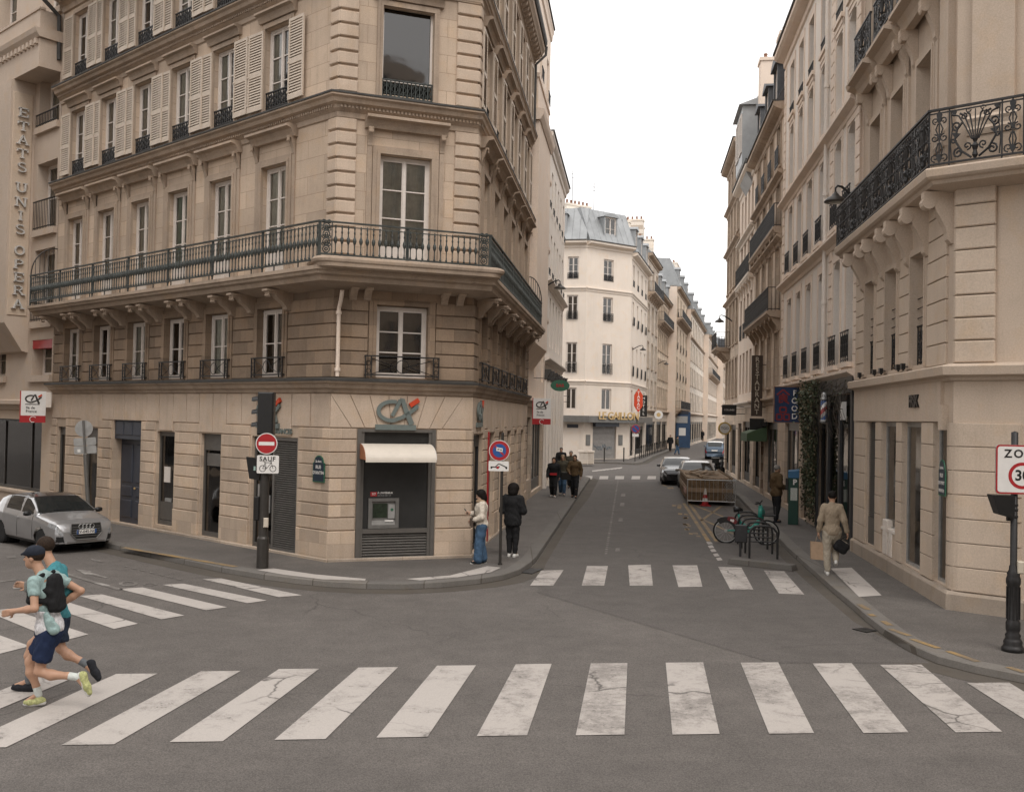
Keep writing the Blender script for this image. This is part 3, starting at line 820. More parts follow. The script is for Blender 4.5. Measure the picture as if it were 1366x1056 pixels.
# ---- ground-floor blocks, plinth and tall frieze
GZ = [.80+.29*i for i in range(8)] + [3.075]
def piers(W, ops):
    xs = [0] + [v for o in sorted(ops) for v in (o[0], o[1])] + [W]
    return [(xs[i], xs[i+1]) for i in range(0, len(xs), 2)]
def ground_floor(M, W, gf, frame_w=.07):
    for a, b in piers(W, gf):
        m = MB()
        a2 = a if a == 0 else a+frame_w; b2 = b if b == W else b-frame_w
        if a == 0: a2 = -.02
        if b == W: b2 = W+.02
        if b2-a2 < .12: continue
        courses(m, a2, b2, GZ)
        m.bev(a2-.01, b2+.01, -.055, .003, .02, .79, .012)
        m.put('rusticated_pier', MAT['lime_rust'], CB, M)
    m = MB(); x = -.02; k = 0
    rnd = random.Random(int(W*10))
    top = [o for o in gf]
    while x < W:
        ww = min(.62+.12*rnd.random(), W+.02-x)
        if ww < .1: break
        zb = 3.09
        for o in gf:
            if o[0]-.05 < x+ww/2 < o[1]+.05 and o[3] < 3.0: zb = o[3]+.03
        m.bev(x+.011, x+ww-.011, -.03, .003, zb, 3.835, .01); x += ww
    m.put('frieze_blocks', MAT['lime_plain'], CB, M)
ground_floor(FL, WL, gfL); ground_floor(FR, WR, gfR)
for a, b in ((-.02, .58), (2.44, WC+.02)):
    m = MB(); courses(m, a, b, GZ); m.bev(a-.01, b+.01, -.055, .003, .02, .79, .012)
    m.put('rusticated_pier', MAT['lime_rust'], CB, FC)
m = MB()
cx = 1.51
for i in range(-3, 4):                                    # fan of voussoirs over the cash machine
    zt, zb = 3.83, 3.1
    a0, a1 = cx+(i-.5)*.30+.008, cx+(i+.5)*.30-.008
    b0, b1 = cx+(i-.5)*.44+.008, cx+(i+.5)*.44-.008
    m.prism([(a0, zb), (a1, zb), (b1, zt), (b0, zt)], -.03, .003, 'y')
m.prism([(-.02, 3.1), (cx-1.06, 3.1), (cx-1.55+.01, 3.83), (-.02, 3.83)], -.03, .003, 'y')
m.prism([(cx+1.06, 3.1), (WC+.02, 3.1), (WC+.02, 3.83), (cx+1.55-.01, 3.83)], -.03, .003, 'y')
m.put('frieze_blocks', MAT['lime_plain'], CB, FC)
m = MB(); m.sweep([tuple(p) for p in PATH], [(0.06, .10), (.075, .12), (.075, .17), (.05, .19)]); m.put('plinth', MAT['plinth'], CB, I4)

# ---- first floor: rusticated piers round every window
F1Z = [4.2+.30*i for i in range(7)]
def first_floor(M, W, cols, w, corner=True):
    ops = [(c-w/2-.19, c+w/2+.19) for c in cols]
    for a, b in piers(W, ops):
        a2 = -.02 if a == 0 else a; b2 = W+.02 if b == W else b
        if b2-a2 > .1:
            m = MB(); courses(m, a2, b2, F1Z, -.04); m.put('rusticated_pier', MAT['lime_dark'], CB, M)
    for c in cols:
        m = MB(); surround(m, c-w/2, c+w/2, 4.2, 5.87, .17, -.05)
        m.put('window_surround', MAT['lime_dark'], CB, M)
first_floor(FL, WL, cL, WW); first_floor(FR, WR, cR, WW); first_floor(FC, WC, [cC], 1.2)

# ---- windows of all storeys
def storey(M, cols, w):
    for i, c in enumerate(cols):
        window(CB, M, c-w/2, 4.24, w, 1.61, .11, rows=2, curtain=None if i % 2 else 'net')
        window(CB, M, c-w/2, 6.7, w, 2.57, .11, rows=3, kick=.42, curtain='green' if (i == 3 and M is FL) else 'net')
        window(CB, M, c-w/2, 10.66, w, 1.99, .11, rows=3, curtain='split' if i % 3 else 'net')
        window(CB, M, c-w/2, 13.75, w, 1.99, .11, rows=3, curtain='net' if i % 2 else None)
storey(FL, cL, WW); storey(FR, cR, WW)
window(CB, FC, cC-.6, 4.24, 1.2, 1.61, .11, rows=3, curtain=None)
window(CB, FC, cC-.6, 6.7, 1.2, 2.57, .11, rows=3, kick=.42, curtain='net')
# chamfer, third floor: one undivided pane
fm = MB(); wd, hh = 1.2, 1.72
fm.box(0, .05, 0, .07, 0, hh); fm.box(wd-.05, wd, 0, .07, 0, hh); fm.box(.05, wd-.05, .001, .07, 0, .06); fm.box(.05, wd-.05, .001, .07, hh-.06, hh)
o = fm.put('window', MAT['whitep'], CB, FC @ T(cC-.6, .10, 11.0)); gm = MB(); gm.quad((.05,.04,.06), (wd-.05,.04,.06), (wd-.05,.04,hh-.06), (.05,.04,hh-.06))
gm.put('pane', MAT['glass_d'], o)
window(CB, FC, cC-.6, 13.75, 1.2, 1.99, .11, rows=3, curtain=None)

# ---- second and third floors: surrounds, heads on consoles
cons_mesh = MB(); cons_mesh.prism(scroll_profile(.2, .42), -.055, .055, 'x'); CONS = cons_mesh.mesh('console', MAT['lime_corn'])
def heads(M, cols, w):
    for c in cols:
        m = MB(); surround(m, c-w/2, c+w/2, 6.6, 9.29, .17, -.05)
        hood(m, c-w/2-.36, c+w/2+.36, 9.83, .33, .27)
        m.box(c-w/2-.3, c-w/2-.19, -.035, .004, 6.6, 9.8); m.box(c+w/2+.19, c+w/2+.3, -.035, .004, 6.6, 9.8)
        m.put('window_surround', MAT['lime_corn'], CB, M)
        for sx in (-1, 1): put('console', CONS, CB, M @ T(c+sx*(w/2+.245), 0, 9.84))
        m = MB(); surround(m, c-w/2, c+w/2, 10.6, 12.67, .13, -.04)
        hood(m, c-w/2-.22, c+w/2+.22, 12.82, .24, .24)
        m.put('window_surround', MAT['lime_corn'], CB, M)
        m = MB(); surround(m, c-w/2, c+w/2, 13.6, 15.76, .12, -.035)
        m.put('window_surround', MAT['lime_corn'], CB, M)
heads(FL, cL, WW); heads(FR, cR, WW); heads(FC, [cC], 1.2)
# quoins that turn the two corners
QZ = [6.62+.31*i for i in range(12)]; QZ2 = [10.58+.31*i for i in range(10)]; QZ3 = [13.6+.31*i for i in range(8)]
for M, spans in ((FC, ((-.03, .42), (WC-.55, WC+.03))), (FL, ((WL-.30, WL+.03),)), (FR, ((-.03, .30),))):
    for a, b in spans:
        for Q in (QZ, QZ2, QZ3): m = MB(); courses(m, a, b, Q, -.055, .004, .05, .02); m.put('quoins', MAT['lime_plain'], CB, M)

# ---- shutters and window rails of the upper floors
for M, cols in ((FL, cL), (FR, cR)):
    for i, c in enumerate(cols):
        for za, zb in ((10.72, 12.64), (13.8, 15.74)):
            sm = shutter_mesh(.60, zb-za)
            if not (M is FR and i == 1 and za < 11):
                put('shutter', sm, CB, M @ T(c-WW/2-.63, -.10, za) @ RZ(RAD(1)))
            put('shutter', sm, CB, M @ T(c+WW/2+.03, -.105, za) @ RZ(RAD(-1.5)))
            rail_part(CB, M, c-WW/2+.02, za-.06, WW-.04, .46, 'panel', .02)
        rail_part(CB, M, c-WW/2-.12, 4.22, WW+.24, .48, 'balconet', -.12, ret=.11)
rail_part(CB, FC, cC-.85, 4.22, 1.7, .5, 'balconet', -.14, ret=.12)
rail_part(CB, FC, cC-.58, 10.56, 1.16, .46, 'panel', .0, mat='iron_g')
rail_part(CB, FC, cC-.58, 13.7, 1.16, .46, 'panel', .0)

# ---- the balcony
bal = put('balcony', bpy.data.meshes.new('balcony'), CB, I4)
bp = offset_path(PATH, [.0, .0, .0])
sl = MB()
DL, DC, DR = .88, .98, .62
PROF = [(0, 6.16), (.78, 6.26), (.82, 6.36), (.93, 6.39), (.95, 6.45), (1.0, 6.47), (1.0, 6.55), (0, 6.57)]
slab(sl, PATH, [DL, DL, DR], PROF)
sl.put('balcony_slab', MAT['lime_corn'], bal, I4)
# thicker, round-ended slab on the chamfer
s2 = MB(); pts = []
xa, xb, dpt, rr_ = -.62, WC+.45, 1.1, .30
for cx_, cy_, a0 in ((xa+rr_, -dpt+rr_, 180), (xb-rr_, -dpt+rr_, 270)):
    for k in range(7):
        a = RAD(a0+15*k); pts.append((cx_+rr_*math.cos(a), cy_+rr_*math.sin(a)))
pts += [(xb, .0), (xa, .0)]
def shrink(p, f): return (xa+(xb-xa)/2+(p[0]-xa-(xb-xa)/2)*f, p[1]*f)
lay = [(.90, 6.50), (.955, 6.53), (.965, 6.60), (.99, 6.63), (1.0, 6.68), (.99, 6.72), (.97, 6.74)]
n = len(pts); vs = []
for f, z in lay: vs += [(*shrink(p, f), z) for p in pts]
fs = [(j*n+i, j*n+(i+1) % n, (j+1)*n+(i+1) % n, (j+1)*n+i) for j in range(len(lay)-1) for i in range(n)] + [tuple(range(n-1, -1, -1)), tuple((len(lay)-1)*n+i for i in range(n))]
s2.add(vs, fs); s2.put('balcony_slab', MAT['lime_corn'], bal, FC)
# balustrades
rp = offset_path(PATH, [.80, .80, .46])
BAL = [(.012, 0), (.03, .03), (.016, .07), (.011, .16), (.014, .30), (.034, .36), (.042, .42), (.034, .48), (.016, .53), (.012, .60), (.022, .66), (.011, .72), (.018, .78), (.012, .86)]
def balustrade(a, b, z0, z1, ends=True, spc=.135):
    d = (b-a); Lg = d.length; M = frame(a, math.degrees(math.atan2(d.x, d.y)), 0)
    m = MB(); h = z1-z0
    m.box(-.02, Lg+.02, -.03, .03, z1-.032, z1); m.box(0, Lg, -.02, .02, z0+.05, z0+.085); m.box(0, Lg, -.012, .012, z1-.12, z1-.10)
    e = .28 if ends else 0
    n = int((Lg-2*e)/spc)
    for i in range(n):
        x = e+(i+.5)*(Lg-2*e)/n
        m.lathe([(r*1.0, z0+.08+t*(h-.16)/.86) for r, t in BAL], (x, 0, 0), 6)
    k = max(1, round(Lg/2.1))
    for i in range(k+1):
        x = Lg*i/k
        if i in (0, k):
            m.box(x-.018, x+.018, -.018, .018, z0-.06, z1)
        else:
            m.box(x-.035, x+.035, -.015, .015, z0+.02, z1-.03); m.box(x-.015, x+.015, -.015, .015, z0-.07, z1)
    for i in range(int(Lg/.9)): m.box(.45+.9*i-.012, .45+.9*i+.012, -.01, .01, z0-.07, z0+.06)
    if ends:                                             # cast openwork end panels
        for x0 in (.02, Lg-.28):
            m.box(x0+.0, x0+.02, -.012, .012, z0, z1); m.box(x0+.24, x0+.26, -.012, .012, z0, z1)
            for q in range(4):
                zc = z0+.17+q*(h-.26)/3.2
                m.arc((x0+.13, zc), .075, 0, 2*math.pi, .014, 0, 10, 5)
                m.spiral((x0+.07, zc+.10), .05, .012, 0, 1.2, .012, 0, 9); m.spiral((x0+.19, zc+.10), .05, .012, math.pi, -1.2, .012, 0, 9)
                m.arc((x0+.13, zc), .03, 0, 2*math.pi, .016, 0, 8, 5)
    return m.put('balustrade', MAT['iron_g'], bal, M)
balustrade(rp[0], rp[1], 6.62, 7.52, False); balustrade(rp[1], rp[2], 6.74, 7.52, True); balustrade(rp[2], rp[3], 6.62, 7.52, False)
# return rails and the curved burglar guard at either end
for P, Q in ((rp[0], L0), (rp[3], R2)):
    d = Q-P; M = frame(P, math.degrees(math.atan2(d.x, d.y)), 0); m = MB(); railing(m, 0, d.length, 6.6, 7.52, 'bars')
    m.tube([(d.length*(1-math.cos(RAD(9*k))), 0, 7.5+.95*math.sin(RAD(9*k))) for k in range(11)], .02, 5)
    for k in range(1, 6): m.box(d.length*k/6-.008, d.length*k/6+.008, -.008, .008, 7.5, 7.5+.95*math.sqrt(max(0, 1-(1-k/6)**2)))
    m.put('end_guard', MAT['iron_d'], bal, M)
# consoles under the slab
cm_ = MB(); cm_.prism(scroll_profile(.66, .40), -.085, .085, 'x'); cm_.box(-.11, .11, -.72, .0, .0, .05); CORB = cm_.mesh('corbel', MAT['lime_corn'])
cm_ = MB(); cm_.prism(scroll_profile(.5, .42), -.09, .09, 'x'); cm_.box(-.12, .12, -.56, .0, .0, .05); CORBR = cm_.mesh('corbel', MAT['lime_corn'])
for c in cL:
    for s_ in (-1, 1): put('corbel', CORB, bal, FL @ T(c+s_*.74, -.004, 6.16))
for c in cR:
    for s_ in (-1, 1): put('corbel', CORBR, bal, FR @ T(c+s_*.74, -.004, 6.16))
for x in (.42, .74, WC-.74, WC-.36):
    put('corbel', CORBR, bal, FC @ T(x, -.004, 6.25) @ S3(.9, .7, .75))
m = MB(); m.prism([(.002, 6.22), (-.30, 6.26), (-.34, 6.34), (-.5, 6.38), (-.5, 6.5), (.002, 6.5)], -.1, WC+.1, 'x'); m.put('soffit_moulding', MAT['lime_corn'], bal, FC)
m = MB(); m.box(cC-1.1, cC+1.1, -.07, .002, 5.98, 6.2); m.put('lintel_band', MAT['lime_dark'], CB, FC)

# ---- ground-floor fronts
def shop_window(M, a, b, z0, z1, mat='shopgrey', head=.25, sill=.12, y=.12, leaves=1, solid=0):
    f = MB(); w = .06
    f.box(a, a+w, y-.04, y+.06, z0, z1); f.box(b-w, b, y-.04, y+.06, z0, z1); f.box(a+w, b-w, y-.035, y+.06, z1-head, z1); f.box(a+w, b-w, y-.035, y+.06, z0, z0+sill)
    for i in range(1, leaves): x = a+(b-a)*i/leaves; f.box(x-.03, x+.03, y-.03, y+.05, z0+sill, z1-head)
    if solid: f.box(a+w, b-w, y-.02, y+.05, z0+sill+.02, z0+sill+solid)
    o = f.put('shop_window', MAT[mat], CB, M)
    g_ = MB(); g_.quad((a+w,y,z0+sill), (b-w,y,z0+sill), (b-w,y,z1-head), (a+w,y,z1-head)); g_.put('pane', MAT['glass_d'], o)
    return o
shop_window(FL, *gfL[0]); shop_window(FL, *gfL[1], head=.45); shop_window(FL, *gfL[3], head=.12, solid=.5); shop_window(FL, *gfL[4], head=.42)
# front door: dark blue panelled leaf set back under a panelled transom
a, b, z0, z1 = gfL[2]
m = MB(); m.box(a, b, .05, .10, 2.55, z1)
for i in range(3): m.bev(a+.06+i*(b-a-.06)/3, a+(i+1)*(b-a-.06)/3, .03, .06, 2.66, z1-.06, .02)
m.put('transom', MAT['navy'], CB, FL)
d_ = MB(); d_.box(a, b, .26, .31, z0, 2.56)
for i in range(2):
    xa_ = a+.05+i*(b-a)/2; xb_ = a+(i+1)*(b-a)/2-.05
    for q0, q1 in ((.3, .8), (.9, 1.2), (1.3, 2.4)): d_.bev(xa_+.06, xb_-.06, .235, .265, q0, q1, .02)
dr = d_.put('door', MAT['navy'], CB, FL); h_ = MB(); h_.lathe([(.0, 0), (.035, .01), (.03, .04), (0, .05)], ((a+b)/2+.1, .2, 1.15), 10, 'y'); h_.put('handle', MAT['gold'], dr, FL)
# bank side door with louvred shutter
a, b, z0, z1 = gfL[5]
shop_window(FL, a, a+.85, z0, z1, head=.3)
m = MB(); m.box(a+.85, b, .1, .12, z0, z1); m.box(a+.85, a+.91, .02, .12, z0, z1); m.box(b-.06, b, .02, .12, z0, z1); m.box(a+.91, b-.06, .02, .12, z1-.08, z1); m.box(a+.91, b-.06, .02, .12, z0, z0+.1)
n = 48
for i in range(n):
    z = z0+.12+(z1-z0-.22)*i/n; m.prism([(.1, z+.03), (.04, z), (.04, z+.012), (.1, z+.042)], a+.91, b-.06, 'x')
m.put('louvred_shutter', MAT['louvre'], CB, FL)
# fronts along the street
for k, o in enumerate(gfR): shop_window(FR, *o, leaves=2 if k in (0, 5) else 1, mat='dark' if k % 2 == 0 else 'shopgrey', head=.3)
m = MB(); m.box(2.55, 2.72, -.07, -.004, .14, 3.0); m.put('red_pilaster', MAT['red'], CB, FR)

# ---- cash-machine bay on the chamfer
a, b, z0, z1 = gfC[0]
fr = MB()
fr.box(a, a+.09, -.03, .12, z0, z1); fr.box(b-.09, b, -.03, .12, z0, z1); fr.box(a+.09, b-.09, -.028, .12, z1-.07, z1)
fr.box(a+.09, a+.16, .0, .13, z0, z1-.07); fr.box(b-.16, b-.09, .0, .13, z0, z1-.07); fr.box(a+.16, b-.16, -.01, .13, .72, .82)
bay = fr.put('bay_frame', MAT['shopgrey'], CB, FC)
lv = MB()
for i in range(9):
    z = .16+.56*i/9; lv.prism([(.11, z+.055), (.03, z), (.03, z+.018), (.11, z+.07)], a+.16, b-.16, 'x')
lv.box(a+.16, b-.16, .11, .13, .14, .72); lv.put('vent_louvre', MAT['louvre'], bay, FC)
pn = MB(); pn.box(a+.16, b-.16, .06, .12, .82, z1-.07); pn.put('bay_panel', plain('dark_glass_panel', (.028, .028, .027), .12, 0, .1), bay, FC)

# downpipe beside the chamfer, far-end gutter pipe
dp = MB(); dp.tube([(.12,-.35,6.1), (.12,-.2,5.9), (.10,-.10,5.72), (.10,-.10,4.3), (.10,-.10,4.22)], .045, 8)
for z in (5.6, 4.34): dp.lathe([(.065, z), (.065, z+.07)], (.10, -.10, 0), 8)
dp.put('downpipe', MAT['beige'], CB, FC)
dp = MB(); dp.tube([(WR+.05,-.46,16.8), (WR+.05,-.44,16.5), (WR-.1,-.1,16.1), (WR-.1,-.09,13.7)], .05, 8); dp.put('downpipe', MAT['zinc_d'], CB, FR)
dp = MB(); dp.tube([(-.15,-.95,16.9), (-.2,-.8,16.5), (-.1,-.12,15.9), (-.08,-.1,14.5)], .07, 8); dp.put('downpipe', MAT['zinc_d'], CB, FL)

# bits on the bank's ground-floor glass: notices, blinds, handles, letter flap
for nm, M_, x, z, w_, h_, mt in (('notice', FL, WL-7.35, 1.45, .30, .42, 'white_r'), ('letter_flap', FL, WL-7.28, .93, .34, .10, 'steel'), ('blind', FL, WL-5.2, 2.0, .64, .32, 'louvre'), ('door_handle', FL, WL-2.42, 1.0, .03, .42, 'steel'), ('opening_hours', FL, WL-2.9, 1.3, .26, .36, 'steel'), ('blind', FL, WL-11.78, 2.05, .60, .2, 'louvre'), ('opening_hours', FR, .5, 1.35, .3, .4, 'white_r')):
    m = MB(); m.box(x, x+w_, .095, .115, z, z+h_); m.put(nm, MAT[mt], CB, M_)
# ================================================================ generic street building
def street_building(name, label, o, deg, W, D, eave, floors, mat, gf=(), gf_top=4.2, gf_mat=None, corn=(), corn_d=.25, win='whitep', roof='zinc', mansard=2.6, dormers=(), chimneys=(), trim='lime_corn', group=None, surr=True, z0=0., reveal=.22, sides=True, eave_d=.45, rows=3, cur=None):
    """floors: dicts with z (sill), h, cols [(x, w)], rise, rail, shutters, balcony (x0, x1, reach)"""
    M = frame(o, deg, z0)
    B = thing(name, label, 'building', M, group)
    ops = []
    for f in floors:
        for x, w_ in f['cols']: ops.append((x-w_/2, x+w_/2, f['z'], f['z']+f['h'], f.get('rise', 0)))
    m = MB(); wall_grid(m, 0, W, gf_top, eave, ops, reveal); m.put('wall', MAT[mat], B, M)
    gops = [g_[:4] for g_ in gf]
    m = MB(); wall_grid(m, 0, W, 0, gf_top, gops, .25); m.put('ground_floor_wall', MAT[gf_mat or mat], B, M)
    m = MB()
    if sides:
        m.quad((0,0,0), (0,D,0), (0,D,eave+.2), (0,0,eave+.2)); m.quad((W,0,0), (W,0,eave+.2), (W,D,eave+.2), (W,D,0))
    m.quad((0,D,0), (W,D,0), (W,D,eave), (0,D,eave)); m.put('party_wall', MAT['beige' if mat != 'beige' else 'cream'], B, M)
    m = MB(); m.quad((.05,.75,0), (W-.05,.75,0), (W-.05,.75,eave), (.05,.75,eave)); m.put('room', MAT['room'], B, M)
    for z in corn:
        m = MB(); d = corn_d
        m.prism([(.003, z-.3), (-.05, z-.27), (-.07, z-.16), (-d*.7, z-.1), (-d, z-.05), (-d, z+.02), (-d+.02, z+.03), (.003, z+.07)], 0, W, 'x'); m.put('cornice', MAT[trim], B, M)
    m = MB(); d = eave_d
    m.prism([(.003, eave-.5), (-.07, eave-.46), (-.09, eave-.28), (-d*.75, eave-.2), (-d, eave-.12), (-d, eave+.04), (.003, eave+.06)], -.02, W+.02, 'x'); m.put('eaves_cornice', MAT[trim], B, M)
    m = MB(); m.box(-.02, W+.02, -d-.06, -d+.10, eave+.045, eave+.12); m.put('gutter', MAT['zinc_d'], B, M)
    if mansard:
        m = MB(); t_ = .9
        m.quad((0,-d+.12,eave+.08), (W,-d+.12,eave+.08), (W,t_,eave+mansard), (0,t_,eave+mansard)); m.quad((0,t_,eave+mansard), (W,t_,eave+mansard), (W,D,eave+mansard+.5), (0,D,eave+mansard+.5))
        for x in (0, W): m.poly([(x,-d+.12,eave+.08), (x,t_,eave+mansard), (x,D,eave+mansard+.5), (x,D,eave)])
        n = int(W/.6)
        for i in range(n+1):
            x = W*i/n; m.tube([(x,-d+.11,eave+.08), (x,t_-.01,eave+mansard)], .02, 4)
        m.put('roof', MAT[roof], B, M)
    for x, w_ in dormers:
        m = MB(); za, zb = eave+.35, eave+min(mansard, 2.6)-.35; y = -.12
        m.box(x-w_/2-.12, x-w_/2, y, 1.2, za, zb); m.box(x+w_/2, x+w_/2+.12, y, 1.2, za, zb); m.box(x-w_/2, x+w_/2, y, 1.2, za-.1, za)
        m.prism([(x-w_/2-.25, zb), (x+w_/2+.25, zb), (x+w_/2+.1, zb+.14), (x, zb+.34), (x-w_/2-.1, zb+.14)], y-.12, 1.5, 'y')
        dm = m.put('dormer', MAT[roof], B, M); window(dm, M, x-w_/2, za, w_, zb-za, y+.08, rows=2)
    for x, y, w_, dd, h in chimneys:
        m = MB(); zt = eave+h; m.box(x-w_/2, x+w_/2, y, y+dd, eave, zt); m.box(x-w_/2-.06, x+w_/2+.06, y-.06, y+dd+.06, zt-.18, zt-.02)
        cm = m.put('chimney', MAT['beige' if mat in ('tan', 'tan2', 'hotel') else 'cream2'], B, M)
        p = MB(); n = max(2, int(max(w_, dd)/.42))
        for i in range(n):
            t = (i+.5)/n; px, py = (x-w_/2+w_*t, y+dd/2) if w_ > dd else (x, y+dd*t)
            p.lathe([(.10, zt-.03), (.085, zt+.25), (.11, zt+.28), (.09, zt+.32)], (px, py, 0), 7)
        p.put('chimney_pots', MAT['pot'], cm, M)
    for f in floors:
        for i, (x, w_) in enumerate(f['cols']):
            z, h = f['z'], f['h']
            window(B, M, x-w_/2, z, w_, h, reveal-.05, rows=f.get('rows', rows), frame_mat=win, curtain=cur[i % len(cur)] if cur else None)
            if surr and f.get('surr', True):
                m = MB(); surround(m, x-w_/2, x+w_/2, z, z+h, .13, -.035, inner=False); m.box(x-w_/2-.2, x+w_/2+.2, -.1, .003, z-.1, z-.005); m.put('window_surround', MAT[f.get('smat', trim)], B, M)
            if f.get('rail'):
                rail_part(B, M, x-w_/2+.02, z, w_-.04, f.get('rh', .8), f['rail'], f.get('ry', -.03))
            if f.get('shut'):
                sm = shutter_mesh(w_/2, h)
                put('shutter', sm, B, M @ T(x-w_-.02, -.06, z)); put('shutter', sm, B, M @ T(x+w_/2+.02, -.06, z))
        for (x0, x1, reach, *rs) in f.get('balc', ()):
            bo = MB(); z = f['z']
            bo.prism([(.003, z-.30), (-reach*.75, z-.24), (-reach*.9, z-.16), (-reach, z-.12), (-reach, z-.01), (.003, z)], x0, x1, 'x')
            bb = bo.put('balcony', MAT[trim], B, M)
            rail_part(bb, M, x0+.04, z, x1-x0-.08, .95, rs[0] if rs else 'panel', -reach+.05, name='balcony_railing', ret=reach-.08)
            n = max(2, round((x1-x0)/1.5)+1)
            cmb = MB(); cmb.prism(scroll_profile(reach*.8, .55), -.09, .09, 'x'); cme = cmb.mesh('corbel', MAT[trim])
            for i in range(n): put('corbel', cme, bb, M @ T(x0+.2+(x1-x0-.4)*i/(n-1), 0, z-.25))
    for g_ in gf:
        x0, x1, za, zb = g_[:4]; k = g_[4] if len(g_) > 4 else 'shop'
        if k == 'shop': so = MB(); y = .16
        if k in ('shop', 'shopd', 'door'):
            fm = MB(); y = .16; w_ = .07; fmat = {'shop': 'shopgrey', 'shopd': 'black', 'door': 'wood_d'}[k]
            fm.box(x0, x0+w_, y-.04, y+.06, za, zb); fm.box(x1-w_, x1, y-.04, y+.06, za, zb); fm.box(x0+w_, x1-w_, y-.035, y+.06, zb-.3, zb); fm.box(x0+w_, x1-w_, y-.035, y+.06, za, za+(.45 if k != 'door' else .9))
            n = max(1, round((x1-x0)/1.2))
            for i in range(1, n): x = x0+(x1-x0)*i/n; fm.box(x-.035, x+.035, y-.03, y+.05, za, zb-.3)
            s_o = fm.put('door' if k == 'door' else 'shop_window', MAT[fmat], B, M)
            pm = MB(); pm.quad((x0+w_,y+.01,za+.4), (x1-w_,y+.01,za+.4), (x1-w_,y+.01,zb-.3), (x0+w_,y+.01,zb-.3)); pm.put('pane', MAT['glass_d'], s_o)
        elif k == 'roller':
            fm = MB(); n = int((zb-za)/.1)
            for i in range(n): z = za+(zb-za)*i/n; fm.prism([(.16, z), (.12, z+.02), (.12, z+.08), (.16, z+.1)], x0, x1, 'x')
            fm.put('roller_shutter', MAT['steel_grey'], B, M)
    return B, M
MAT['steel_grey'] = plain('roller_shutter_grey', (.30, .285, .27), .6, .2, .1)
def ev(a, b, n, w): return [(a+(b-a)*i/(n-1) if n > 1 else (a+b)/2, w) for i in range(n)]

# ================================================================ RIGHT CORNER BUILDING
RA = Vector((7.947, 17.912)); RDEG = 7.2
dRB = Vector((math.sin(RAD(RDEG)), math.cos(RAD(RDEG)))); RLEN = 8.0
RBf = RA + dRB*RLEN
FS = frame(RBf, RDEG+180)                    # street face: x = 8 at the corner
FF = frame(RA, 130); FLEN = 16
RPATH = [tuple(RBf), tuple(RA), tuple(RA+Vector((math.sin(RAD(130)), math.cos(RAD(130))))*FLEN)]
RB = thing('corner_building', 'pale smooth-blocked stone corner building with a shop and a scrollwork iron balcony above', 'building', T(RA.x, RA.y, 0))
U = lambda u: RLEN-u
RE = 17.2
gr = [(U(6.66), U(5.69), .5, 3.46), (U(5.13), U(3.80), 1.05, 3.46), (U(3.33), U(1.85), .48, 3.46), (U(1.07), U(.19), .48, 3.46)]
rc = [U(6.42), U(4.35), U(2.25)]
m = MB(); wall_grid(m, 0, RLEN, 0, 4.4, gr, .14); m.put('wall', MAT['rb'], RB, FS)
m = MB(); wall_grid(m, 0, RLEN, 4.4, 7.8, [(c-.5, c+.5, 4.62, 6.86) for c in rc], .34); m.put('wall', MAT['rb'], RB, FS)
r2 = [(c-.52, c+.52, 7.95, 10.86) for c in rc]; r3 = [(c-.52, c+.52, 12.35, 14.7) for c in rc]
m = MB(); wall_grid(m, 0, RLEN, 7.8, RE, r2+r3, .42, .10); m.put('wall', MAT['rb'], RB, FS)
fops = [(2.6, 3.7, 4.62, 6.86), (5.4, 6.5, 4.62, 6.86), (8.2, 9.3, 4.62, 6.86)]
m = MB(); wall_grid(m, 0, FLEN, 0, 4.4, [(1.6, 3.2, .3, 3.3), (4.2, 6.4, .3, 3.3)], .14); m.put('wall', MAT['rb'], RB, FF)
m = MB(); wall_grid(m, 0, FLEN, 4.4, RE, fops+[(a, b, 7.95, 10.86) for a, b, *_ in fops]+[(a, b, 12.35, 14.7) for a, b, *_ in fops], .34); m.put('wall', MAT['rb'], RB, FF)
for a, b, *_ in fops:
    for z, h in ((4.62, 2.24), (7.95, 2.9), (12.35, 2.35)): window(RB, FF, a, z, b-a, h, .25, curtain='net')
shop_window_parent = CB
def shop_front(parent, M, a, b, z0, z1, mat, y=.1, head=.1, sill=.06, mull=()):
    f = MB(); w_ = .045
    f.box(a, a+w_, y-.03, y+.04, z0, z1); f.box(b-w_, b, y-.03, y+.04, z0, z1); f.box(a+w_, b-w_, y-.028, y+.04, z1-head, z1); f.box(a+w_, b-w_, y-.028, y+.04, z0, z0+sill)
    for x in mull: f.box(x-.02, x+.02, y-.025, y+.04, z0+sill, z1-head)
    o = f.put('shop_window', MAT[mat], parent, M)
    g_ = MB(); g_.quad((a+w_,y,z0+sill), (b-w_,y,z0+sill), (b-w_,y,z1-head), (a+w_,y,z1-head)); g_.put('pane', MAT['glass'], o, M)
    return o
shop_front(RB, FF, 1.6, 3.2, .3, 3.3, 'steel'); shop_front(RB, FF, 4.2, 6.4, .3, 3.3, 'steel')
for k, (a, b, z0, z1) in enumerate(gr[1:]): shop_front(RB, FS, a, b, z0, z1, 'steel')
MAT['shop_in'] = plain('pale_shop_interior', (.40, .36, .31), .9, 0, .3, 1.2)
m = MB(); m.quad((.02,.40,.3), (RLEN-.02,.40,.3), (RLEN-.02,.40,3.6), (.02,.40,3.6)); m.put('shop_back_wall', MAT['shop_in'], RB, FS)
m = MB()
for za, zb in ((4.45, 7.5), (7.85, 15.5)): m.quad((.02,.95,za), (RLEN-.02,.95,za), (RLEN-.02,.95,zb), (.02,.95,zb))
m.quad((.02,-.0+20,za), (.02,20,za), (.02,20,zb), (.02,20,zb)); m.put('room', MAT['room'], RB, FS)
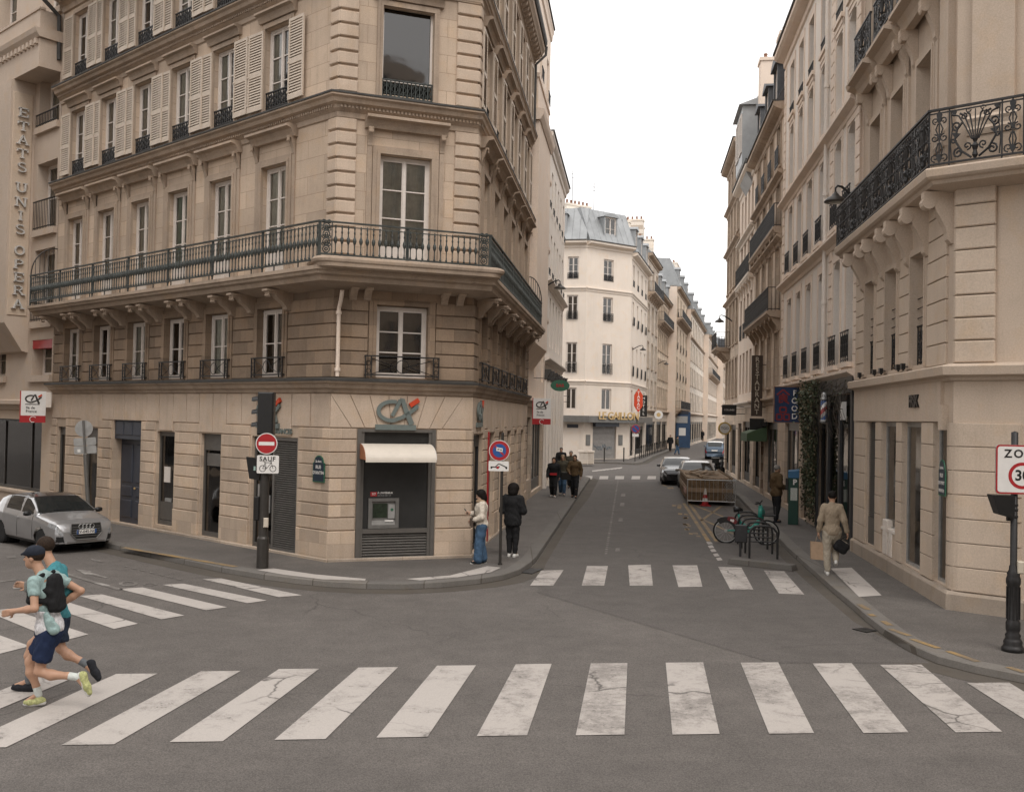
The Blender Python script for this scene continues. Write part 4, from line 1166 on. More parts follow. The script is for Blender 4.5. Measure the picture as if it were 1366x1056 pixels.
m = MB(); m.quad((.6,.9,.2), (FLEN,.9,.2), (FLEN,.9,15.5), (.6,.9,15.5)); m.put('room', MAT['room'], RB, FF)
# louvred grille beside the far end
a, b, z0, z1 = gr[0]
m = MB(); m.box(a, b, .09, .12, z0, z1); m.box(a, b, .03, .1, z0, 1.15)
for i in range(46):
    z = 1.18+(z1-1.2)*i/46; m.prism([(.09, z+.03), (.03, z), (.03, z+.014), (.09, z+.042)], a+.02, b-.02, 'x')
m.put('louvred_grille', MAT['shopgrey'], RB, FS)
# plinth, smooth coursed piers
def rmould(name, prof, mat='rb', path=RPATH):
    m = MB(); m.sweep(path, prof); return m.put(name, MAT[mat], RB, I4)
rmould('plinth', [(.005, .02), (.12, .02), (.12, .40), (.09, .44), (.005, .45)], 'plinth')
RGZ = [.46+.4286*i for i in range(8)]
for a, b in ((0, gr[0][0]-.1), (gr[0][1], gr[1][0]), (gr[1][1], gr[2][0]), (gr[2][1], gr[3][0])):
    m = MB(); courses(m, a, b, RGZ, -.05, .003, .014, .008); m.put('coursed_pier', MAT['rb_rust'], RB, FS)
# rounded corner blocks
def round_corner(z_list, a_in, b_in, r, out, mat, name, gap=.014, b=.012):
    n1 = Vector((-dRB.y, dRB.x)); d2 = Vector((math.sin(RAD(130)), math.cos(RAD(130)))); n2 = Vector((-.643, -.766)); d2 = Vector((.766, -.643))
    d1 = -dRB                                     # towards the corner along the street face
    c = RA + (n1+n2)/(1+n1.dot(n2))*out            # sharp outer corner
    def ring(o):
        p = [c - d1*a_in - n1*0, c - d1*r]
        q0, q1 = c-d1*r, c+d2*r
        pts = [RA-d1*a_in, c-d1*a_in]
        for k in range(6):
            t = k/5; w0, w1, w2 = (1-t)**2, 2*t*(1-t), t*t
            pts.append(q0*w0+c*w1+q1*w2)
        pts += [c+d2*b_in, RA+d2*b_in]
        cen = RA-(n1+n2)*.2
        return [(pp.x+(cen.x-pp.x)*o*.0+ (0), pp.y) for pp in pts], pts
    m = MB()
    for za, zb in zip(z_list[:-1], z_list[1:]):
        base, pts = ring(0); ins = [RA+(p-RA)*(1-b/max(out, .05)*.35) for p in pts]
        n = len(pts); z0_, z1_ = za+gap/2, zb-gap/2
        vs = [(p.x, p.y, z0_) for p in ins]+[(p.x, p.y, z0_+b) for p in pts]+[(p.x, p.y, z1_-b) for p in pts]+[(p.x, p.y, z1_) for p in ins]
        fs = [(j*n+i, j*n+(i+1) % n, (j+1)*n+(i+1) % n, (j+1)*n+i) for j in range(3) for i in range(n)]+[tuple(range(n-1, -1, -1)), tuple(3*n+i for i in range(n))]
        m.add(vs, fs)
    return m.put(name, MAT[mat], RB, I4)
round_corner(RGZ, .16, 1.14, .22, .05, 'rb_rust', 'corner_blocks')
RFZ = [4.52+.405*i for i in range(9)]
m = MB()
courses(m, .1, .72, RGZ, -.02, .003); m = None
for a, b in ((0, rc[0]-.68), (rc[0]+.68, rc[1]-.68), (rc[1]+.68, rc[2]-.68), (rc[2]+.68, RLEN-.36)):
    m = MB(); courses(m, a, b, RFZ, -.05, .003, .018, .010); m.put('coursed_pier', MAT['rb_rust'], RB, FS)
m = MB(); courses(m, .02, .70, RFZ, -.09, .003, .018, .02); m.put('corner_blocks', MAT['rb_rust'], RB, FF)
m = MB(); courses(m, RLEN-.02, RLEN+.05, RFZ, -.02, .003, .018, .01); m.put('corner_strip', MAT['rb_rust'], RB, FS)
for c in rc:
    m = MB(); surround(m, c-.5, c+.5, 4.56, 6.87, .15, -.05); m.put('window_surround', MAT['rb'], RB, FS)
    window(RB, FS, c-.5, 4.62, 1.0, 2.24, .27, rows=3, curtain='net')
    m = MB(); railing(m, c-.48, c+.48, 4.62, 5.45, 'lattice', .1); m.put('window_railing', MAT['iron'], RB, FS)
    for k in range(3): m2 = MB(); m2.box(c-.5, c+.5, .09, .11, 5.6+.2*k, 5.615+.2*k); m2.put('security_bar', MAT['iron'], RB, FS)
# fascia over the shop and the first cornice
m = MB(); m.box(.02, RLEN-.55, -.07, .003, 3.475, 4.22); m.put('shop_fascia', MAT['rb'], RB, FS)
m = MB(); m.box(RLEN-.50, RLEN-.30, -.12, .003, 3.32, 3.78); m.put('fascia_stop', MAT['rb_rust'], RB, FS)
rmould('string_course', [(.005, 4.2), (.06, 4.22), (.08, 4.27), (.22, 4.31), (.24, 4.46), (.20, 4.49), (.005, 4.53)])
# small floodlights along the ledge
for u in (7.0, 5.45, 4.8, 3.3, 2.9):
    m = MB(); m.box(-.06, .06, -.05, .03, .03, .15); m.box(-.015, .015, -.02, .02, 0, .04); m.tube([(0,.02,.08), (.12,.06,.08)], .012, 5)
    m.put('ledge_floodlight', MAT['black'], RB, FS @ T(U(u), -.14, 4.53))
# balcony
rbal = put('balcony', bpy.data.meshes.new('balcony'), RB, I4)
m = MB(); m.sweep(RPATH, [(.005, 7.62), (.46, 7.70), (.5, 7.76), (.56, 7.78), (.60, 7.82), (.62, 7.94), (.60, 7.97), (.005, 7.99)]); m.put('balcony_slab', MAT['rb'], rbal, I4)
cmb = MB(); cmb.prism(scroll_profile(.55, .95), -.1, .1, 'x'); cmb.lathe([(.12, -.11), (.12, .11)], (0, -.46, -.2), 12, 'x'); CRB = cmb.mesh('corbel', MAT['rb'])
for c in rc:
    for s_ in (-1, 1): put('corbel', CRB, rbal, FS @ T(c+s_*.66, -.004, 7.66))
put('corbel', CRB, rbal, FS @ T(RLEN-.2, .03, 7.66)); put('corbel', CRB, rbal, FF @ T(2.2, -.004, 7.66)); put('corbel', CRB, rbal, FF @ T(4.1, -.004, 7.66))
def lyre_rail(mb, x0, x1, z0, z1, dense=False):
    """scrollwork balcony panel railing: wide lyre panels between narrow knotted ones"""
    mb.box(x0-.02, x1+.02, -.03, .03, z1-.035, z1); mb.box(x0, x1, -.015, .015, z1-.09, z1-.07); mb.box(x0, x1, -.02, .02, z0+.05, z0+.08)
    h = z1-z0; x = x0; k = 0
    if dense:
        for i in range(int((x1-x0)/.12)):
            c = x0+.06+.12*i; mb.box(c-.009, c+.009, -.008, .008, z0+.06, z1-.08)
            for zz in (.22, .5, .78): mb.lathe([(.0, z0+h*zz-.06), (.03, z0+h*zz), (.0, z0+h*zz+.06)], (c, 0, 0), 5)
    while x < x1-.1:
        wd = (.34 if k % 2 == 0 else .86); wd = min(wd, x1-x)
        mb.box(x-.012, x+.012, -.012, .012, z0, z1-.03); c = x+wd/2; zc = z0+h*.5
        if k % 2 == 0 or wd < .5:
            r = min(.075, wd*.24)
            for s_ in (-1, 1):
                mb.spiral((c+s_*r*1.05, zc), r, .02, math.pi/2, 1.2*s_, .014, 0, 10, 5)
                mb.spiral((c+s_*r*1.0, z0+h*.17), r, .02, -math.pi/2, 1.1*s_, .013, 0, 10, 5); mb.spiral((c+s_*r*.9, z0+h*.80), r*.8, .02, -math.pi/2, 1.1*s_, .013, 0, 10, 5)
                mb.tube([(c, 0, z0+.1), (c+s_*.055, 0, z0+h*.3), (c+s_*.02, 0, z0+h*.42)], .013, 5); mb.tube([(c+s_*.02, 0, zc+.05), (c+s_*.06, 0, zc+.16), (c+s_*.02, 0, zc+.26)], .013, 5)
            mb.prism([(c-.05, z0+h*.9), (c, z0+h*.97), (c+.05, z0+h*.9), (c+.02, z0+h*.76), (c-.02, z0+h*.76)], -.012, .012, 'y'); mb.box(c-.01, c+.01, -.01, .01, z0+.05, z1-.08)
            mb.prism([(c-.045, z0+.16), (c, z0+.08), (c+.045, z0+.16), (c, z0+.26)], -.014, .014, 'y')
        else:
            r = .11
            for s_ in (-1, 1):
                for j in range(1, 4):                    # ostrich-plume of strings
                    t = s_*j*.075
                    mb.tube([(c+t*.25, 0, z0+h*.40), (c+t*.7, 0, z0+h*.62), (c+t*1.2, 0, z0+h*.82), (c+t*1.7, 0, z0+h*.86)], [.011, .013, .016, .022], 5)
                mb.tube([(c+s_*.06, 0, z0+h*.1), (c+s_*.22, 0, z0+h*.22), (c+s_*.34, 0, z0+h*.42), (c+s_*.30, 0, z0+h*.60), (c+s_*.22, 0, z0+h*.70)], .021, 5)
                mb.spiral((c+s_*.28, z0+h*.20), .09, .018, math.pi/2, -1.3*s_, .019, 0, 11, 5); mb.spiral((c+s_*.31, z0+h*.66), .085, .018, -math.pi/2, 1.3*s_, .019, 0, 11, 5)
                mb.spiral((c+s_*.36, z0+h*.42), .05, .015, 0, 1.1*s_, .016, 0, 8, 5)
                mb.prism([(c+s_*.32, z0+h*.44), (c+s_*.40, z0+h*.56), (c+s_*.24, z0+h*.52)], -.012, .012, 'y')
                mb.spiral((c+s_*.12, z0+h*.90), .05, .015, 0, 1.0*s_, .010, 0, 8, 5)
            for s_ in (-1, 1):
                mb.spiral((c+s_*.13, z0+h*.30), .075, .015, -math.pi/2, -1.2*s_, .016, 0, 10, 5); mb.spiral((c+s_*.19, z0+h*.80), .06, .015, math.pi/2, 1.2*s_, .014, 0, 9, 5)
                mb.tube([(c+s_*.39, 0, z0+h*.10), (c+s_*.41, 0, z0+h*.35), (c+s_*.38, 0, z0+h*.62), (c+s_*.40, 0, z0+h*.92)], .012, 5); mb.prism([(c+s_*.30, z0+h*.90), (c+s_*.40, z0+h*.94), (c+s_*.36, z0+h*.82)], -.01, .01, 'y')
            mb.tube([(c, 0, z0+h*.4), (c, 0, z0+h*.9)], .011, 5)
            mb.lathe([(.02, z0+.08), (.05, z0+.14), (.03, z0+.22), (.06, z0+.30), (.025, z0+.36), (.05, z0+.42)], (c, 0, 0), 7)
        x += wd; k += 1
    mb.box(x1-.012, x1+.012, -.012, .012, z0, z1-.03)
ro = offset_path(RPATH, [.55, .55])
for P, Q in ((ro[0], ro[1]), (ro[1], ro[1]+(ro[2]-ro[1]).normalized()*6)):
    d = Q-P; M_ = frame(P, math.degrees(math.atan2(d.x, d.y)), 0); m = MB(); lyre_rail(m, 0, d.length, 7.97, 9.02, P is ro[0]); m.put('balcony_railing', MAT['iron'], rbal, M_)
d = RBf-ro[0]; M_ = frame(ro[0], math.degrees(math.atan2(d.x, d.y)), 0); m = MB(); lyre_rail(m, 0, d.length, 7.97, 9.02); m.put('balcony_railing', MAT['iron'], rbal, M_)
# second floor: hoods on big consoles, third floor rails
cmb = MB(); cmb.prism(scroll_profile(.36, .8), -.09, .09, 'x'); cmb.lathe([(.09, -.1), (.09, .1)], (0, -.28, -.16), 10, 'x'); CRB2 = cmb.mesh('console', MAT['rb'])
for c in rc:
    m = MB(); surround(m, c-.52, c+.52, 7.95, 10.87, .17, .04, .10); hood(m, c-.86, c+.86, 11.72, .48, .38)
    m.box(c-.86, c-.70, .05, .104, 7.99, 11.7); m.box(c+.70, c+.86, .05, .104, 7.99, 11.7); m.put('window_surround', MAT['rb'], RB, FS)
    for s_ in (-1, 1): put('console', CRB2, RB, FS @ T(c+s_*.77, .09, 11.74))
    window(RB, FS, c-.52, 7.95, 1.04, 2.9, .40, rows=3, kick=.4, curtain='net'); window(RB, FS, c-.52, 12.35, 1.04, 2.35, .40, rows=3, curtain='net')
    m = MB(); surround(m, c-.52, c+.52, 12.3, 14.71, .15, .05, .10); m.put('window_surround', MAT['rb'], RB, FS)
    m = MB(); lyre_rail(m, c-.86, c+.86, 12.3, 13.2); m.put('window_railing', MAT['iron'], RB, FS @ T(0, -.30, 0))
rmould('cornice', [(-.09, 11.85), (.12, 11.9), (.16, 12.0), (.34, 12.08), (.38, 12.2), (.34, 12.24), (-.09, 12.28)])
rmould('eaves_cornice', [(-.09, RE-.6), (.1, RE-.5), (.15, RE-.3), (.6, RE-.15), (.65, RE+.1), (-.09, RE+.15)])
# giant pilasters at the corner
for M_, a, b, y in ((FS, RLEN-.95, RLEN-.42, -.04), (FF, .28, .98, -.10), (FF, 1.5, 1.9, -.02)):
    m = MB(); m.box(a, b, y, .12, 8.9, 15.8); m.box(a-.06, b+.06, y-.05, .12, 8.0, 8.55); m.prism([(.1, 8.55), (y-.07, 8.56), (y-.09, 8.66), (y-.05, 8.72), (y-.05, 8.80), (y-.07, 8.86), (y-.02, 8.92), (.1, 8.93)], a-.06, b+.06, 'x')
    m.put('pilaster', MAT['rb'], RB, M_)
m = MB(); hroof = [(p.x, p.y, RE+.15) for p in offset_path(RPATH, [.5, .5])]
e1 = Vector(RPATH[2])+Vector((.766, .643))*0+Vector((.643, .766))*10; e2 = RBf+Vector((.99, -.12))*9
m.poly(hroof+[(e1.x, e1.y, RE+.15), (e2.x+6, e2.y, RE+.15), (e2.x, e2.y, RE+.15)]); m.put('roof', MAT['zinc'], RB, I4)
m = MB(); m.quad((RBf.x,RBf.y,0), (e2.x,e2.y,0), (e2.x,e2.y,RE+.1), (RBf.x,RBf.y,RE+.1)); m.put('party_wall', MAT['beige'], RB, I4)
# electricity boxes under the second shop window
for x, w_, h_, nm in ((U(5.02), .42, .78, 'meter_box'), (U(4.5), .30, .62, 'meter_box')):
    m = MB(); m.bev(x, x+w_, -.02, .12, .46, .46+h_, .012); m.box(x+w_*.3, x+w_*.62, -.028, -.018, .46+h_*.55, .46+h_*.8); m.put(nm, MAT['white_r'], RB, FS)
m = MB(); m.box(gr[1][0], gr[1][1], -.03, .13, 1.0, 1.06); m.put('window_sill', MAT['white_r'], RB, FS)

# ================================================================ RIGHT SIDE OF THE STREET, further up
def right_strip(u0, u1):
    """origin and width of a plot between distances u0 and u1 from the right corner building's far end"""
    return (RBf + dRB*u1, RDEG+180, u1-u0)
o, dg, W_ = right_strip(.02, 13.8)
xs = lambda us: [W_-u for u in us]
c3 = [(W_-u, 1.0) for u in (11.75, 9.65, 7.55, 5.2, 2.75, .95)]
B3, M3 = street_building('apartment_building', 'long off-white rendered building with arch-topped windows and a black barber shop below', o, dg, W_, 10, 18.0,
    [dict(z=5.05, h=3.0, cols=c3, rise=.14, rail='lattice', rh=.85, ry=-.14, surr=False), dict(z=9.0, h=2.55, cols=c3, rise=.14, rail='lattice', rh=.8, ry=-.14, surr=False), dict(z=12.35, h=2.3, cols=c3, rise=.14, surr=False), dict(z=15.1, h=1.95, cols=c3, surr=False, rail='bars', rh=.35)],
    'white_r', gf=[(W_-5.55, W_-.25, .14, 4.2, 'shopd'), (W_-8.6, W_-7.55, .14, 3.2, 'door'), (W_-12.6, W_-9.2, .3, 3.4, 'shop')], gf_top=4.75, gf_mat='tan', corn=(4.8, 8.75, 12.0), trim='beige', chimneys=((1.0, 3, .8, 3.4, 4.2),), reveal=.34)
for x, w_ in c3:
    for z, h in ((5.05, 3.0), (9.0, 2.55), (12.35, 2.3), (15.1, 1.95)):
        m = MB(); m.box(x-w_/2-.16, x-w_/2-.01, -.03, .003, z-.4, z+h+.25); m.box(x+w_/2+.01, x+w_/2+.16, -.03, .003, z-.4, z+h+.25); m.box(x-w_/2-.01, x+w_/2+.01, -.028, .003, z+h+.01, z+h+.25)
        m.put('window_surround', MAT['beige'], B3, M3)
        m = MB(); m.box(x-w_/2-.1, x+w_/2+.1, -.2 if z < 11 else -.1, .003, z-.14, z-.01); m.box(x-w_/2-.0, x+w_/2+.0, -.12 if z < 11 else -.05, .003, z-.3, z-.14); m.put('window_sill', MAT['beige'], B3, M3)
for u in (3.7, 4.75, 13.55, .15):
    m = MB(); courses(m, W_-u-.24, W_-u+.22, [4.85+.37*i for i in range(35)], -.035, .003, .03, .01); m.put('quoins', MAT['beige'], B3, M3)
dp = MB(); dp.tube([(W_-4.28,-.09,17.6), (W_-4.28,-.09,4.9)], .06, 8)
for z in (7, 10.3, 13.6, 16.4): dp.lathe([(.085, z), (.085, z+.1)], (W_-4.28, -.09, 0), 8)
dp.put('downpipe', MAT['white_r'], B3, M3)
o, dg, W_ = right_strip(13.82, 23.6)
c4 = ev(1.5, W_-1.4, 4, 1.05)
B4, M4 = street_building('apartment_building', 'ornate tan stone building with continuous iron balconies beside the off-white arched-window one', o, dg, W_, 10, 16.2,
    [dict(z=4.9, h=2.2, cols=c4), dict(z=7.9, h=2.7, cols=c4, balc=((.5, W_-.4, .55),)), dict(z=11.3, h=2.2, cols=c4, balc=((.5, W_-.4, .35),)), dict(z=13.9, h=1.75, cols=c4, rail='panel', rh=.8, ry=-.12)],
    'tan', gf=[(.6, 3.2, .3, 3.3, 'shopd'), (3.6, 4.6, .14, 3.3, 'door'), (5.2, 9.0, .3, 3.4, 'shop')], gf_top=4.3, corn=(4.4, 10.9, 13.5), trim='lime_corn', chimneys=((.55, .05, .95, 1.1, 5.0), (7.5, .05, 1.0, 1.3, 3.6), (2.0, 3.2, 1.2, 1.6, 4.8)), dormers=ev(2.0, W_-2, 3, 1.0), roof='slate', mansard=2.4)
o, dg, W_ = right_strip(23.62, 31.0)
c5 = ev(1.2, W_-1.2, 4, .95)
B5, M5 = street_building('apartment_building', 'narrow cream building with zinc roof bay, beyond the tan ornate one', o, dg, W_, 10, 16.4,
    [dict(z=4.9, h=2.2, cols=c5, surr=False), dict(z=7.9, h=2.2, cols=c5, rail='panel', surr=False), dict(z=10.9, h=2.1, cols=c5, balc=((.3, W_-.3, .3),), surr=False), dict(z=13.7, h=1.9, cols=c5, surr=False)],
    'beige', gf=[(.6, 2.4, .14, 3.3, 'shopd'), (3.0, 6.6, .3, 3.4, 'shopd')], gf_top=4.3, gf_mat='tan', corn=(4.4, 13.3), trim='cream', mansard=2.6, dormers=((1.6, 1.0),))
m = MB(); m.box(W_-4.6, W_-1.4, -.55, 2, 16.6, 19.6); m.prism([(-.75, 19.6), (1.9, 20.6), (2.2, 20.6), (2.2, 19.6)], W_-4.8, W_-1.2, 'x'); m.prism([(-.55, 16.6), (0, 15.6), (0, 16.6)], W_-4.6, W_-1.4, 'x')
zb = m.put('roof_bay', MAT['zinc'], B5, M5); window(zb, M5, W_-4.3, 17.2, 1.2, 2.0, -.62, rows=2); window(zb, M5, W_-2.7, 17.2, 1.2, 2.0, -.62, rows=2)
o, dg, W_ = right_strip(31.02, 39.4)
c6 = ev(1.3, W_-1.1, 4, 1.0)
B6, M6 = street_building('apartment_building', 'tall tan stone building with louvred shutters and corner balcony at the far crossroads', o, dg, W_, 9, 19.6,
    [dict(z=4.9, h=2.2, cols=c6), dict(z=8.0, h=2.6, cols=c6, balc=((-.6, 3.2, .9), )), dict(z=11.5, h=2.3, cols=c6), dict(z=14.5, h=2.1, cols=c6), dict(z=17.1, h=1.8, cols=c6)],
    'tan', gf=[(.6, 3.4, .3, 3.2, 'shopd'), (4.2, 7.6, .3, 3.2, 'shop')], gf_top=4.3, corn=(4.4, 10.9, 14.1, 16.8), trim='lime_corn', mansard=2.4, roof='slate')
for x in (.35, 2.15): put('shutter', shutter_mesh(.5, 2.6), B6, M6 @ T(x, -.08, 8.0))
# ================================================================ HOTEL beside the left facade
HW = 12.0
Ho = L1 + dL*(WL+.02+HW)
MH = frame(Ho, 132)
HT = thing('hotel_building', 'plain pale rendered hotel at the left edge with deep-set windows and a projecting letter panel', 'building', MH)
XH = lambda u: HW-(u-WL)
hx = [XH(15.12), XH(18.75), XH(22.2)]
hops = [(c-.76, c+.76, za, zb) for c in hx for za, zb in ((4.45, 5.6), (6.2, 8.55), (9.2, 11.4), (12.6, 14.2), (16.3, 18.6))]
m = MB(); wall_grid(m, 0, HW, 3.6, 19.5, hops, .42); m.put('wall', MAT['hotel'], HT, MH)
m = MB(); wall_grid(m, 0, HW, 0, 3.6, [(.4, XH(14.95), .62, 3.0)], .5); m.put('ground_floor_wall', MAT['hotel_panel'], HT, MH)
m = MB(); m.quad((.02,.9,.1), (HW-.02,.9,.1), (HW-.02,.9,19.4), (.02,.9,19.4)); m.put('room', MAT['room'], HT, MH)
m = MB(); m.quad((0,0,19.5), (HW,0,19.5), (HW,9,21), (0,9,21)); m.quad((HW,0,16), (HW,9,16), (HW,9,21), (HW,0,19.5)); m.put('roof', MAT['zinc'], HT, MH)
for c in hx:
    for z, h, k in ((4.45, 1.15, 0), (6.2, 2.35, 1), (9.2, 2.2, 1), (12.6, 1.6, 2), (16.3, 2.3, 0)):
        window(HT, MH, c-.76, z, 1.52, h, .36, rows=2, curtain='split')
        m = MB(); m.box(c-.85, c+.85, -.12, .004, z-.22, z-.01); m.put('window_sill', MAT['hotel'], HT, MH)
        if k: rail_part(HT, MH, c-.78, z, 1.56, .95 if k == 1 else .42, 'bars', -.08)
    m = MB(); m.box(c-.76, c+.76, .02, .3, 5.32, 5.6); m.put('red_blind', MAT['red'], HT, MH)
m = MB(); m.box(.4, XH(14.95), .28, .34, .62, .72); m.box(.4, XH(14.95), .28, .34, 2.92, 3.0)
for x in (1.0, 3.2, 5.4, 7.6, 9.8): m.box(x, x+.05, .28, .33, .72, 2.92)
so_ = m.put('shop_window', MAT['iron_d'], HT, MH); m = MB(); m.quad((.4,.32,.7), (XH(14.95),.32,.7), (XH(14.95),.32,2.95), (.4,.32,2.95)); m.put('pane', MAT['glass_d'], so_)
m = MB(); m.prism([(.004, 3.3), (-.06, 3.32), (-.1, 3.42), (-.22, 3.5), (-.22, 3.62), (.004, 3.66)], 0, HW, 'x'); m.put('string_course', MAT['hotel'], HT, MH)
m = MB(); m.box(0, XH(14.95), -.10, .0, .08, .60); m.box(0, XH(14.95), -.14, .0, .56, .64); m.put('plinth', MAT['hotel'], HT, MH)
# letter panel and boxed cornice
BAYX = XH(16.2)
m = MB(); m.box(-.1, BAYX, -.78, .003, 6.15, 14.14); m.prism([(.003, 5.2), (-.2, 5.25), (-.78, 6.15), (.003, 6.15)], -.1, BAYX, 'x'); m.put('projecting_bay', MAT['hotel'], HT, MH)
MCK = MH @ T(BAYX, -.78, 0) @ RZ(RAD(90))            # the side of the bay that faces the street corner
m = MB(); m.bev(.07, .70, -.035, .003, 6.4, 13.75, .02); m.put('letter_panel', MAT['hotel_panel'], HT, MCK)
for z in (6.6, 9.4, 12.2): window(HT, MH, XH(18.9), z+.1, 1.3, 1.6, -.80, rows=2, curtain='net')
m = MB(); m.box(0, XH(14.3), -.70, .003, 14.15, 15.05); m.prism([(.0, 15.05), (-.74, 15.07), (-.84, 15.2), (-.88, 15.34), (0, 15.4)], -.1, XH(14.2), 'x'); m.box(0, XH(14.4), -.66, -.54, 15.4, 16.0); m.box(XH(14.4)-.12, XH(14.4), -.54, 0, 15.4, 16.0); m.box(-.02, XH(14.36), -.70, -.5, 16.0, 16.07)
n = 34
for i in range(n): x = XH(14.35)-.02-i*.3; m.box(x-.15, x, -.80, -.70, 14.88, 15.04)
m.put('boxed_cornice', MAT['hotel'], HT, MH)
lt = thing('hotel_lettering', 'silver slab letters ETATS UNIS OPERA running down the hotel panel', 'sign', MCK @ T(.38, -.1, 10))
chars = [(c, 3.4+(543-y)*.0238) for c, y in (('E',136), ('T',155), ('A',174), ('T',193), ('S',212), ('U',240), ('N',260), ('I',279), ('S',298), ('O',327), ('P',346), ('E',364), ('R',382), ('A',401))]
def slab_letter(ch, h):
    """heavy letter with slab serifs: a font outline plus feet"""
    me = text_mesh(ch, h*1.35, .035, MAT['letter'], bold=.012)
    return me
_lc = {}
for ch, z in chars:
    if ch not in _lc:
        mb_ = MB(); h = .20; w_ = .15; t_ = .05
        def bar(x0, z0, x1, z1, th=t_): 
            d = Vector((x1-x0, z1-z0)); n_ = Vector((-d.y, d.x)).normalized()*th/2
            mb_.prism([(x0-n_.x, z0-n_.y), (x1-n_.x, z1-n_.y), (x1+n_.x, z1+n_.y), (x0+n_.x, z0+n_.y)], -.05, .02, 'y')
        ser = lambda x, z_: mb_.prism([(x-.07, z_-.018), (x+.07, z_-.018), (x+.07, z_+.018), (x-.07, z_+.018)], -.052, .018, 'y')
        if ch in 'EPRTIN': pass
        if ch == 'E': bar(-.10, -h, -.10, h); [bar(-.16, q, .15, q, .045) for q in (-h+.02, h-.02)]; bar(-.1, 0, .07, 0, .045); bar(.14, h, .14, h-.12, .035); bar(.14, -h, .14, -h+.12, .035)
        if ch == 'T': bar(0, -h, 0, h); bar(-.17, h-.02, .17, h-.02, .045); ser(0, -h+.015); bar(-.16, h, -.16, h-.12, .035); bar(.16, h, .16, h-.12, .035)
        if ch == 'A': bar(-.14, -h, 0, h); bar(.14, -h, 0, h); bar(-.09, -.06, .09, -.06, .04); ser(-.14, -h+.015); ser(.14, -h+.015)
        if ch == 'U': bar(-.12, h, -.12, -.06); bar(.12, h, .12, -.06); [bar(.12*math.cos(a), -.07+.12*math.sin(a), .12*math.cos(a+.55), -.07+.12*math.sin(a+.55)) for a in (math.pi, math.pi+.52, math.pi+1.04, math.pi+1.57, math.pi+2.1, math.pi+2.6)]; ser(-.12, h-.015); ser(.12, h-.015)
        if ch == 'N': bar(-.13, -h, -.13, h, .045); bar(.13, -h, .13, h, .045); bar(-.13, h, .13, -h); ser(-.13, -h+.015); ser(-.13, h-.015); ser(.13, h-.015)
        if ch == 'I': bar(0, -h, 0, h); ser(0, h-.015); ser(0, -h+.015)
        if ch == 'O': [bar(.14*math.cos(a), h*.93*math.sin(a), .14*math.cos(a+.42), h*.93*math.sin(a+.42)) for a in [k*.3927 for k in range(16)]]
        if ch in 'PR': bar(-.11, -h, -.11, h); ser(-.11, -h+.015); [bar(-.02+.13*math.cos(a), .09+.09*math.sin(a), -.02+.13*math.cos(a+.45), .09+.09*math.sin(a+.45), .045) for a in (-1.57, -1.1, -.6, -.1, .4, .9, 1.2)]; bar(-.11, h-.02, 0, h-.02, .04); bar(-.11, 0, 0, 0, .04)
        if ch == 'R': bar(.0, 0, .15, -h); ser(.15, -h+.015)
        if ch == 'S': [bar(.11*math.cos(a), .10+.09*math.sin(a), .11*math.cos(a+.5), .10+.09*math.sin(a+.5), .05) for a in (.5, .9, 1.4, 1.9, 2.4, 2.9, 3.4, 3.9, 4.3)]; [bar(.12*math.cos(a), -.10+.095*math.sin(a), .12*math.cos(a-.5), -.10+.095*math.sin(a-.5), .05) for a in (1.7, 1.3, .8, .3, -.2, -.7, -1.2, -1.7, -2.2)]
        _lc[ch] = mb_.mesh('letter', MAT['letter'])
    put('letter', _lc[ch], lt, MCK @ T(.38, -.07, z) @ S3(1.0, 1, .76))

# ================================================================ LEFT SIDE OF THE STREET, beyond the corner building
NB = R2 + dR*.02 + Vector((-.99, .12))*.32
W_ = 10.4
B2, M2 = street_building('plain_building', 'tall plain beige building with a corbelled oriel next to the corner building', NB, 7, W_, 8, 21.4,
    [dict(z=5.0, h=1.9, cols=[(2.6, .9), (6.0, .9), (9.2, .9)], surr=False), dict(z=8.0, h=2.2, cols=[(6.0, .9), (9.2, .9)], surr=False), dict(z=11.2, h=2.2, cols=[(6.0, .9), (9.2, .9)], surr=False), dict(z=14.3, h=2.2, cols=[(6.0, .9), (9.2, .9)], surr=False), dict(z=17.6, h=2.0, cols=[(3.0, .9), (6.0, .9), (9.2, .9)], surr=False, rail='bars', rh=.5, ry=-.1)],
    'beige', gf=[(.5, 4.6, .9, 3.4, 'door'), (5.2, 9.8, .3, 3.4, 'shop')], gf_top=4.2, gf_mat='tan', corn=(4.1,), corn_d=.3, trim='beige', eave_d=.14, mansard=0, roof='zinc', chimneys=((4, 4, 3, 1, 2.6),))
m = MB(); m.box(.25, 5.0, -.56, .003, 6.1, 14.2); m.prism([(.003, 5.3), (-.56, 6.1), (.003, 6.1)], .25, 5.0, 'x'); m.prism([(.003, 14.2), (-.6, 14.22), (-.70, 14.4), (-.74, 14.6), (.003, 14.7)], .15, 5.1, 'x'); m.box(.3, 4.9, -.48, .003, 14.7, 15.8); m.box(.25, 4.95, -.53, .003, 15.8, 15.95)
orl = m.put('oriel', MAT['beige'], B2, M2)
for x in (6.0, 9.2):
    for z in (7.85, 11.05, 14.15): m = MB(); m.prism([(.003, z-.45), (-.22, z-.1), (-.22, z+.05), (.003, z+.05)], x-.55, x+.55, 'x'); m.put('balconette', MAT['beige'], B2, M2)
NC = NB + dR*(W_+.02); WC2 = 11.8
pc = [(x, .8) for x in (1.2, 3.1, 5.0, 6.9, 8.8, 10.7)]
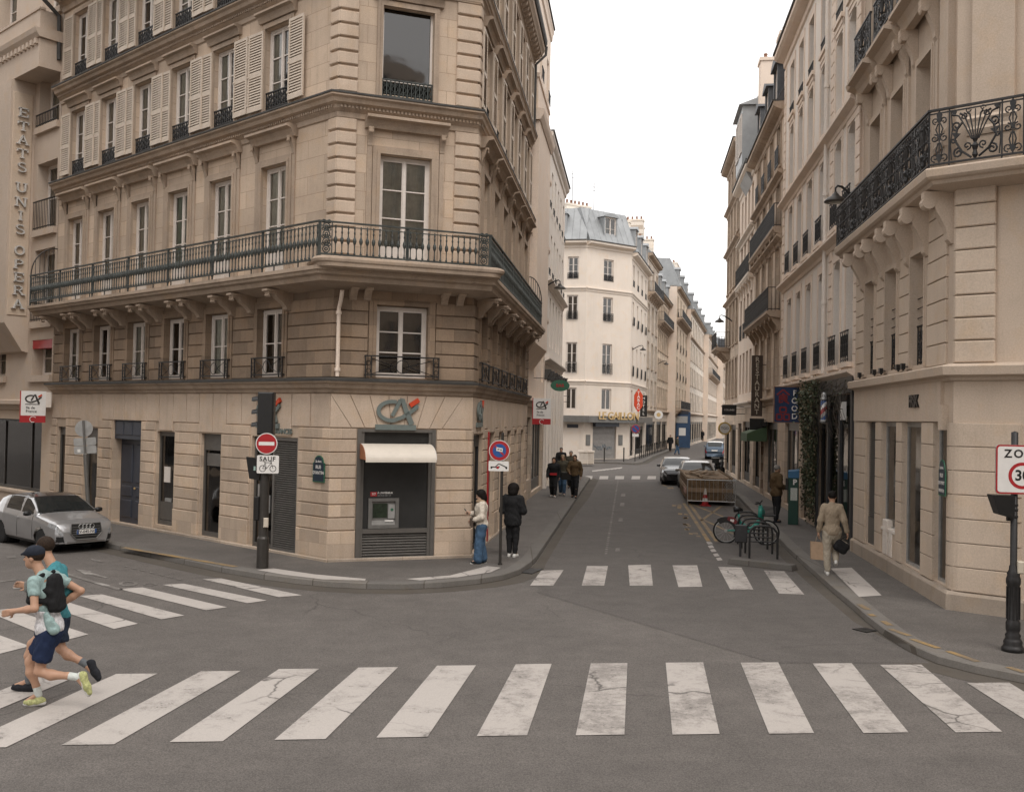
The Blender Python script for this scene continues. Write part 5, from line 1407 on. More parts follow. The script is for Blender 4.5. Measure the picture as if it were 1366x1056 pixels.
B2c, M2c = street_building('pilastered_building', 'white-grey building with slim pilasters and dark capitals at the end of the left pavement', NC, 7, WC2, 9, 16.7,
    [dict(z=6.9, h=2.4, cols=pc, surr=False), dict(z=10.2, h=2.2, cols=pc, rail='bars', rh=.3, ry=-.1, surr=False), dict(z=13.4, h=2.1, cols=pc, rail='bars', rh=.3, ry=-.1, surr=False)],
    'white_r', gf=[(.7+1.9*i, 1.75+1.9*i, 1.0, 4.3, 'shop') for i in range(6)], gf_top=6.0, gf_mat='white_r', corn=(6.2, 9.9), corn_d=.3, trim='white_r', eave_d=.25, mansard=1.2)
for i in range(7):
    x = .25+1.88*i; m = MB(); m.box(x-.2, x+.2, -.14, .003, .1, 5.2); m.box(x-.26, x+.26, -.2, .003, .1, .8); m.put('pilaster', MAT['white_r'], B2c, M2c)
    m = MB(); m.prism([(.003, 5.2), (-.18, 5.22), (-.2, 5.3), (-.32, 5.55), (-.34, 5.65), (.003, 5.65)], x-.27, x+.27, 'x'); m.put('capital', MAT['zinc_d'], B2c, M2c)

# ================================================================ CAFE BUILDING at the far crossroads
CAF = Vector((9.75, 82.6)); CDEG = 53.8
dC = Vector((math.sin(RAD(CDEG)), math.cos(RAD(CDEG))))
CW = 4.9; CFo = CAF - dC*CW
crow = lambda c, w_: [(c, w_)]
cfl = [dict(z=4.1, h=1.75, surr=False, rows=1), dict(z=7.0, h=2.5, rail='lattice', rh=.9, ry=-.1, surr=False), dict(z=11.3, h=2.0, surr=False, rail='panel', rh=.7, ry=-.1), dict(z=14.6, h=1.8, surr=False, rail='panel', rh=.5, ry=-.03)]
fl_f = [dict(f, cols=[(2.35, 1.05)]) for f in cfl]
BCf, MCf = street_building('cafe_building', 'cream rendered corner building with slate-grey mansard roof facing down the street from the far crossroads', CFo, CDEG, CW, 7, 17.6, fl_f, 'cream', gf=[(.95, 3.5, .14, 2.75, 'roller')], gf_top=3.3, corn=(6.4, 13.9), corn_d=.16, trim='cream', eave_d=.5, mansard=2.9, dormers=((2.4, 1.2),), chimneys=((1.6, 3.0, 2.6, .6, 3.7), (3.9, 4.2, .9, .9, 3.4)), sides=False, reveal=.15)
def sub_front(parent, o, deg, W, eave, floors, mat, gf=(), gf_top=3.3, corn=(), mansard=2.9, dormers=(), trim='cream', corn_d=.16):
    """another face of the same building"""
    n0 = set(bpy.data.objects.keys())
    b_, M_ = street_building('face', 'x', o, deg, W, 7, eave, floors, mat, gf=gf, gf_top=gf_top, corn=corn, corn_d=corn_d, trim=trim, mansard=mansard, dormers=dormers, sides=False, reveal=.15, eave_d=.5)
    for ch in list(b_.children):
        mw = WM[ch.name]; ch.parent = parent; ch.matrix_basis = WM[parent.name].inverted() @ mw
    bpy.data.objects.remove(b_)
    return M_
CLdeg = 102; dCL = Vector((math.sin(RAD(CLdeg)), math.cos(RAD(CLdeg))))
CLo = CFo - dCL*9
M_CL = sub_front(BCf, CLo, CLdeg, 9, 17.6, [dict(f, cols=[(2.0, 1.05), (5.6, 1.05), (7.9, .9)]) for f in cfl], 'cream', gf=[(4.4, 7.2, .14, 2.75, 'shopd')], corn=(6.4, 13.9), dormers=((6.6, 1.2), (3.0, 1.2)))
M_CK = sub_front(BCf, CAF, 14, 12, 17.2, [dict(f, cols=ev(1.5, 10.6, 4, 1.0)) for f in cfl], 'cream', gf=[(.8, 3.4, .3, 2.8, 'shopd'), (4.4, 10.5, .3, 2.8, 'shopd')], corn=(6.4, 13.9), dormers=ev(2, 10, 3, 1.1))
m = MB(); m.box(-.3, CW+.1, -.75, .003, 3.1, 3.62); m.put('canopy', MAT['grey'], BCf, MCf)
m = MB(); m.box(2.0, 9.5, -.75, .003, 3.105, 3.615); m.put('canopy', MAT['grey'], BCf, M_CL)
m = MB(); m.box(-.3, 11.5, -.75, .003, 3.105, 3.615); m.put('canopy', MAT['shopgrey'], BCf, M_CK)
m = MB(); m.box(.95, 3.5, -.35, .05, 2.76, 3.09); m.put('rolled_blind', MAT['navy'], BCf, MCf)
for x in (.45, 3.95): m = MB(); m.box(x-.22, x+.22, -.05, .003, 1.25, 2.1); m.box(x-.15, x+.15, -.06, -.045, 1.32, 2.03); m.put('menu_case', MAT['grey'], BCf, MCf)
ls = thing('restaurant_lettering', 'gold letters LE GAILLON standing on the grey canopy of the cream corner building', 'sign', MCf @ T(3.0, -.8, 3.5))
put('letters', text_mesh('LE GAILLON', .86, .04, MAT['gold'], bold=.012, spacing=.92), ls, MCf @ T(3.05, -.8, 3.62) @ TXT)
gr_ = MB()
rnd = random.Random(5)
for i in range(10):
    x = 1.2+.2*i; gr_.tube([(x+.15*math.sin(k*1.3+i), .112, .9+.35*rnd.random()+.1*math.cos(k*2.1)) for k in range(6)], .018, 4)
gr_.put('graffiti', plain('blue_grey_spray_paint', (.17, .21, .24), .7), BCf, MCf)

# ================================================================ FAR STREET
dF = Vector((math.sin(RAD(14)), math.cos(RAD(14))))
def far_plot(u0, u1): return (CAF+dF*u0, 14, u1-u0-.03)
def far(name, label, u0, u1, eave, mat, nc, floors=5, balc=(), rail=None, mans=2.4, roof='slate', dn=2, ch=((1.5, 3, .8, 2.4, 4.2),), out=0., gfk='shopd', w_=1.1, corn=None):
    o, dg, W = far_plot(u0, u1)
    if out: o = o + Vector((dF.y, -dF.x))*out
    fh = (eave-4.2-.5)/(floors-1); cols = ev(1.4, W-1.4, nc, w_)
    fl = [dict(z=4.75+fh*i, h=fh*.68, cols=cols, surr=True, rail=(rail if i else None), rh=.7, ry=-.1, balc=((.3, W-.3, .7),) if i in balc else ()) for i in range(floors-1)]
    n = max(1, int((W-1.2)/4.5)); gfx = [(.6+(W-1.2)/n*i+.15, .6+(W-1.2)/n*(i+1)-.15, .3, 3.2, gfk) for i in range(n)]
    return street_building(name, label, o, dg, W, 9, eave, fl, mat, gf=gfx, corn=corn or (4.3, eave-fh-.3), mansard=mans, roof=roof, dormers=ev(2, W-2, dn, 1.1) if dn else (), chimneys=ch, reveal=.2, gf_mat='grey_st', rows=2)
Ba, Ma = far('apartment_building', 'grey-tan ornate building with a railed roof terrace next to the cream cafe building', 12, 22, 19.2, 'grey_st', 3, 5, (3,), None, 1.4, roof='zinc', dn=0, ch=((1.0, .6, .9, 3.0, 3.4), (5.5, 1.2, 3.0, .8, 3.8), (9.4, .5, .8, 3.2, 3.0)))
Bb, Mb = far('apartment_building', 'tan striped-pilaster building with long top balcony, third from the far crossroads', 22, 35, 16.8, 'tan2', 6, 5, (3,), None, 2.2, roof='zinc', dn=3, w_=.9)
Bc, Mc = far('apartment_building', 'sunlit warm stone building stepping forward with a deep iron balcony', 35, 52, 19.0, 'tan2', 4, 5, (0, 3), 'panel', 3.4, 'zinc', 3, out=.9)
Bd, Md = far('apartment_building', 'pale stone block with banded corner pier and white chimney stacks far along the street', 52, 84, 18.2, 'cream2', 9, 5, (), None, 2.6, 'zinc', 4, ch=((3, 2, 5, 1, 6.5), (11, 2, 3.2, 1, 6.0), (20, 2, 4, 1, 5.6)), out=1.4)
Be, Me = far('apartment_building', 'light rendered building second from the end of the far street', 84, 118, 17.5, 'cream', 10, 5, (2,), None, 2.4, 'zinc', 5, out=2.2, ch=((2, 2, 3, 1, 5), (16, 2, 3, 1, 5)))
Bg, Mg = far('apartment_building', 'hazy tan building that closes the view at the end of the street', 118, 165, 17.5, 'grey_st', 12, 5, (), None, 2.4, 'slate', 5, out=3.4)
fo = CAF+dF*168+Vector((dF.y, -dF.x))*-2
Bh, Mh = street_building('apartment_building', 'pale facade seen end-on across the far end of the street', fo, 104, 34, 9, 17, [dict(z=4.7+3.1*i, h=2.1, cols=ev(1.5, 32, 10, 1.1)) for i in range(4)], 'cream2', gf=[(1+5*i, 5+5*i, .3, 3.2, 'shopd') for i in range(6)], corn=(4.3, 13.7), reveal=.2, rows=2)
# mirror row on the right-hand side of the far street
ro_ = Vector((26.6, 84))+dF*62
Bi, Mi = street_building('apartment_building', 'grey stone row on the right-hand side of the far street', ro_, 194, 60, 9, 18, [dict(z=4.7+3.2*i, h=2.1, cols=ev(1.5, 58, 16, 1.1)) for i in range(4)], 'grey_st', gf=[(1+5*i, 5+5*i, .3, 3.2, 'shopd') for i in range(11)], corn=(4.3, 14), reveal=.2, rows=2)
# houses behind the viewer, seen only in the window panes
bo = Vector((16, -17))
Bj, Mj = street_building('apartment_building', 'stone apartment block across the crossroads behind the viewer', bo, 270+8, 34, 9, 17.5, [dict(z=4.7+3.2*i, h=2.2, cols=ev(1.5, 28, 10, 1.1)) for i in range(4)], 'tan', gf=[(1+5*i, 5+5*i, .3, 3.2, 'shopd') for i in range(5)], corn=(4.3, 13.8), reveal=.2, rows=2)
Bk, Mk_ = street_building('apartment_building', 'tall zinc-roofed apartment block behind the viewer on the right', Vector((64, -26)), 278, 46, 9, 24.5, [dict(z=4.7+3.3*i, h=2.2, cols=ev(1.5, 44, 15, 1.1)) for i in range(6)], 'tan', gf=[(1+5*i, 5+5*i, .3, 3.2, 'shopd') for i in range(8)], corn=(4.3, 20.9), reveal=.2, rows=2, mansard=4.5, roof='slate', chimneys=((20, 2, 6, 1, 7), (36, 2, 5, 1, 6.5)))
Bl, Ml_ = street_building('apartment_building', 'stone apartment row across the side street on the left', Vector((-18.5, 14.9)), -48, 40, 9, 17.5, [dict(z=4.7+3.2*i, h=2.2, cols=ev(1.5, 38, 13, 1.1)) for i in range(4)], 'tan', gf=[(1+5*i, 5+5*i, .3, 3.2, 'shopd') for i in range(7)], corn=(4.3, 13.8), reveal=.2, rows=2, roof='slate', mansard=3.5)
# aerials and extra stacks on the cream corner building
for x, y, h in ((1.0, 3.2, 3.4), (3.2, 3.0, 2.6)):
    m = MB(); m.tube([(x, y, 20.8), (x, y, 20.8+h)], .025, 5); m.tube([(x-.5, y, 20.4+h), (x+.5, y, 20.4+h)], .015, 4); m.tube([(x-.35, y, 20.1+h), (x+.35, y, 20.1+h)], .015, 4); m.put('aerial', MAT['iron'], BCf, MCf)
for x, y, w_, dd, h in ((4.6, .8, .7, 2.4, 3.6), (8.4, .6, .8, 2.6, 2.6), (11.2, .4, .9, 3.0, 3.4)):
    m = MB(); m.box(x-w_/2, x+w_/2, y, y+dd, 17.2, 17.2+h); m.box(x-w_/2-.06, x+w_/2+.06, y-.06, y+dd+.06, 17.2+h-.16, 17.2+h+.02); ck = m.put('chimney', MAT['cream2'], BCf, M_CK)
    p_ = MB()
    for i in range(5): p_.lathe([(.10, 17.2+h), (.085, 17.2+h+.28), (.11, 17.2+h+.3)], (x, y+.3+i*(dd-.6)/4, 0), 7)
    p_.put('chimney_pots', MAT['pot'], ck, M_CK)
# ================================================================ STREET FURNITURE
def face_M(p, deg=0.0, z=None):
    """frame at point p whose -Y side faces bearing deg measured from the camera side"""
    return T(p[0], p[1], p[2] if z is None else z) @ RZ(RAD(deg))
def disc_plate(parent, M, name, r, layers, thick=.02):
    """round traffic plate with concentric or drawn layers: list of (material, builder)"""
    m = MB(); m.lathe([(r, .0), (r, thick)], (0, 0, 0), 32, 'y'); o = m.put(name, MAT['steel'], parent, M)
    for i, (nm, mt, fn) in enumerate(layers):
        k = MB(); fn(k, -.003-.003*i); k.put(nm, MAT[mt], o, M)
    return o
def dpoly(m, pts, y): m.poly([(x, y, z) for x, z in pts])
def circ(m, r, y, c=(0, 0), n=32): dpoly(m, [(c[0]+r*math.cos(2*math.pi*k/n), c[1]+r*math.sin(2*math.pi*k/n)) for k in range(n)], y)
def rrect(w, h, r, n=4):
    pts = []
    for cx, cz, a0 in ((w/2-r, h/2-r, 0), (-w/2+r, h/2-r, 90), (-w/2+r, -h/2+r, 180), (w/2-r, -h/2+r, 270)):
        for k in range(n+1): a = RAD(a0+90*k/n); pts.append((cx+r*math.cos(a), cz+r*math.sin(a)))
    return pts

# ---- signal post on the left pavement
p = G(350, 757, PAVE_H)
MT = face_M(p, 8)
t = thing('traffic_light', 'dark traffic signal post with a no-entry disc and bicycle plate at the left pavement corner', 'traffic light', MT)
m = MB(); m.lathe([(.125, 0), (.125, .62), (.105, .66), (.10, .70), (.10, 2.95), (.07, 3.0), (.05, 3.55)], (0, 0, 0), 16); m.smooth = False; m.put('pole', MAT['iron_d'], t, MT)
m = MB(); m.bev(-.17, .17, -.09, .12, 2.80, 3.70, .03); hd = m.put('signal_head', MAT['black'], t, MT @ T(0, -.02, 0) @ RZ(RAD(-8)))
for z in (2.98, 3.25, 3.52):
    v = MB(); n = 8
    for k in range(n):
        a, b = math.pi*k/n, math.pi*(k+1)/n
        v.quad((-.17,.10*math.cos(a),z+.10*math.sin(a)), (-.17,.10*math.cos(b),z+.10*math.sin(b)), (-.30,.10*math.cos(b),z-.02+.09*math.sin(b)), (-.30,.10*math.cos(a),z-.02+.09*math.sin(a)))
    v.put('visor', MAT['black'], hd, MT @ T(0, .03, 0))
Mp = MT @ T(.04, -.17, 2.62)
disc_plate(t, Mp, 'no_entry_plate', .225, [('white_rim', 'white', lambda k, y: circ(k, .222, y)), ('red_disc', 'red', lambda k, y: circ(k, .205, y)), ('white_bar', 'white', lambda k, y: dpoly(k, rrect(.32, .075, .01), y))])
Mp = MT @ T(.075, -.16, 2.185)
m = MB(); m.prism(rrect(.45, .38, .03), 0, .02, 'y'); pl = m.put('bicycle_plate', MAT['white'], t, Mp)
put('lettering', text_mesh('SAUF', .13, .002, MAT['black'], bold=.002, spacing=1.15), pl, Mp @ T(-.01, -.004, .11) @ TXT)
def bicycle_drawing(k, y, s=1.):
    for x in (-.085, .085):
        k.ring((x*s, -.07*s), .055*s, .045*s, y, 20)
    for a, b in (((-.085,-.07), (-.04,.03)), ((-.04,.03), (.06,.03)), ((-.02,-.07), (.06,.03)), ((-.085,-.07), (-.02,-.07)), ((-.02,-.07), (-.055,.05)), ((.085,-.07), (.05,.055)), ((-.075,.05), (-.035,.05)), ((.03,.058), (.075,.055))):
        d = Vector((b[0]-a[0], b[1]-a[1])); n = Vector((-d.y, d.x)).normalized()*.004
        dpoly(k, [((a[0]-n.x)*s, (a[1]-n.y)*s), ((b[0]-n.x)*s, (b[1]-n.y)*s), ((b[0]+n.x)*s, (b[1]+n.y)*s), ((a[0]+n.x)*s, (a[1]+n.y)*s)], y)
k = MB(); bicycle_drawing(k, -.003, 1.25); k.put('bicycle_symbol', MAT['black'], pl, Mp)
m = MB(); m.add([(-.38,-.1,2.33), (-.14,-.1,2.30), (-.14,.14,2.30), (-.38,.14,2.33), (-.31,-.08,1.88), (-.10,-.08,1.84), (-.10,.12,1.84), (-.31,.12,1.88)], [(0,1,2,3), (7,6,5,4), (0,4,5,1), (1,5,6,2), (2,6,7,3), (3,7,4,0)])
m.put('pedestrian_signal', MAT['black'], t, MT)
k = MB(); dpoly(k, [(-.22, 2.05), (-.18, 2.05), (-.18, 2.14), (-.22, 2.14)], -.104); k.put('signal_symbol', plain('pale_green_lens', (.3, .42, .38), .3), t, MT)
m = MB(); m.bev(-.2, -.09, -.07, .07, 1.0, 1.5, .02); m.put('repeater_signal', MAT['black'], t, MT)
m = MB(); m.bev(.01, .11, -.14, -.08, .86, 1.06, .015); m.put('push_button', plain('cream_plastic', (.52, .46, .38), .5), t, MT)

# ---- parking sign post
p = G(667, 753, PAVE_H); MS = face_M(p, -3)
t = thing('sign_post', 'slim brown post with a red and blue no-parking disc and a tow-away plate', 'road sign', MS)
m = MB(); m.lathe([(.032, 0), (.032, 2.93), (.0, 2.94)], (0, 0, 0), 10); m.lathe([(.05, 0), (.05, .04)], (0, 0, 0), 10); m.put('pole', MAT['iron_d'], t, MS)
Mp = MS @ T(-.06, -.06, 2.53)
def slash(k, y):
    dpoly(k, [(-.11, .085), (-.085, .11), (.11, -.085), (.085, -.11)], y)
dp_ = disc_plate(t, Mp, 'no_parking_plate', .235, [('white_rim', 'white', lambda k, y: circ(k, .23, y)), ('red_disc', 'red', lambda k, y: circ(k, .218, y)), ('blue_disc', 'blue', lambda k, y: circ(k, .15, y)), ('red_slash', 'red', slash), ('sticker', 'white', lambda k, y: dpoly(k, [(-.07, -.005), (.07, -.03), (.075, .05), (-.065, .075)], y)), ('sticker_mark', 'black', lambda k, y: (dpoly(k, [(-.045, .02), (.0, .012), (.003, .035), (-.042, .043)], y), dpoly(k, [(.02, .0), (.05, -.005), (.052, .03), (.023, .035)], y)))])
Mp = MS @ T(-.07, -.055, 2.185)
m = MB(); m.prism(rrect(.45, .22, .02), 0, .015, 'y'); pl = m.put('tow_away_plate', MAT['white'], t, Mp)
k = MB()
for a, b, w_ in (((-.18,-.02), (-.06,-.02), .02), ((-.08,-.02), (.0,.055), .018), ((0,.055), (.06,.03), .018), ((.06,.03), (.19,-.03), .022), ((-.06,-.035), (.02,-.01), .03)):
    d = Vector((b[0]-a[0], b[1]-a[1])); n = Vector((-d.y, d.x)).normalized()*w_/2
    dpoly(k, [(a[0]-n.x, a[1]-n.y), (b[0]-n.x, b[1]-n.y), (b[0]+n.x, b[1]+n.y), (a[0]+n.x, a[1]+n.y)], -.003)
circ(k, .022, -.003, (-.16, -.035), 12); circ(k, .022, -.0031, (.17, -.04), 12); k.put('tow_symbol', MAT['black'], pl, Mp)
k = MB(); circ(k, .03, -.005, (-.02, -.03), 12); k.put('red_mark', MAT['red'], pl, Mp)

# ---- zone-30 sign on an ornate post, right pavement
p = G(1351, 868, PAVE_H); MZ = face_M(p, -6)
t = thing('sign_post', 'ornate cast-iron post carrying a red-bordered ZONE 30 plate on the right pavement', 'road sign', MZ)
m = MB(); m.smooth = True
m.lathe([(.155, 0), (.155, .05), (.14, .07), (.125, .10), (.13, .14), (.115, .17), (.10, .20), (.11, .24), (.085, .27), (.10, .32), (.10, .42), (.085, .45), (.085, .95), (.10, .99), (.10, 1.06), (.085, 1.10), (.09, 1.14), (.065, 1.18), (.06, 1.24), (.048, 1.26), (.048, 3.2), (.0, 3.22)], (0, 0, 0), 18)
m.smooth = False
for k in range(10):
    a = 2*math.pi*k/10; m.tube([(.088*math.cos(a), .088*math.sin(a), .47), (.088*math.cos(a), .088*math.sin(a), .94)], .012, 5)
for z in (1.95, 2.05, 2.12): m.lathe([(.056, z), (.056, z+.03)], (0, 0, 0), 14)
m.put('pole', MAT['iron'], t, MZ)
Mp = MZ @ T(.08, -.075, 2.66)
m = MB(); m.prism(rrect(.74, .72, .05), 0, .022, 'y'); pl = m.put('zone_plate', MAT['steel'], t, Mp)
k = MB(); dpoly(k, rrect(.735, .715, .05), -.002); k.put('red_border', MAT['red'], pl, Mp)
k = MB(); dpoly(k, rrect(.69, .67, .04), -.004); k.put('white_field', MAT['white'], pl, Mp)
k = MB(); circ(k, .195, -.006, (0, -.09), 40); k.put('red_ring', MAT['red'], pl, Mp)
k = MB(); circ(k, .147, -.008, (0, -.09), 40); k.put('white_disc', MAT['white'], pl, Mp)
put('lettering', text_mesh('ZONE', .165, .001, MAT['black'], bold=.004, spacing=1.3), pl, Mp @ T(.01, -.006, .225) @ TXT)
put('number', text_mesh('30', .215, .001, MAT['black'], bold=.005), pl, Mp @ T(0, -.010, -.092) @ TXT)
m = MB(); m.add([(-.34,-.12,2.28), (-.03,-.12,2.28), (-.03,.14,2.28), (-.34,.14,2.28), (-.25,-.1,2.0), (-.03,-.1,1.94), (-.03,.12,1.94), (-.25,.12,2.0)], [(0,1,2,3), (7,6,5,4), (0,4,5,1), (1,5,6,2), (2,6,7,3), (3,7,4,0)]); m.box(-.1, .0, -.03, .03, 1.9, 1.96)
m.put('pedestrian_signal', MAT['black'], t, MZ)
m = MB(); m.bev(.03, .12, -.09, .05, 1.14, 1.32, .015); m.put('push_button', plain('cream_box', (.52, .46, .37), .5), t, MZ)

# ---- signs seen from behind near the parked car
p = G(119, 700, PAVE_H); ML = face_M(p, 20) @ RY(RAD(-4.5))
t = thing('sign_post', 'leaning grey post with a round plate and square plates seen from behind', 'road sign', ML)
m = MB(); m.lathe([(.055, 0), (.055, 2.0), (.03, 2.02), (.03, 2.95)], (0, 0, 0), 10); m.put('pole', MAT['grey'], t, ML)
m = MB(); m.lathe([(.235, .05), (.235, .07)], (0, 0, 2.72), 28, 'y'); m.put('round_plate', MAT['steel'], t, ML)
for z, w_ in ((2.35, .30), (2.12, .28)):
    for x in (-.15, .16):
        m = MB(); m.prism([(a+x, b+z) for a, b in rrect(.27, .22, .04)], .05, .07, 'y'); m.put('square_plate', MAT['steel'], t, ML)
k = MB(); dpoly(k, [(-.2, 2.06), (-.12, 2.06), (-.12, 2.15), (-.2, 2.15)], .048); k.put('sticker', MAT['white'], t, ML)

# ================================================================ BANK SIGNS
def ca_logo(m, y0=-.03, y1=.0, s=1., red=False):
    """open C whose foot sweeps up to the right under an A; the tip is a separate red piece"""
    def stroke_(pts, w0, w1):
        n = len(pts); L = []; R_ = []
        for i, q in enumerate(pts):
            a = Vector(pts[max(0, i-1)]); b = Vector(pts[min(n-1, i+1)]); d = (b-a).normalized(); nn = Vector((-d.y, d.x))*((w0+(w1-w0)*i/(n-1))/2)
            L.append(Vector(q)+nn); R_.append(Vector(q)-nn)
        for i in range(n-1):
            m.prism([tuple(R_[i]*s), tuple(R_[i+1]*s), tuple(L[i+1]*s), tuple(L[i]*s)], y0, y1, 'y')
    if red: stroke_([(.27, .15), (.47, .28)], .10, .10); return
    c = [(-.13+.31*math.cos(a), .02+.21*math.sin(a)) for a in [RAD(72+12*k) for k in range(18)]]
    stroke_(c+[(.10, -.115), (.24, -.03), (.36, .06), (.45, .15)], .085, .085)
    stroke_([(-.13, -.09), (-.04, .08), (.05, .27)], .075, .085)
    stroke_([(.05, .27), (.10, .27), (.19, .02), (.32, -.27)], .085, .12)
def wall_logo(label, M, s, base=True):
    t = thing('bank_logo', label, 'logo', M)
    m = MB(); ca_logo(m, -.06, -.02, s); m.put('letters', MAT['ca_grey'], t, M)
    m = MB(); ca_logo(m, -.065, -.015, s, True); m.put('red_tip', MAT['orange'], t, M)
    if base: m = MB(); m.box(-.50*s, .42*s, -.05, -.0, -.40*s, -.28*s); m.put('base_bar', MAT['ca_grey'], t, M)
    return t
wall_logo('large grey bank logo with an orange tip above the cash machine', FC @ T(1.5, -.03, 3.46), 1.02)
wl_ = wall_logo('grey bank logo with orange tip partly hidden by the traffic signal', FL @ T(WL-2.3, -.03, 3.42), 1.0)
at_ = thing('bank_lettering', 'small dark letters ASSURANCES over the bank side door', 'sign', FL @ T(WL-1.75, -.03, 2.95))
put('letters', text_mesh('& ASSURANCES', .17, .012, MAT['ca_grey'], bold=.003, spacing=.95), at_, FL @ T(WL-1.95, -.04, 2.955) @ TXT)
wall_logo('bank logo seen edge-on along the street side of the corner bank', FR @ T(.95, -.03, 3.5), .9)
def bank_blade(label, M, w, h, sub):
    """double-sided sign box; front face towards -Y"""
    t = thing('bank_blade_sign', label, 'sign', M)
    m = MB(); m.box(-w/2, w/2, -.07, .07, -h/2+.22*h, h/2); m.put('white_panel', MAT['white'], t, M)
    m = MB(); m.box(-w/2, w/2, -.072, .072, -h/2, -h/2+.22*h-.001); m.put('red_panel', MAT['red'], t, M)
    m = MB(); m.box(-w/2-.03, -w/2, -.072, .072, -h/2, h/2); m.put('red_edge', MAT['red'], t, M)
    L = M @ T(0, -.072, h*.24)
    m = MB(); ca_logo(m, -.008, .0, w*.72); m.put('letters', MAT['iron_d'], t, L)
    m = MB(); ca_logo(m, -.009, .0, w*.72, True); m.put('red_tip', MAT['orange'], t, L)
    m = MB(); m.box(-w*.33, w*.25, -.006, 0, -w*.24, -w*.21); m.put('rule', MAT['black'], t, L)
    for i, s_ in enumerate(sub): put('lettering', text_mesh(s_, w*.165, .003, MAT['black'], align='LEFT'), t, M @ T(-w*.30, -.076, h*(-.03-.115*i)) @ TXT)
    m = MB(); m.arc((0, -h/2+.10*h), w*.13, .6, 5.2, .010, -.075, 10); m.put('emblem', MAT['white'], t, M)
    m = MB(); m.box(w/2, w/2+.16, -.08, .08, h/2-.5, h/2-.02); m.put('bracket', MAT['white_r'], t, M)
    return t
Mb1 = T(*(L0+Vector((-.669, -.743))*.62+dL*-.05), 3.42) @ RZ(RAD(22))
bank_blade('white and red bank blade sign with Ile de France lettering, by the hotel corner', Mb1, .70, .98, ('Ile de', 'France'))
pR = R1+dR*11.9+Vector((.99, -.12))*.62
bank_blade('smaller white and red bank blade sign over the street pavement', T(pR.x, pR.y, 3.62) @ RZ(RAD(-3)), .62, .92, ('Ile de', 'France'))

# ---- cash machine and its awning
MA = FC @ T(1.24, .05, 1.17)
t = thing('cash_machine', 'grey cash machine with green screen set in the dark bank bay', 'cash machine', MA)
m = MB(); m.box(-.35, -.27, -.05, .02, -.34, .34); m.box(.27, .35, -.05, .02, -.34, .34); m.box(-.27, .27, -.05, .02, .27, .34); m.box(-.27, .27, -.05, .02, -.34, -.26); m.box(-.27, .27, .0, .02, -.26, .27); m.prism([(0, -.26), (-.045, -.26), (-.01, -.16), (0, -.16)], -.27, .27, 'x'); m.put('surround', MAT['grey'], t, MA)
m = MB(); m.box(-.24, .09, -.012, .0, -.10, .22); m.put('screen', plain('dim_green_screen', (.018, .028, .016), .2, 0, .6, 9), t, MA)
m = MB(); m.box(.11, .26, -.03, .0, -.12, .2); m.put('card_panel', MAT['steel'], t, MA)
m = MB(); m.lathe([(.03, -.04), (.035, -.03)], (.195, 0, .08), 12, 'y'); m.put('card_reader', MAT['green'], t, MA)
m = MB(); m.box(.03, .23, -.04, -.02, -.19, -.15); m.put('cash_slot', MAT['white'], t, MA)
sg = thing('cash_machine_notice', 'red sticker and white lettering on the dark panel above the cash machine', 'notice', FC @ T(1.2, .05, 1.6))
m = MB(); m.box(-.26, -.11, .004, .009, -.05, .05); m.put('red_sticker', MAT['red'], sg, FC @ T(1.2, .05, 1.6))
put('lettering', text_mesh('7/7', .07, .002, MAT['white'], bold=.002), sg, FC @ T(1.015, .052, 1.6) @ TXT)
put('lettering', text_mesh("À L'INTÉRIEUR", .055, .002, MAT['white'], bold=.002, align='LEFT'), sg, FC @ T(1.10, .056, 1.625) @ TXT)
put('lettering', text_mesh("SERVICE 24H / 24", .042, .002, MAT['steel'], align='LEFT'), sg, FC @ T(1.10, .056, 1.565) @ TXT)
MW = FC @ T(1.47, .0, 2.40)
t = thing('awning', 'small cream curved awning over the cash machine with a rust-coloured end', 'awning', MW)
m = MB(); m.smooth = True; n = 10; hw = .80
pr = [(-.62*math.sin(RAD(9*k)), .34*math.cos(RAD(9*k))) for k in range(n+1)]
for (ya, za), (yb, zb) in zip(pr[:-1], pr[1:]): m.quad((-hw,ya,za), (-hw,yb,zb), (hw,yb,zb), (hw,ya,za))
m.smooth = False; m.box(-hw, hw, -.63, -.60, -.05, .012); m.put('canopy', plain('cream_awning', (.66, .60, .52), .6, 0, .05), t, MW)
for x in (-hw-.012, hw+.002):
    m = MB(); m.prism([(0, 0)]+[(a, b) for a, b in pr], x, x+.01, 'x'); m.put('end_panel', plain('rust_end', (.34, .13, .06), .6) if x < 0 else MAT['white'], t, MW)

# ---- street-name plates
def name_plate(label, M, lines, w=.40, h=.58):
    t = thing('street_name_plate', label, 'street sign', M)
    def outline(w, h, k):
        pts = [(-w/2, -h/2), (w/2, -h/2), (w/2, h*.22)]
        for i in range(9): a = math.pi*i/8; pts.append((w*k*math.cos(a), h*.22+h*.28*math.sin(a)))
        return pts+[(-w/2, h*.22)]
    m = MB(); m.prism(outline(w, h, .40), -.02, 0, 'y'); m.put('border', MAT['green'], t, M)
    m = MB(); m.prism(outline(w-.05, h-.05, .40), -.024, -.019, 'y'); m.put('field', plain('dark_blue_enamel', (.02, .032, .05), .35), t, M)
    for i, (s_, sz) in enumerate(lines): put('lettering', text_mesh(s_, sz, .001, MAT['white'], bold=.002), t, M @ T(0, -.027, h*.27-i*h*.21) @ TXT)
name_plate("dark blue arched plate RUE D'ANTIN on the left building by the cash machine", FL @ T(WL-.32, -.045, 2.16), (('2e Arrt', .07), ('RUE', .11), ("D'ANTIN", .10)), .42, .60)
name_plate('narrow green-edged street-name plate on the rounded right-hand corner', FS @ T(U(.32), -.075, 2.45), (('2e Arrt', .07), ('RUE', .10), ('DU PORT', .085), ('MAHON', .085)), .40, .66)
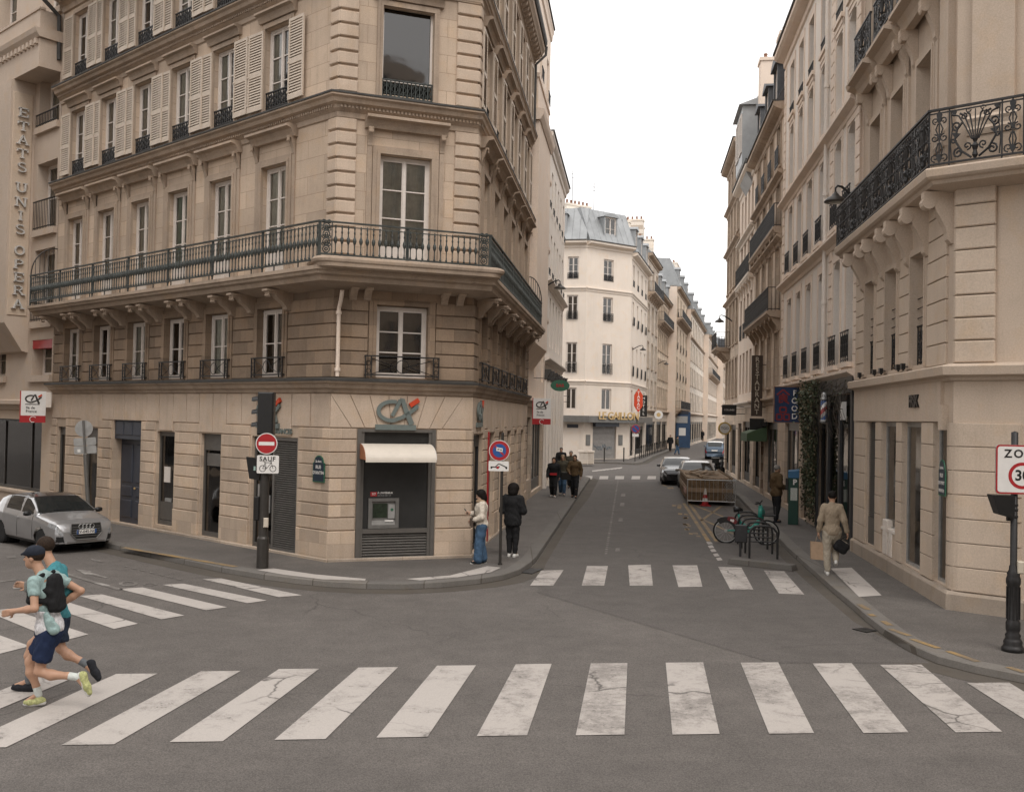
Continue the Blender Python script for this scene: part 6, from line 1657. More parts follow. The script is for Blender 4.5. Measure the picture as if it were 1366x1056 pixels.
ft = thing('shop_lettering', 'small black metal letters FRSK on the pale shop fascia', 'sign', FS @ T(U(2.4), -.08, 3.84))
put('letters', text_mesh('FRSK', .34, .02, MAT['black'], bold=.012, spacing=.85), ft, FS @ T(U(2.28), -.085, 3.87) @ TXT)

# ================================================================ WALL LAMPS
def street_lamp(label, base, out, reach, s=1.):
    """swan-neck wall lamp; base on the wall, out = plan direction over the street"""
    a = math.atan2(out.y, out.x); M = T(base.x, base.y, base.z) @ RZ(a) @ S3(s, s, s)
    t = thing('street_lamp', label, 'street lamp', M, 'wall lamps over the street')
    m = MB(); m.lathe([(.09, 0), (.09, .03)], (0, 0, 0), 10, 'x')
    m.tube([(0,0,0), (reach*.35,0,.22), (reach*.7,0,.40), (reach*.9,0,.43), (reach,0,.36), (reach,0,.22)], [.05, .045, .04, .035, .03, .03], 8); m.put('bracket', MAT['iron'], t, M)
    m = MB(); m.smooth = True; m.lathe([(.05, .24), (.06, .20), (.10, .17), (.12, .12), (.25, .05), (.34, -.04), (.345, -.07), (.31, -.08), (.0, -.06)], (reach, 0, 0), 20); m.put('lamp_shade', MAT['iron_d'], t, M)
    m = MB(); m.lathe([(.2, -.085), (.1, -.12), (0, -.13)], (reach, 0, 0), 14); m.put('lens', plain('lamp_lens', (.35, .34, .31), .3), t, M)
    return t
lampL = R1+dR*22.0; street_lamp('wall lamp on the plain beige building above the left pavement', Vector((lampL.x-.25, lampL.y, 9.3)), Vector((.99, -.12)), .9, .78)
q = RBf+dRB*.35; street_lamp('large dark wall lamp beside the scrollwork balcony', Vector((q.x, q.y, 9.32)), Vector((-.99, .12)), .62, .86)
q = RBf+dRB*35; street_lamp('wall lamp on the tall stone building at the far right crossroads', Vector((q.x, q.y, 9.5)), Vector((-.99, .12)), .9, .85)
q = CAF+dF*1.5; street_lamp('wall lamp on the flank of the cream cafe building', Vector((q.x, q.y, 9.3)), Vector((.97, -.24)), 1.1, .8)
q = CAF+dF*23; street_lamp('wall lamp far along the street on the striped tan building', Vector((q.x, q.y, 9.3)), Vector((.97, -.24)), 1.1, .8)

# ================================================================ SHOP SIGNS
def blade(name, label, wall, d, out, z, w, h, mat, gap=.1, th=.12, cat='sign', deg=None):
    """sign box standing out from a wall; returns thing and its frame (face towards the camera)"""
    c = wall+d*0+out*(gap+w/2); M = T(c.x, c.y, z) @ RZ(math.atan2(out.y, out.x) if out.x > 0 else math.atan2(out.y, out.x)+math.pi)
    t = thing(name, label, cat, M)
    m = MB(); m.box(-w/2, w/2, -th/2, th/2, -h/2, h/2); m.put('panel', MAT[mat] if isinstance(mat, str) else mat, t, M)
    s_ = -1 if out.x > 0 else 1
    m = MB()
    for zz in (h*.35, -h*.35): m.tube([(s_*w/2, 0, zz), (s_*(w/2+gap), 0, zz)], .02, 6)
    m.put('bracket', MAT['iron'], t, M)
    return t, M
outR = Vector((-dRB.y, dRB.x)); outL = Vector((dR.y, -dR.x))
MAT['food_blue'] = plain('navy_sign', (.008, .028, .085), .5, 0, .2)
t, M = blade('food_shop_sign', 'navy blue shop sign with red characters and white letters FOOD', RBf+dRB*8.9, dRB, outR, 4.02, .84, 1.22, 'food_blue', .06)
m = MB()
for a in ((-.45, -.42, -.64, .64), (.42, .45, -.64, .64)): m.box(a[0], a[1], -.075, .075, a[2], a[3])
m.box(-.45, .45, -.076, .076, .61, .64); m.box(-.45, .45, -.076, .076, -.64, -.61); m.put('frame', plain('rusty_frame', (.22, .13, .09), .7), t, M)
for i, ch in enumerate('FOOD'): put('lettering', text_mesh(ch, .27, .004, MAT['white'], bold=.004), t, M @ T(.26, -.066, .40-.27*i) @ TXT)
def cjk(strokes, ox, oz, s):
    k = MB()
    for a, b, c, d in strokes:
        v = Vector((c-a, d-b)); n = Vector((-v.y, v.x)).normalized()*.055
        dpoly(k, [(ox+(a-n.x)*s, oz+(b-n.y)*s), (ox+(c-n.x)*s, oz+(d-n.y)*s), (ox+(c+n.x)*s, oz+(d+n.y)*s), (ox+(a+n.x)*s, oz+(b+n.y)*s)], -.064)
    return k
SHI = [(.5,1,.05,.62), (.5,1,.95,.62), (.42,.72,.58,.66), (.25,.58,.75,.58), (.25,.58,.25,.05), (.75,.58,.75,.30), (.25,.44,.75,.44), (.25,.30,.75,.30), (.25,.05,.5,.14), (.55,.25,.92,.0), (.8,.2,.62,.12)]
PIN = [(.28,.95,.72,.95), (.28,.95,.28,.6), (.72,.95,.72,.6), (.28,.6,.72,.6), (.06,.45,.42,.45), (.06,.45,.06,.05), (.42,.45,.42,.05), (.06,.05,.42,.05), (.58,.45,.94,.45), (.58,.45,.58,.05), (.94,.45,.94,.05), (.58,.05,.94,.05)]
MAT['dull_red'] = plain('dull_red_paint', (.21, .018, .02), .5); cjk(SHI, -.37, .04, .48).put('character', MAT['dull_red'], t, M); cjk(PIN, -.37, -.55, .48).put('character', MAT['dull_red'], t, M)
t, M = blade('restaurant_sign', 'tall dark vertical sign with cream letters RESTAURANT', RBf+dRB*18.5, dRB, outR, 5.0, .48, 2.7, 'wood_d', .15)
for i, ch in enumerate('RESTAURANT'): put('lettering', text_mesh(ch, .30, .004, plain('cream_letter', (.50, .44, .35), .6) if i == 0 else bpy.data.materials['cream_letter'], bold=.004), t, M @ T(0, -.066, 1.16-.258*i) @ TXT)
t, M = blade('shop_board', 'black projecting board under the vertical restaurant sign', RBf+dRB*18.2, dRB, outR, 3.3, .62, .5, 'black', .1)
t, M = blade('shop_board', 'black rectangular board with thin pale lettering further up on the right', RBf+dRB*27.0, dRB, outR, 4.0, .75, .55, 'black', .45)
put('lettering', text_mesh('COLLINES', .12, .003, MAT['letter'], bold=.002), t, M @ T(0, -.065, .0) @ TXT)
q = RBf+dRB*30.5; c = q+outR*.75; M = T(c.x, c.y, 3.0)
t = thing('round_sign', 'round white sign with a yellow rim on the right-hand side', 'sign', M)
m = MB(); m.lathe([(.36, -.06), (.36, .06)], (0, 0, 0), 28, 'y'); m.put('rim', plain('yellow_rim', (.50, .34, .08), .5), t, M)
m = MB(); m.lathe([(.28, -.068), (.28, .068)], (0, 0, 0), 28, 'y'); m.put('face', MAT['white'], t, M)
put('lettering', text_mesh('TGO', .2, .003, MAT['grey'], bold=.004), t, M @ T(0, -.073, 0) @ TXT)
m = MB(); m.tube([(.3, 0, 0), (.8, .05, 0)], .02, 6); m.put('bracket', MAT['iron'], t, M)
# green awning
q = RBf+dRB*19.2; Ma_ = T(q.x, q.y, 2.95) @ RZ(RAD(90-RDEG-180))
t = thing('shop_awning', 'short green awning over a dark shop door on the right', 'awning', Ma_)
m = MB(); m.quad((-1.3,0,.25), (1.3,0,.25), (1.3,-.85,-.05), (-1.3,-.85,-.05)); m.quad((-1.3,-.85,-.05), (1.3,-.85,-.05), (1.3,-.86,-.42), (-1.3,-.86,-.42)); m.poly([(-1.3,0,.25), (-1.3,-.85,-.05), (-1.3,-.84,-.4), (-1.3,0,-.4)]); m.poly([(1.3,0,.25), (1.3,-.85,-.05), (1.3,-.84,-.4), (1.3,0,-.4)]); m.put('canopy', plain('green_canvas', (.06, .10, .05), .8), t, Ma_)
m = MB(); m.box(-1.4, 1.4, -.2, 0, .26, .46); m.put('roller_box', MAT['black'], t, Ma_)
# green oval sign and its rod
q = R1+dR*14.6; c = q+outL*1.05; M = T(c.x, c.y, 4.62)
t = thing('oval_sign', 'green oval hanging sign with red lettering over the left pavement', 'sign', M)
m = MB(); m.prism([(.36*math.cos(2*math.pi*k/28), .21*math.sin(2*math.pi*k/28)) for k in range(28)], -.03, .03, 'y'); m.put('panel', MAT['green'], t, M)
put('lettering', text_mesh('BAR', .17, .003, MAT['red'], bold=.004), t, M @ T(0, -.034, 0) @ TXT)
m = MB(); m.tube([(-1.0, .1, .27), (.3, .0, .27)], .016, 6); m.tube([(-.2, 0, .27), (-.2, 0, .17)], .01, 5); m.tube([(.2, 0, .27), (.2, 0, .17)], .01, 5); m.put('bracket', MAT['iron'], t, M)
# barber pole
q = RBf+dRB*3.0+outR*.28; M = T(q.x, q.y, 3.5)
t = thing('barber_pole', 'striped red, white and blue barber pole above the dark shopfront', 'barber pole', M)
def helix(z0, z1, r, turns, ph, frac, n=40):
    k = MB(); k.smooth = True
    for i in range(n):
        ta, tb = i/n, (i+1)/n
        for j in range(3):
            f0, f1 = frac*j/3, frac*(j+1)/3
            P = lambda t_, f: (r*math.cos(2*math.pi*(turns*t_+ph+f)), r*math.sin(2*math.pi*(turns*t_+ph+f)), z0+(z1-z0)*t_)
            k.quad(P(ta, f0), P(ta, f1), P(tb, f1), P(tb, f0))
    return k
m = MB(); m.smooth = True; m.lathe([(.088, 0), (.088, .56)], (0, 0, 0), 16); m.put('white_tube', MAT['white'], t, M)
helix(0, .56, .092, 1.1, .0, .26).put('red_stripe', MAT['red'], t, M); helix(0, .56, .092, 1.1, .5, .26).put('blue_stripe', MAT['blue'], t, M)
m = MB(); m.smooth = True; m.lathe([(.0, -.12), (.07, -.1), (.105, -.06), (.105, .0)], (0, 0, 0), 16); m.lathe([(.105, .56), (.105, .62), (.08, .66), (.09, .72), (.05, .78), (0, .80)], (0, 0, 0), 16); m.put('caps', MAT['steel'], t, M)
m = MB(); m.tube([(.28, .03, .3), (.08, 0, .3)], .025, 6); m.put('bracket', MAT['iron'], t, M)
q = RBf+dRB*1.4+outR*.05; m = MB(); m.box(-.1, .1, -.06, .06, 0, .5)
tag_ = m.put('wall_light', MAT['white'], None, T(q.x, q.y, 3.5) @ RZ(RAD(90-RDEG-180)), label='small pale upright lamp box on the dark barber shopfront', cat='wall light')
# cafe-corner signs
q = CAF+dF*1.2; c = q+Vector((.97, -.24))*.6; M = T(c.x, c.y, 5.0)
t = thing('tobacconist_sign', 'red elongated lozenge sign reading TABAC on the cream corner building', 'sign', M)
m = MB(); m.prism([(0, 1.0), (.36, .45), (.36, -.45), (0, -1.0), (-.36, -.45), (-.36, .45)], -.08, .08, 'y'); m.put('lozenge', MAT['orange'], t, M)
for i, ch in enumerate('TABAC'): put('lettering', text_mesh(ch, .36, .003, MAT['white'], bold=.006), t, M @ T(0, -.084, .62-.31*i) @ TXT)
t, M = blade('hotel_sign', 'black vertical sign with white letters HOTEL on the flank of the cream corner building', CAF+dF*6.0, dF, Vector((.97, -.24)), 4.6, .62, 1.9, 'black', .2)
for i, ch in enumerate('HOTEL'): put('lettering', text_mesh(ch, .32, .003, MAT['white'], bold=.004), t, M @ T(0, -.066, .68-.34*i) @ TXT)
q = CLo+dCL*8.0; M = M_CL @ T(6.9, -.9, 4.85)
t = thing('red_sign', 'slim red oval sign with pale letters at the left end of the cream corner building', 'sign', M)
m = MB(); m.prism([(.20*math.cos(2*math.pi*k/24)-.08*math.sin(2*math.pi*k/24)*.8, .80*math.sin(2*math.pi*k/24)) for k in range(24)], -.05, .05, 'y'); m.put('panel', MAT['red'], t, M)
for i, ch in enumerate('BAR'): put('lettering', text_mesh(ch, .3, .003, MAT['gold'], bold=.004), t, M @ T(-.03+.03*i, -.055, .38-.36*i) @ TXT)
m = MB()
for z in (.3, -.15): m.tube([(.15, .05, z), (.9, .6, z)], .02, 5)
m.put('bracket', MAT['iron'], t, M)
m = MB(); m.box(-.45, .45, -.02, .01, -.14, .14)
o = m.put('street_name_plate', MAT['navy'], None, M_CL @ T(8.1, -.03, 2.78), label='dark blue street-name plate on the cream wall behind the far no-entry sign', cat='street sign')
def small_post(label, p, kind, h=2.5, r=.28):
    M = face_M(p, 0); t = thing('sign_post', label, 'road sign', M)
    m = MB(); m.lathe([(.035, 0), (.035, h+r)], (0, 0, 0), 8); m.put('pole', MAT['iron_d'], t, M)
    Mp = M @ T(0, -.06, h)
    if kind == 'noentry': disc_plate(t, Mp, 'no_entry_plate', r, [('red_disc', 'red', lambda k, y: circ(k, r*.97, y)), ('white_bar', 'white', lambda k, y: dpoly(k, rrect(r*1.4, r*.34, .01), y))])
    if kind == 'nopark': disc_plate(t, Mp, 'no_parking_plate', r, [('red_disc', 'red', lambda k, y: circ(k, r*.97, y)), ('blue_disc', 'blue', lambda k, y: circ(k, r*.78, y)), ('red_slash', 'red', lambda k, y: dpoly(k, [(-r*.6, r*.45), (-r*.45, r*.6), (r*.6, -r*.45), (r*.45, -r*.6)], y))]); m = MB(); m.prism([(a, b-r-.16) for a, b in rrect(.5, .22, .02)], 0, .015, 'y'); m.put('small_plate', MAT['white'], t, Mp)
small_post('thin post with a red no-entry disc in front of the cream corner building', G(775, 612, PAVE_H), 'noentry', 2.75, .36)
small_post('far thin post with a blue no-parking disc by the pavement bollards', G(847, 615.5, PAVE_H), 'nopark', 2.55, .34)
q = CAF+dF*14.5; c = q+Vector((.97, -.24))*1.0; M = T(c.x, c.y, 3.9)
t = thing('round_sign', 'small round white sign with gilt centre far along the left side of the street', 'sign', M)
m = MB(); m.lathe([(.42, -.05), (.42, .05)], (0, 0, 0), 24, 'y'); m.put('face', MAT['cream_p'] if 'cream_p' in MAT else MAT['white'], t, M); m = MB(); m.lathe([(.2, -.06), (.2, .06)], (0, 0, 0), 20, 'y'); m.put('gilt_centre', MAT['gold'], t, M); m = MB(); m.tube([(-1.0, .2, 0), (-.3, 0, 0)], .025, 5); m.put('bracket', MAT['iron'], t, M)
pb = CAF+dF*38+Vector((.97, -.24))*1.6
M = T(pb.x, pb.y, 0) @ RZ(RAD(-5))
t = thing('site_hoarding', 'tall blue hoarding box with pale notices far along the left pavement', 'hoarding', M)
m = MB(); m.bev(-.85, .85, -.5, .5, .12, 4.4, .04); m.put('panel', plain('hoarding_blue', (.025, .06, .125), .6, 0, .2, 2), t, M)
m = MB(); m.box(-.5, .3, -.52, -.5, 1.6, 2.5); m.put('notice', MAT['white'], t, M); m = MB(); m.box(-.9, .5, -.52, -.5, 3.1, 3.9); m.put('notice', MAT['steel'], t, M); m = MB(); m.box(-.6, .6, -.53, -.5, 4.15, 4.5); m.put('notice', MAT['navy'], t, M)

# ================================================================ BOLLARDS, BARRIERS
bm_ = MB(); bm_.lathe([(.05, 0), (.05, .95), (.06, .97), (.06, 1.03), (.04, 1.08), (0, 1.1)], (0, 0, 0), 8); BOL = bm_.mesh('bollard', MAT['iron_d'])
kf = Vector(K_CAFE[5])-Vector(K_CAFE[4]); 
kd = (Vector(K_CAFE[6])-Vector(K_CAFE[5])).normalized(); kl = Vector((-kd.y, kd.x))
for i in range(18):
    q = Vector(K_CAFE[5])+kd*(-5+1.7*i)+kl*.5
    put('bollard', BOL, None, T(q.x, q.y, PAVE_H), label='slim dark bollard in the row along the far street kerb', cat='bollard', group='bollards along the far street')
for x in (806, 832): q = G(x, 615.5, PAVE_H); put('bollard', BOL, None, T(q.x, q.y, PAVE_H), label='lone dark bollard in front of the grey roller shutter', cat='bollard', group='bollards before the roller shutter')
for px, lab in ((778, 'left of two pale stone blocks on the far corner pavement'), (786, 'right of two pale stone blocks on the far corner pavement')):
    q = G(px, 619, PAVE_H); m = MB(); m.bev(-.32, .32, -.3, .3, .0, .85, .05); m.box(-.36, .36, -.34, .34, .86, .98); m.put('stone_block', MAT['cream2'], None, T(q.x, q.y, PAVE_H), label=lab, cat='stone block')

# construction crate behind a steel barrier
A_ = G(916, 673.5); B_ = G(976, 677.5); dx = Vector((B_.x-A_.x, B_.y-A_.y)); Wc = dx.length
MCc = T(A_.x, A_.y, 0) @ RZ(RAD(-7.2))
MAT['plank'] = plain('weathered_planks', (.20, .132, .072), .8, 0, .35, 7, .2); MAT['plank_l'] = plain('pale_board', (.30, .215, .14), .8, 0, .2, 6)
t = thing('site_crate', 'long crate of brown upright planks standing in the roadway bay', 'crate', MCc)
Lc = 7.2; Hc = 1.12
m = MB(); n = 22
rnd = random.Random(2)
for i in range(n): x = .06+(Wc-.12)*i/n; m.bev(x+.008, x+(Wc-.12)/n-.008, .22+.012*rnd.random(), .27, .14, Hc-.04+.02*rnd.random(), .006)
m.put('front_planks', MAT['plank'], t, MCc)
m = MB(); n = 60
for i in range(n): y = .3+Lc*i/n; m.box(.03+.012*rnd.random(), .08, y+.008, y+Lc/n-.008, .14, Hc-.04+.02*rnd.random())
m.put('side_planks', MAT['plank'], t, MCc)
m = MB(); n = 60
for i in range(n): y = .3+Lc*i/n; m.box(Wc-.08, Wc-.03, y+.008, y+Lc/n-.008, .14, Hc)
m.put('side_planks', MAT['plank'], t, MCc)
m = MB(); m.box(.1, Wc-.1, .28, Lc, Hc-.16, Hc-.06); m.put('cover', MAT['plank'], t, MCc)
m = MB(); m.box(.02, Wc-.02, .19, .217, .52, .70); m.box(.0, .028, .3, Lc, .5, .7); m.box(.0, .028, .3, Lc, Hc-.12, Hc); m.put('rail_boards', MAT['plank_l'], t, MCc)
m = MB()
for i in range(6):
    for k in range(2): m.tube([(Wc-.42+.06*i, .185, .2+.45*k), (Wc-.42+.06*(i+3), .185, .55+.45*k)], .008, 4); m.tube([(Wc-.42+.06*(i+3), .185, .2+.45*k), (Wc-.42+.06*i, .185, .55+.45*k)], .008, 4)
m.put('mesh_panel', MAT['steel'], t, MCc)
m = MB(); m.box(-.03, -.005, .4, 2.2, .42, .62); m.put('barrier_board', plain('faded_red_white_board', (.42, .25, .2), .6), t, MCc)
rnd = random.Random(9)
for i in range(9):
    x, y, a = rnd.uniform(.3, Wc-.3), rnd.uniform(.8, Lc-1.2), rnd.uniform(-.5, .5); m = MB(); m.box(-.06, .06, -.9, .9, 0, .035)
    m.put('loose_board', MAT['plank_l' if i % 2 else 'plank'], t, MCc @ T(x, y, Hc-.055+.012*i) @ RZ(a) @ RX(rnd.uniform(-.03, .03)))
MBR = MCc @ T(0, -.50, 0)
t = thing('steel_barrier', 'thin galvanised crowd barrier standing in front of the plank crate', 'barrier', MBR)
m = MB(); m.tube([(0,0,.0), (0,0,1.06)], .022, 6); m.tube([(Wc,0,.0), (Wc,0,1.06)], .022, 6); m.tube([(-.02,0,1.06), (Wc+.02,0,1.06)], .022, 6); m.tube([(0,0,.22), (Wc,0,.22)], .018, 6)
m.put('frame', MAT['steel'], t, MBR)
m = MB()
for i in range(1, 11): m.tube([(Wc*i/11, 0, .22), (Wc*i/11, 0, 1.05)], .008, 4)
m.put('bars', MAT['steel'], t, MBR)
q = MCc @ Vector((.72, -.14, 0)); M = T(q.x, q.y, 0)
t = thing('traffic_cone', 'red and white traffic cone before the plank crate', 'traffic cone', M)
m = MB(); m.box(-.2, .2, -.2, .2, 0, .04); m.lathe([(.15, .04), (.12, .18)], (0, 0, 0), 14); m.lathe([(.095, .32), (.065, .46)], (0, 0, 0), 14); m.put('red_body', MAT['red'], t, M)
m = MB(); m.lathe([(.12, .18), (.095, .32)], (0, 0, 0), 14); m.lathe([(.065, .46), (.03, .70), (.0, .71)], (0, 0, 0), 14); m.put('white_bands', MAT['white'], t, M)

# concrete island, bicycle hoops
A_ = G(970, 752); B_ = G(1057, 762); d = Vector((B_.x-A_.x, B_.y-A_.y))
Mi_ = T(A_.x, A_.y, 0) @ RZ(math.atan2(d.y, d.x)); m = MB(); m.prism([(0, 0), (d.length, 0), (d.length-.03, .10), (d.length-.05, .13), (.05, .13), (.03, .10)], .0, .32, 'y')
m.put('kerb_island', MAT['kerb'], None, Mi_, label='low granite kerb block in front of the bicycle hoops', cat='kerb block')
hm = MB(); hm.tube([(0,0,0), (0,0,.62), (.04,0,.72), (.12,0,.79), (.24,0,.81), (.44,0,.81), (.58,0,.76), (.66,0,.66), (.68,0,.52), (.68,0,0)], .028, 8); hm.tube([(0,0,.42), (.68,0,.42)], .018, 6); HOOP = hm.mesh('bicycle_hoop', MAT['iron'])
rb0 = G(1001, 746); hd_ = Vector((dRB.x, dRB.y))
for i in range(5):
    q = Vector((rb0.x, rb0.y))+hd_*(.25+.95*i)
    put('bicycle_hoop', HOOP, None, T(q.x, q.y, 0) @ RZ(RAD(-9)), label='black steel bicycle hoop in the row behind the kerb island', cat='bicycle stand', group='bicycle hoops by the right kerb')
q = Vector((rb0.x, rb0.y))+hd_*.45; M = T(q.x, q.y, 0) @ RZ(RAD(-9)); m = MB(); m.bev(-.34, -.03, -.03, .05, .36, .80, .02); m.lathe([(.05, -.04), (.05, -.03)], (-.23, 0, .65), 14, 'y'); m.tube([(-.2, .02, 0), (-.2, .02, .4)], .03, 6)
m.put('dock_post', MAT['dark'], None, M, label='dark flat docking post with a round badge at the first bicycle hoop', cat='bicycle dock')

# parking meter
p = G(1058, 699, PAVE_H); M = face_M(p, -18)
t = thing('parking_meter', 'dark green parking meter with a blue head and white P by the ivy', 'parking meter', M)
m = MB(); m.bev(-.16, .16, -.14, .14, 0, 1.5, .015); m.put('body', plain('meter_green', (.008, .045, .032), .4), t, M)
m = MB(); m.add([(-.17,-.15,1.5), (.17,-.15,1.5), (.17,.15,1.5), (-.17,.15,1.5), (-.17,-.15,1.70), (.17,-.15,1.74), (.17,.15,1.78), (-.17,.15,1.74)], [(3,2,1,0), (4,5,6,7), (0,1,5,4), (1,2,6,5), (2,3,7,6), (3,0,4,7)]); m.put('head', plain('meter_blue', (.03, .12, .24), .4), t, M)
put('letter_p', text_mesh('P', .24, .003, MAT['white'], bold=.008), t, M @ T(.04, -.145, 1.36) @ TXT)
m = MB(); m.box(-.09, .12, -.146, -.13, .78, 1.18); m.put('display_panel', plain('meter_panel', (.42, .44, .40), .4, 0, .2, 20), t, M)
m = MB(); m.box(-.25, -.165, -.1, .1, 1.1, 1.48); m.put('side_unit', MAT['black'], t, M)

# ================================================================ IVY on the pier beside the barber shop
leafm = plain('ivy_leaf', (.058, .072, .036), .6, 0, .55, 30); leafb = plain('dry_ivy_leaf', (.13, .105, .06), .7, 0, .4, 30)
MI3 = M3
iv = thing('climbing_ivy', 'ragged ivy climbing the pier and trailing over the dark barber shop', 'ivy', MI3 @ T(13.8-6.2, 0, 0))
rnd = random.Random(11)
lv_ = MB(); tw = MB()
def leaf(x, y, z, s):
    lv_.cur = 0 if rnd.random() < .72 else 1
    R_ = Matrix.Rotation(rnd.uniform(-1.2, 1.2), 3, 'X') @ Matrix.Rotation(rnd.uniform(-1, 1), 3, 'Z') @ Matrix.Rotation(rnd.uniform(-3.1, 3.1), 3, 'Y')
    sh = [(-.5, 0, -.2), (-.25, .0, .35), (0, .08, .6), (.25, 0, .35), (.5, 0, -.2), (0, .05, -.45)]
    lv_.add([tuple(R_ @ Vector(v)*s+Vector((x, y, z))) for v in sh], [(0, 1, 2, 5), (2, 3, 4, 5)])
W3 = 13.78
for k in range(60):
    x = W3-rnd.uniform(5.45, 7.3); z = rnd.uniform(.2, 3.5); pts = []
    for j in range(10): pts.append((x, -.05-.06*rnd.random(), z)); x += rnd.uniform(-.13, .14); z += rnd.uniform(.02, .2)
    tw.tube(pts, .008, 4)
    dens = 16 if pts[-1][2] > 2.2 else 10
    for px, py, pz in pts:
        if rnd.random() < .25+.5*min(1, pz/3.6):
            for j in range(dens): leaf(px+rnd.gauss(0, .12), py-abs(rnd.gauss(.04, .07)), pz+rnd.gauss(0, .13), rnd.uniform(.05, .10))
for k in range(70):                                    # hanging mass and bare trailers over the shop
    x = W3-rnd.uniform(.2, 6.4); z = 4.65-rnd.random()*.6; pts = []
    for j in range(12): pts.append((x, -.12-.25*math.sin(j*.25)-.05*rnd.random(), z)); x += rnd.uniform(-.12, .12); z -= rnd.uniform(-.02, .22)*(1 if k % 3 else .35)
    tw.tube(pts, .007, 4)
    if x < W3-4.0:
        for px, py, pz in pts[:8]:
            for j in range(6): leaf(px+rnd.gauss(0, .13), py+rnd.gauss(-.04, .1), pz+rnd.gauss(0, .14), rnd.uniform(.05, .10))
    else:
        for px, py, pz in pts[:5]:
            if rnd.random() < .35: leaf(px, py, pz, rnd.uniform(.04, .08))
lv_.put('leaves', [leafm, leafb], iv, MI3); tw.put('stems', plain('ivy_stem', (.06, .048, .036), .8), iv, MI3)
m = MB(); m.box(W3-5.75, W3-.06, -.1, .003, 4.22, 4.7); m.put('shop_fascia', MAT['dark'], B3, M3)
m = MB()
for x in (W3-5.4, W3-3.6, W3-1.9, W3-.35): m.box(x-.12, x+.12, -.06, .003, .12, 4.22)
m.put('shop_pilasters', MAT['dark'], B3, M3)
# ================================================================ VEHICLES
def lerp(x, pts):
    xs, ys = zip(*pts); return float(np.interp(x, xs, ys))
MAT['silver'] = plain('silver_car_paint', (.46, .46, .465), .3, .7, .05, 3, 0, .6)
MAT['blackcar'] = plain('black_car_paint', (.016, .016, .018), .25, .1, .1, 3, 0, .6)
MAT['whitecar'] = plain('white_car_paint', (.66, .65, .63), .3, 0, .04, 3, 0, .5)
MAT['tancar'] = plain('beige_grey_car_paint', (.20, .18, .155), .35, .3, .06, 3, 0, .5)
MAT['bluecar'] = plain('blue_grey_car_paint', (.055, .085, .125), .35, .3, .08, 3, 0, .5)
MAT['carglass'] = plain('car_glass', (.018, .02, .02), .06, 0, .2, 2)
MAT['chrome'] = plain('chrome', (.6, .6, .6), .2, 1., .03)
MAT['lamp'] = plain('headlamp_lens', (.34, .35, .36), .12, .3, .4, 14)
MAT['tail'] = plain('tail_lamp', (.25, .012, .012), .2, 0, .2)
HATCH = dict(L=3.95, W=.87, top=[(0,.60), (.03,.70), (.10,.785), (.3,.86), (.7,.93), (1.02,.98), (1.12,1.02), (1.45,1.21), (1.78,1.37), (2.2,1.42), (2.8,1.41), (3.2,1.36), (3.55,1.25), (3.75,1.08), (3.86,.95), (3.93,.8), (3.95,.6)],
    belt=[(0,.58), (.1,.75), (1.0,.90), (2.0,.93), (3.4,.98), (3.7,.95), (3.95,.6)], wid=[(0,.60), (.04,.70), (.12,.77), (.35,.835), (.8,.87), (3.1,.87), (3.5,.84), (3.8,.77), (3.9,.70), (3.95,.60)], ax=(.80, 3.27), wr=.305, ws=(1.05, 1.72), rw=(3.28, 3.80), sw=[(1.28, 1.98), (2.04, 2.95)], roof_z=1.335)
SUV = dict(L=4.3, W=.90, top=[(0,.78), (.04,.92), (.15,.99), (.6,1.04), (1.05,1.08), (1.15,1.12), (1.75,1.53), (2.2,1.60), (3.4,1.59), (3.75,1.52), (4.1,1.15), (4.22,1.02), (4.3,.7)],
    belt=[(0,.76), (.1,.95), (1.0,1.02), (3.6,1.08), (4.1,1.05), (4.3,.7)], wid=[(0,.66), (.06,.78), (.2,.85), (.6,.90), (3.6,.90), (4.0,.86), (4.2,.8), (4.3,.7)], ax=(.85, 3.45), wr=.34, ws=(1.1, 1.72), rw=(3.72, 4.12), sw=[(1.35, 2.25), (2.32, 3.35)], roof_z=1.47)
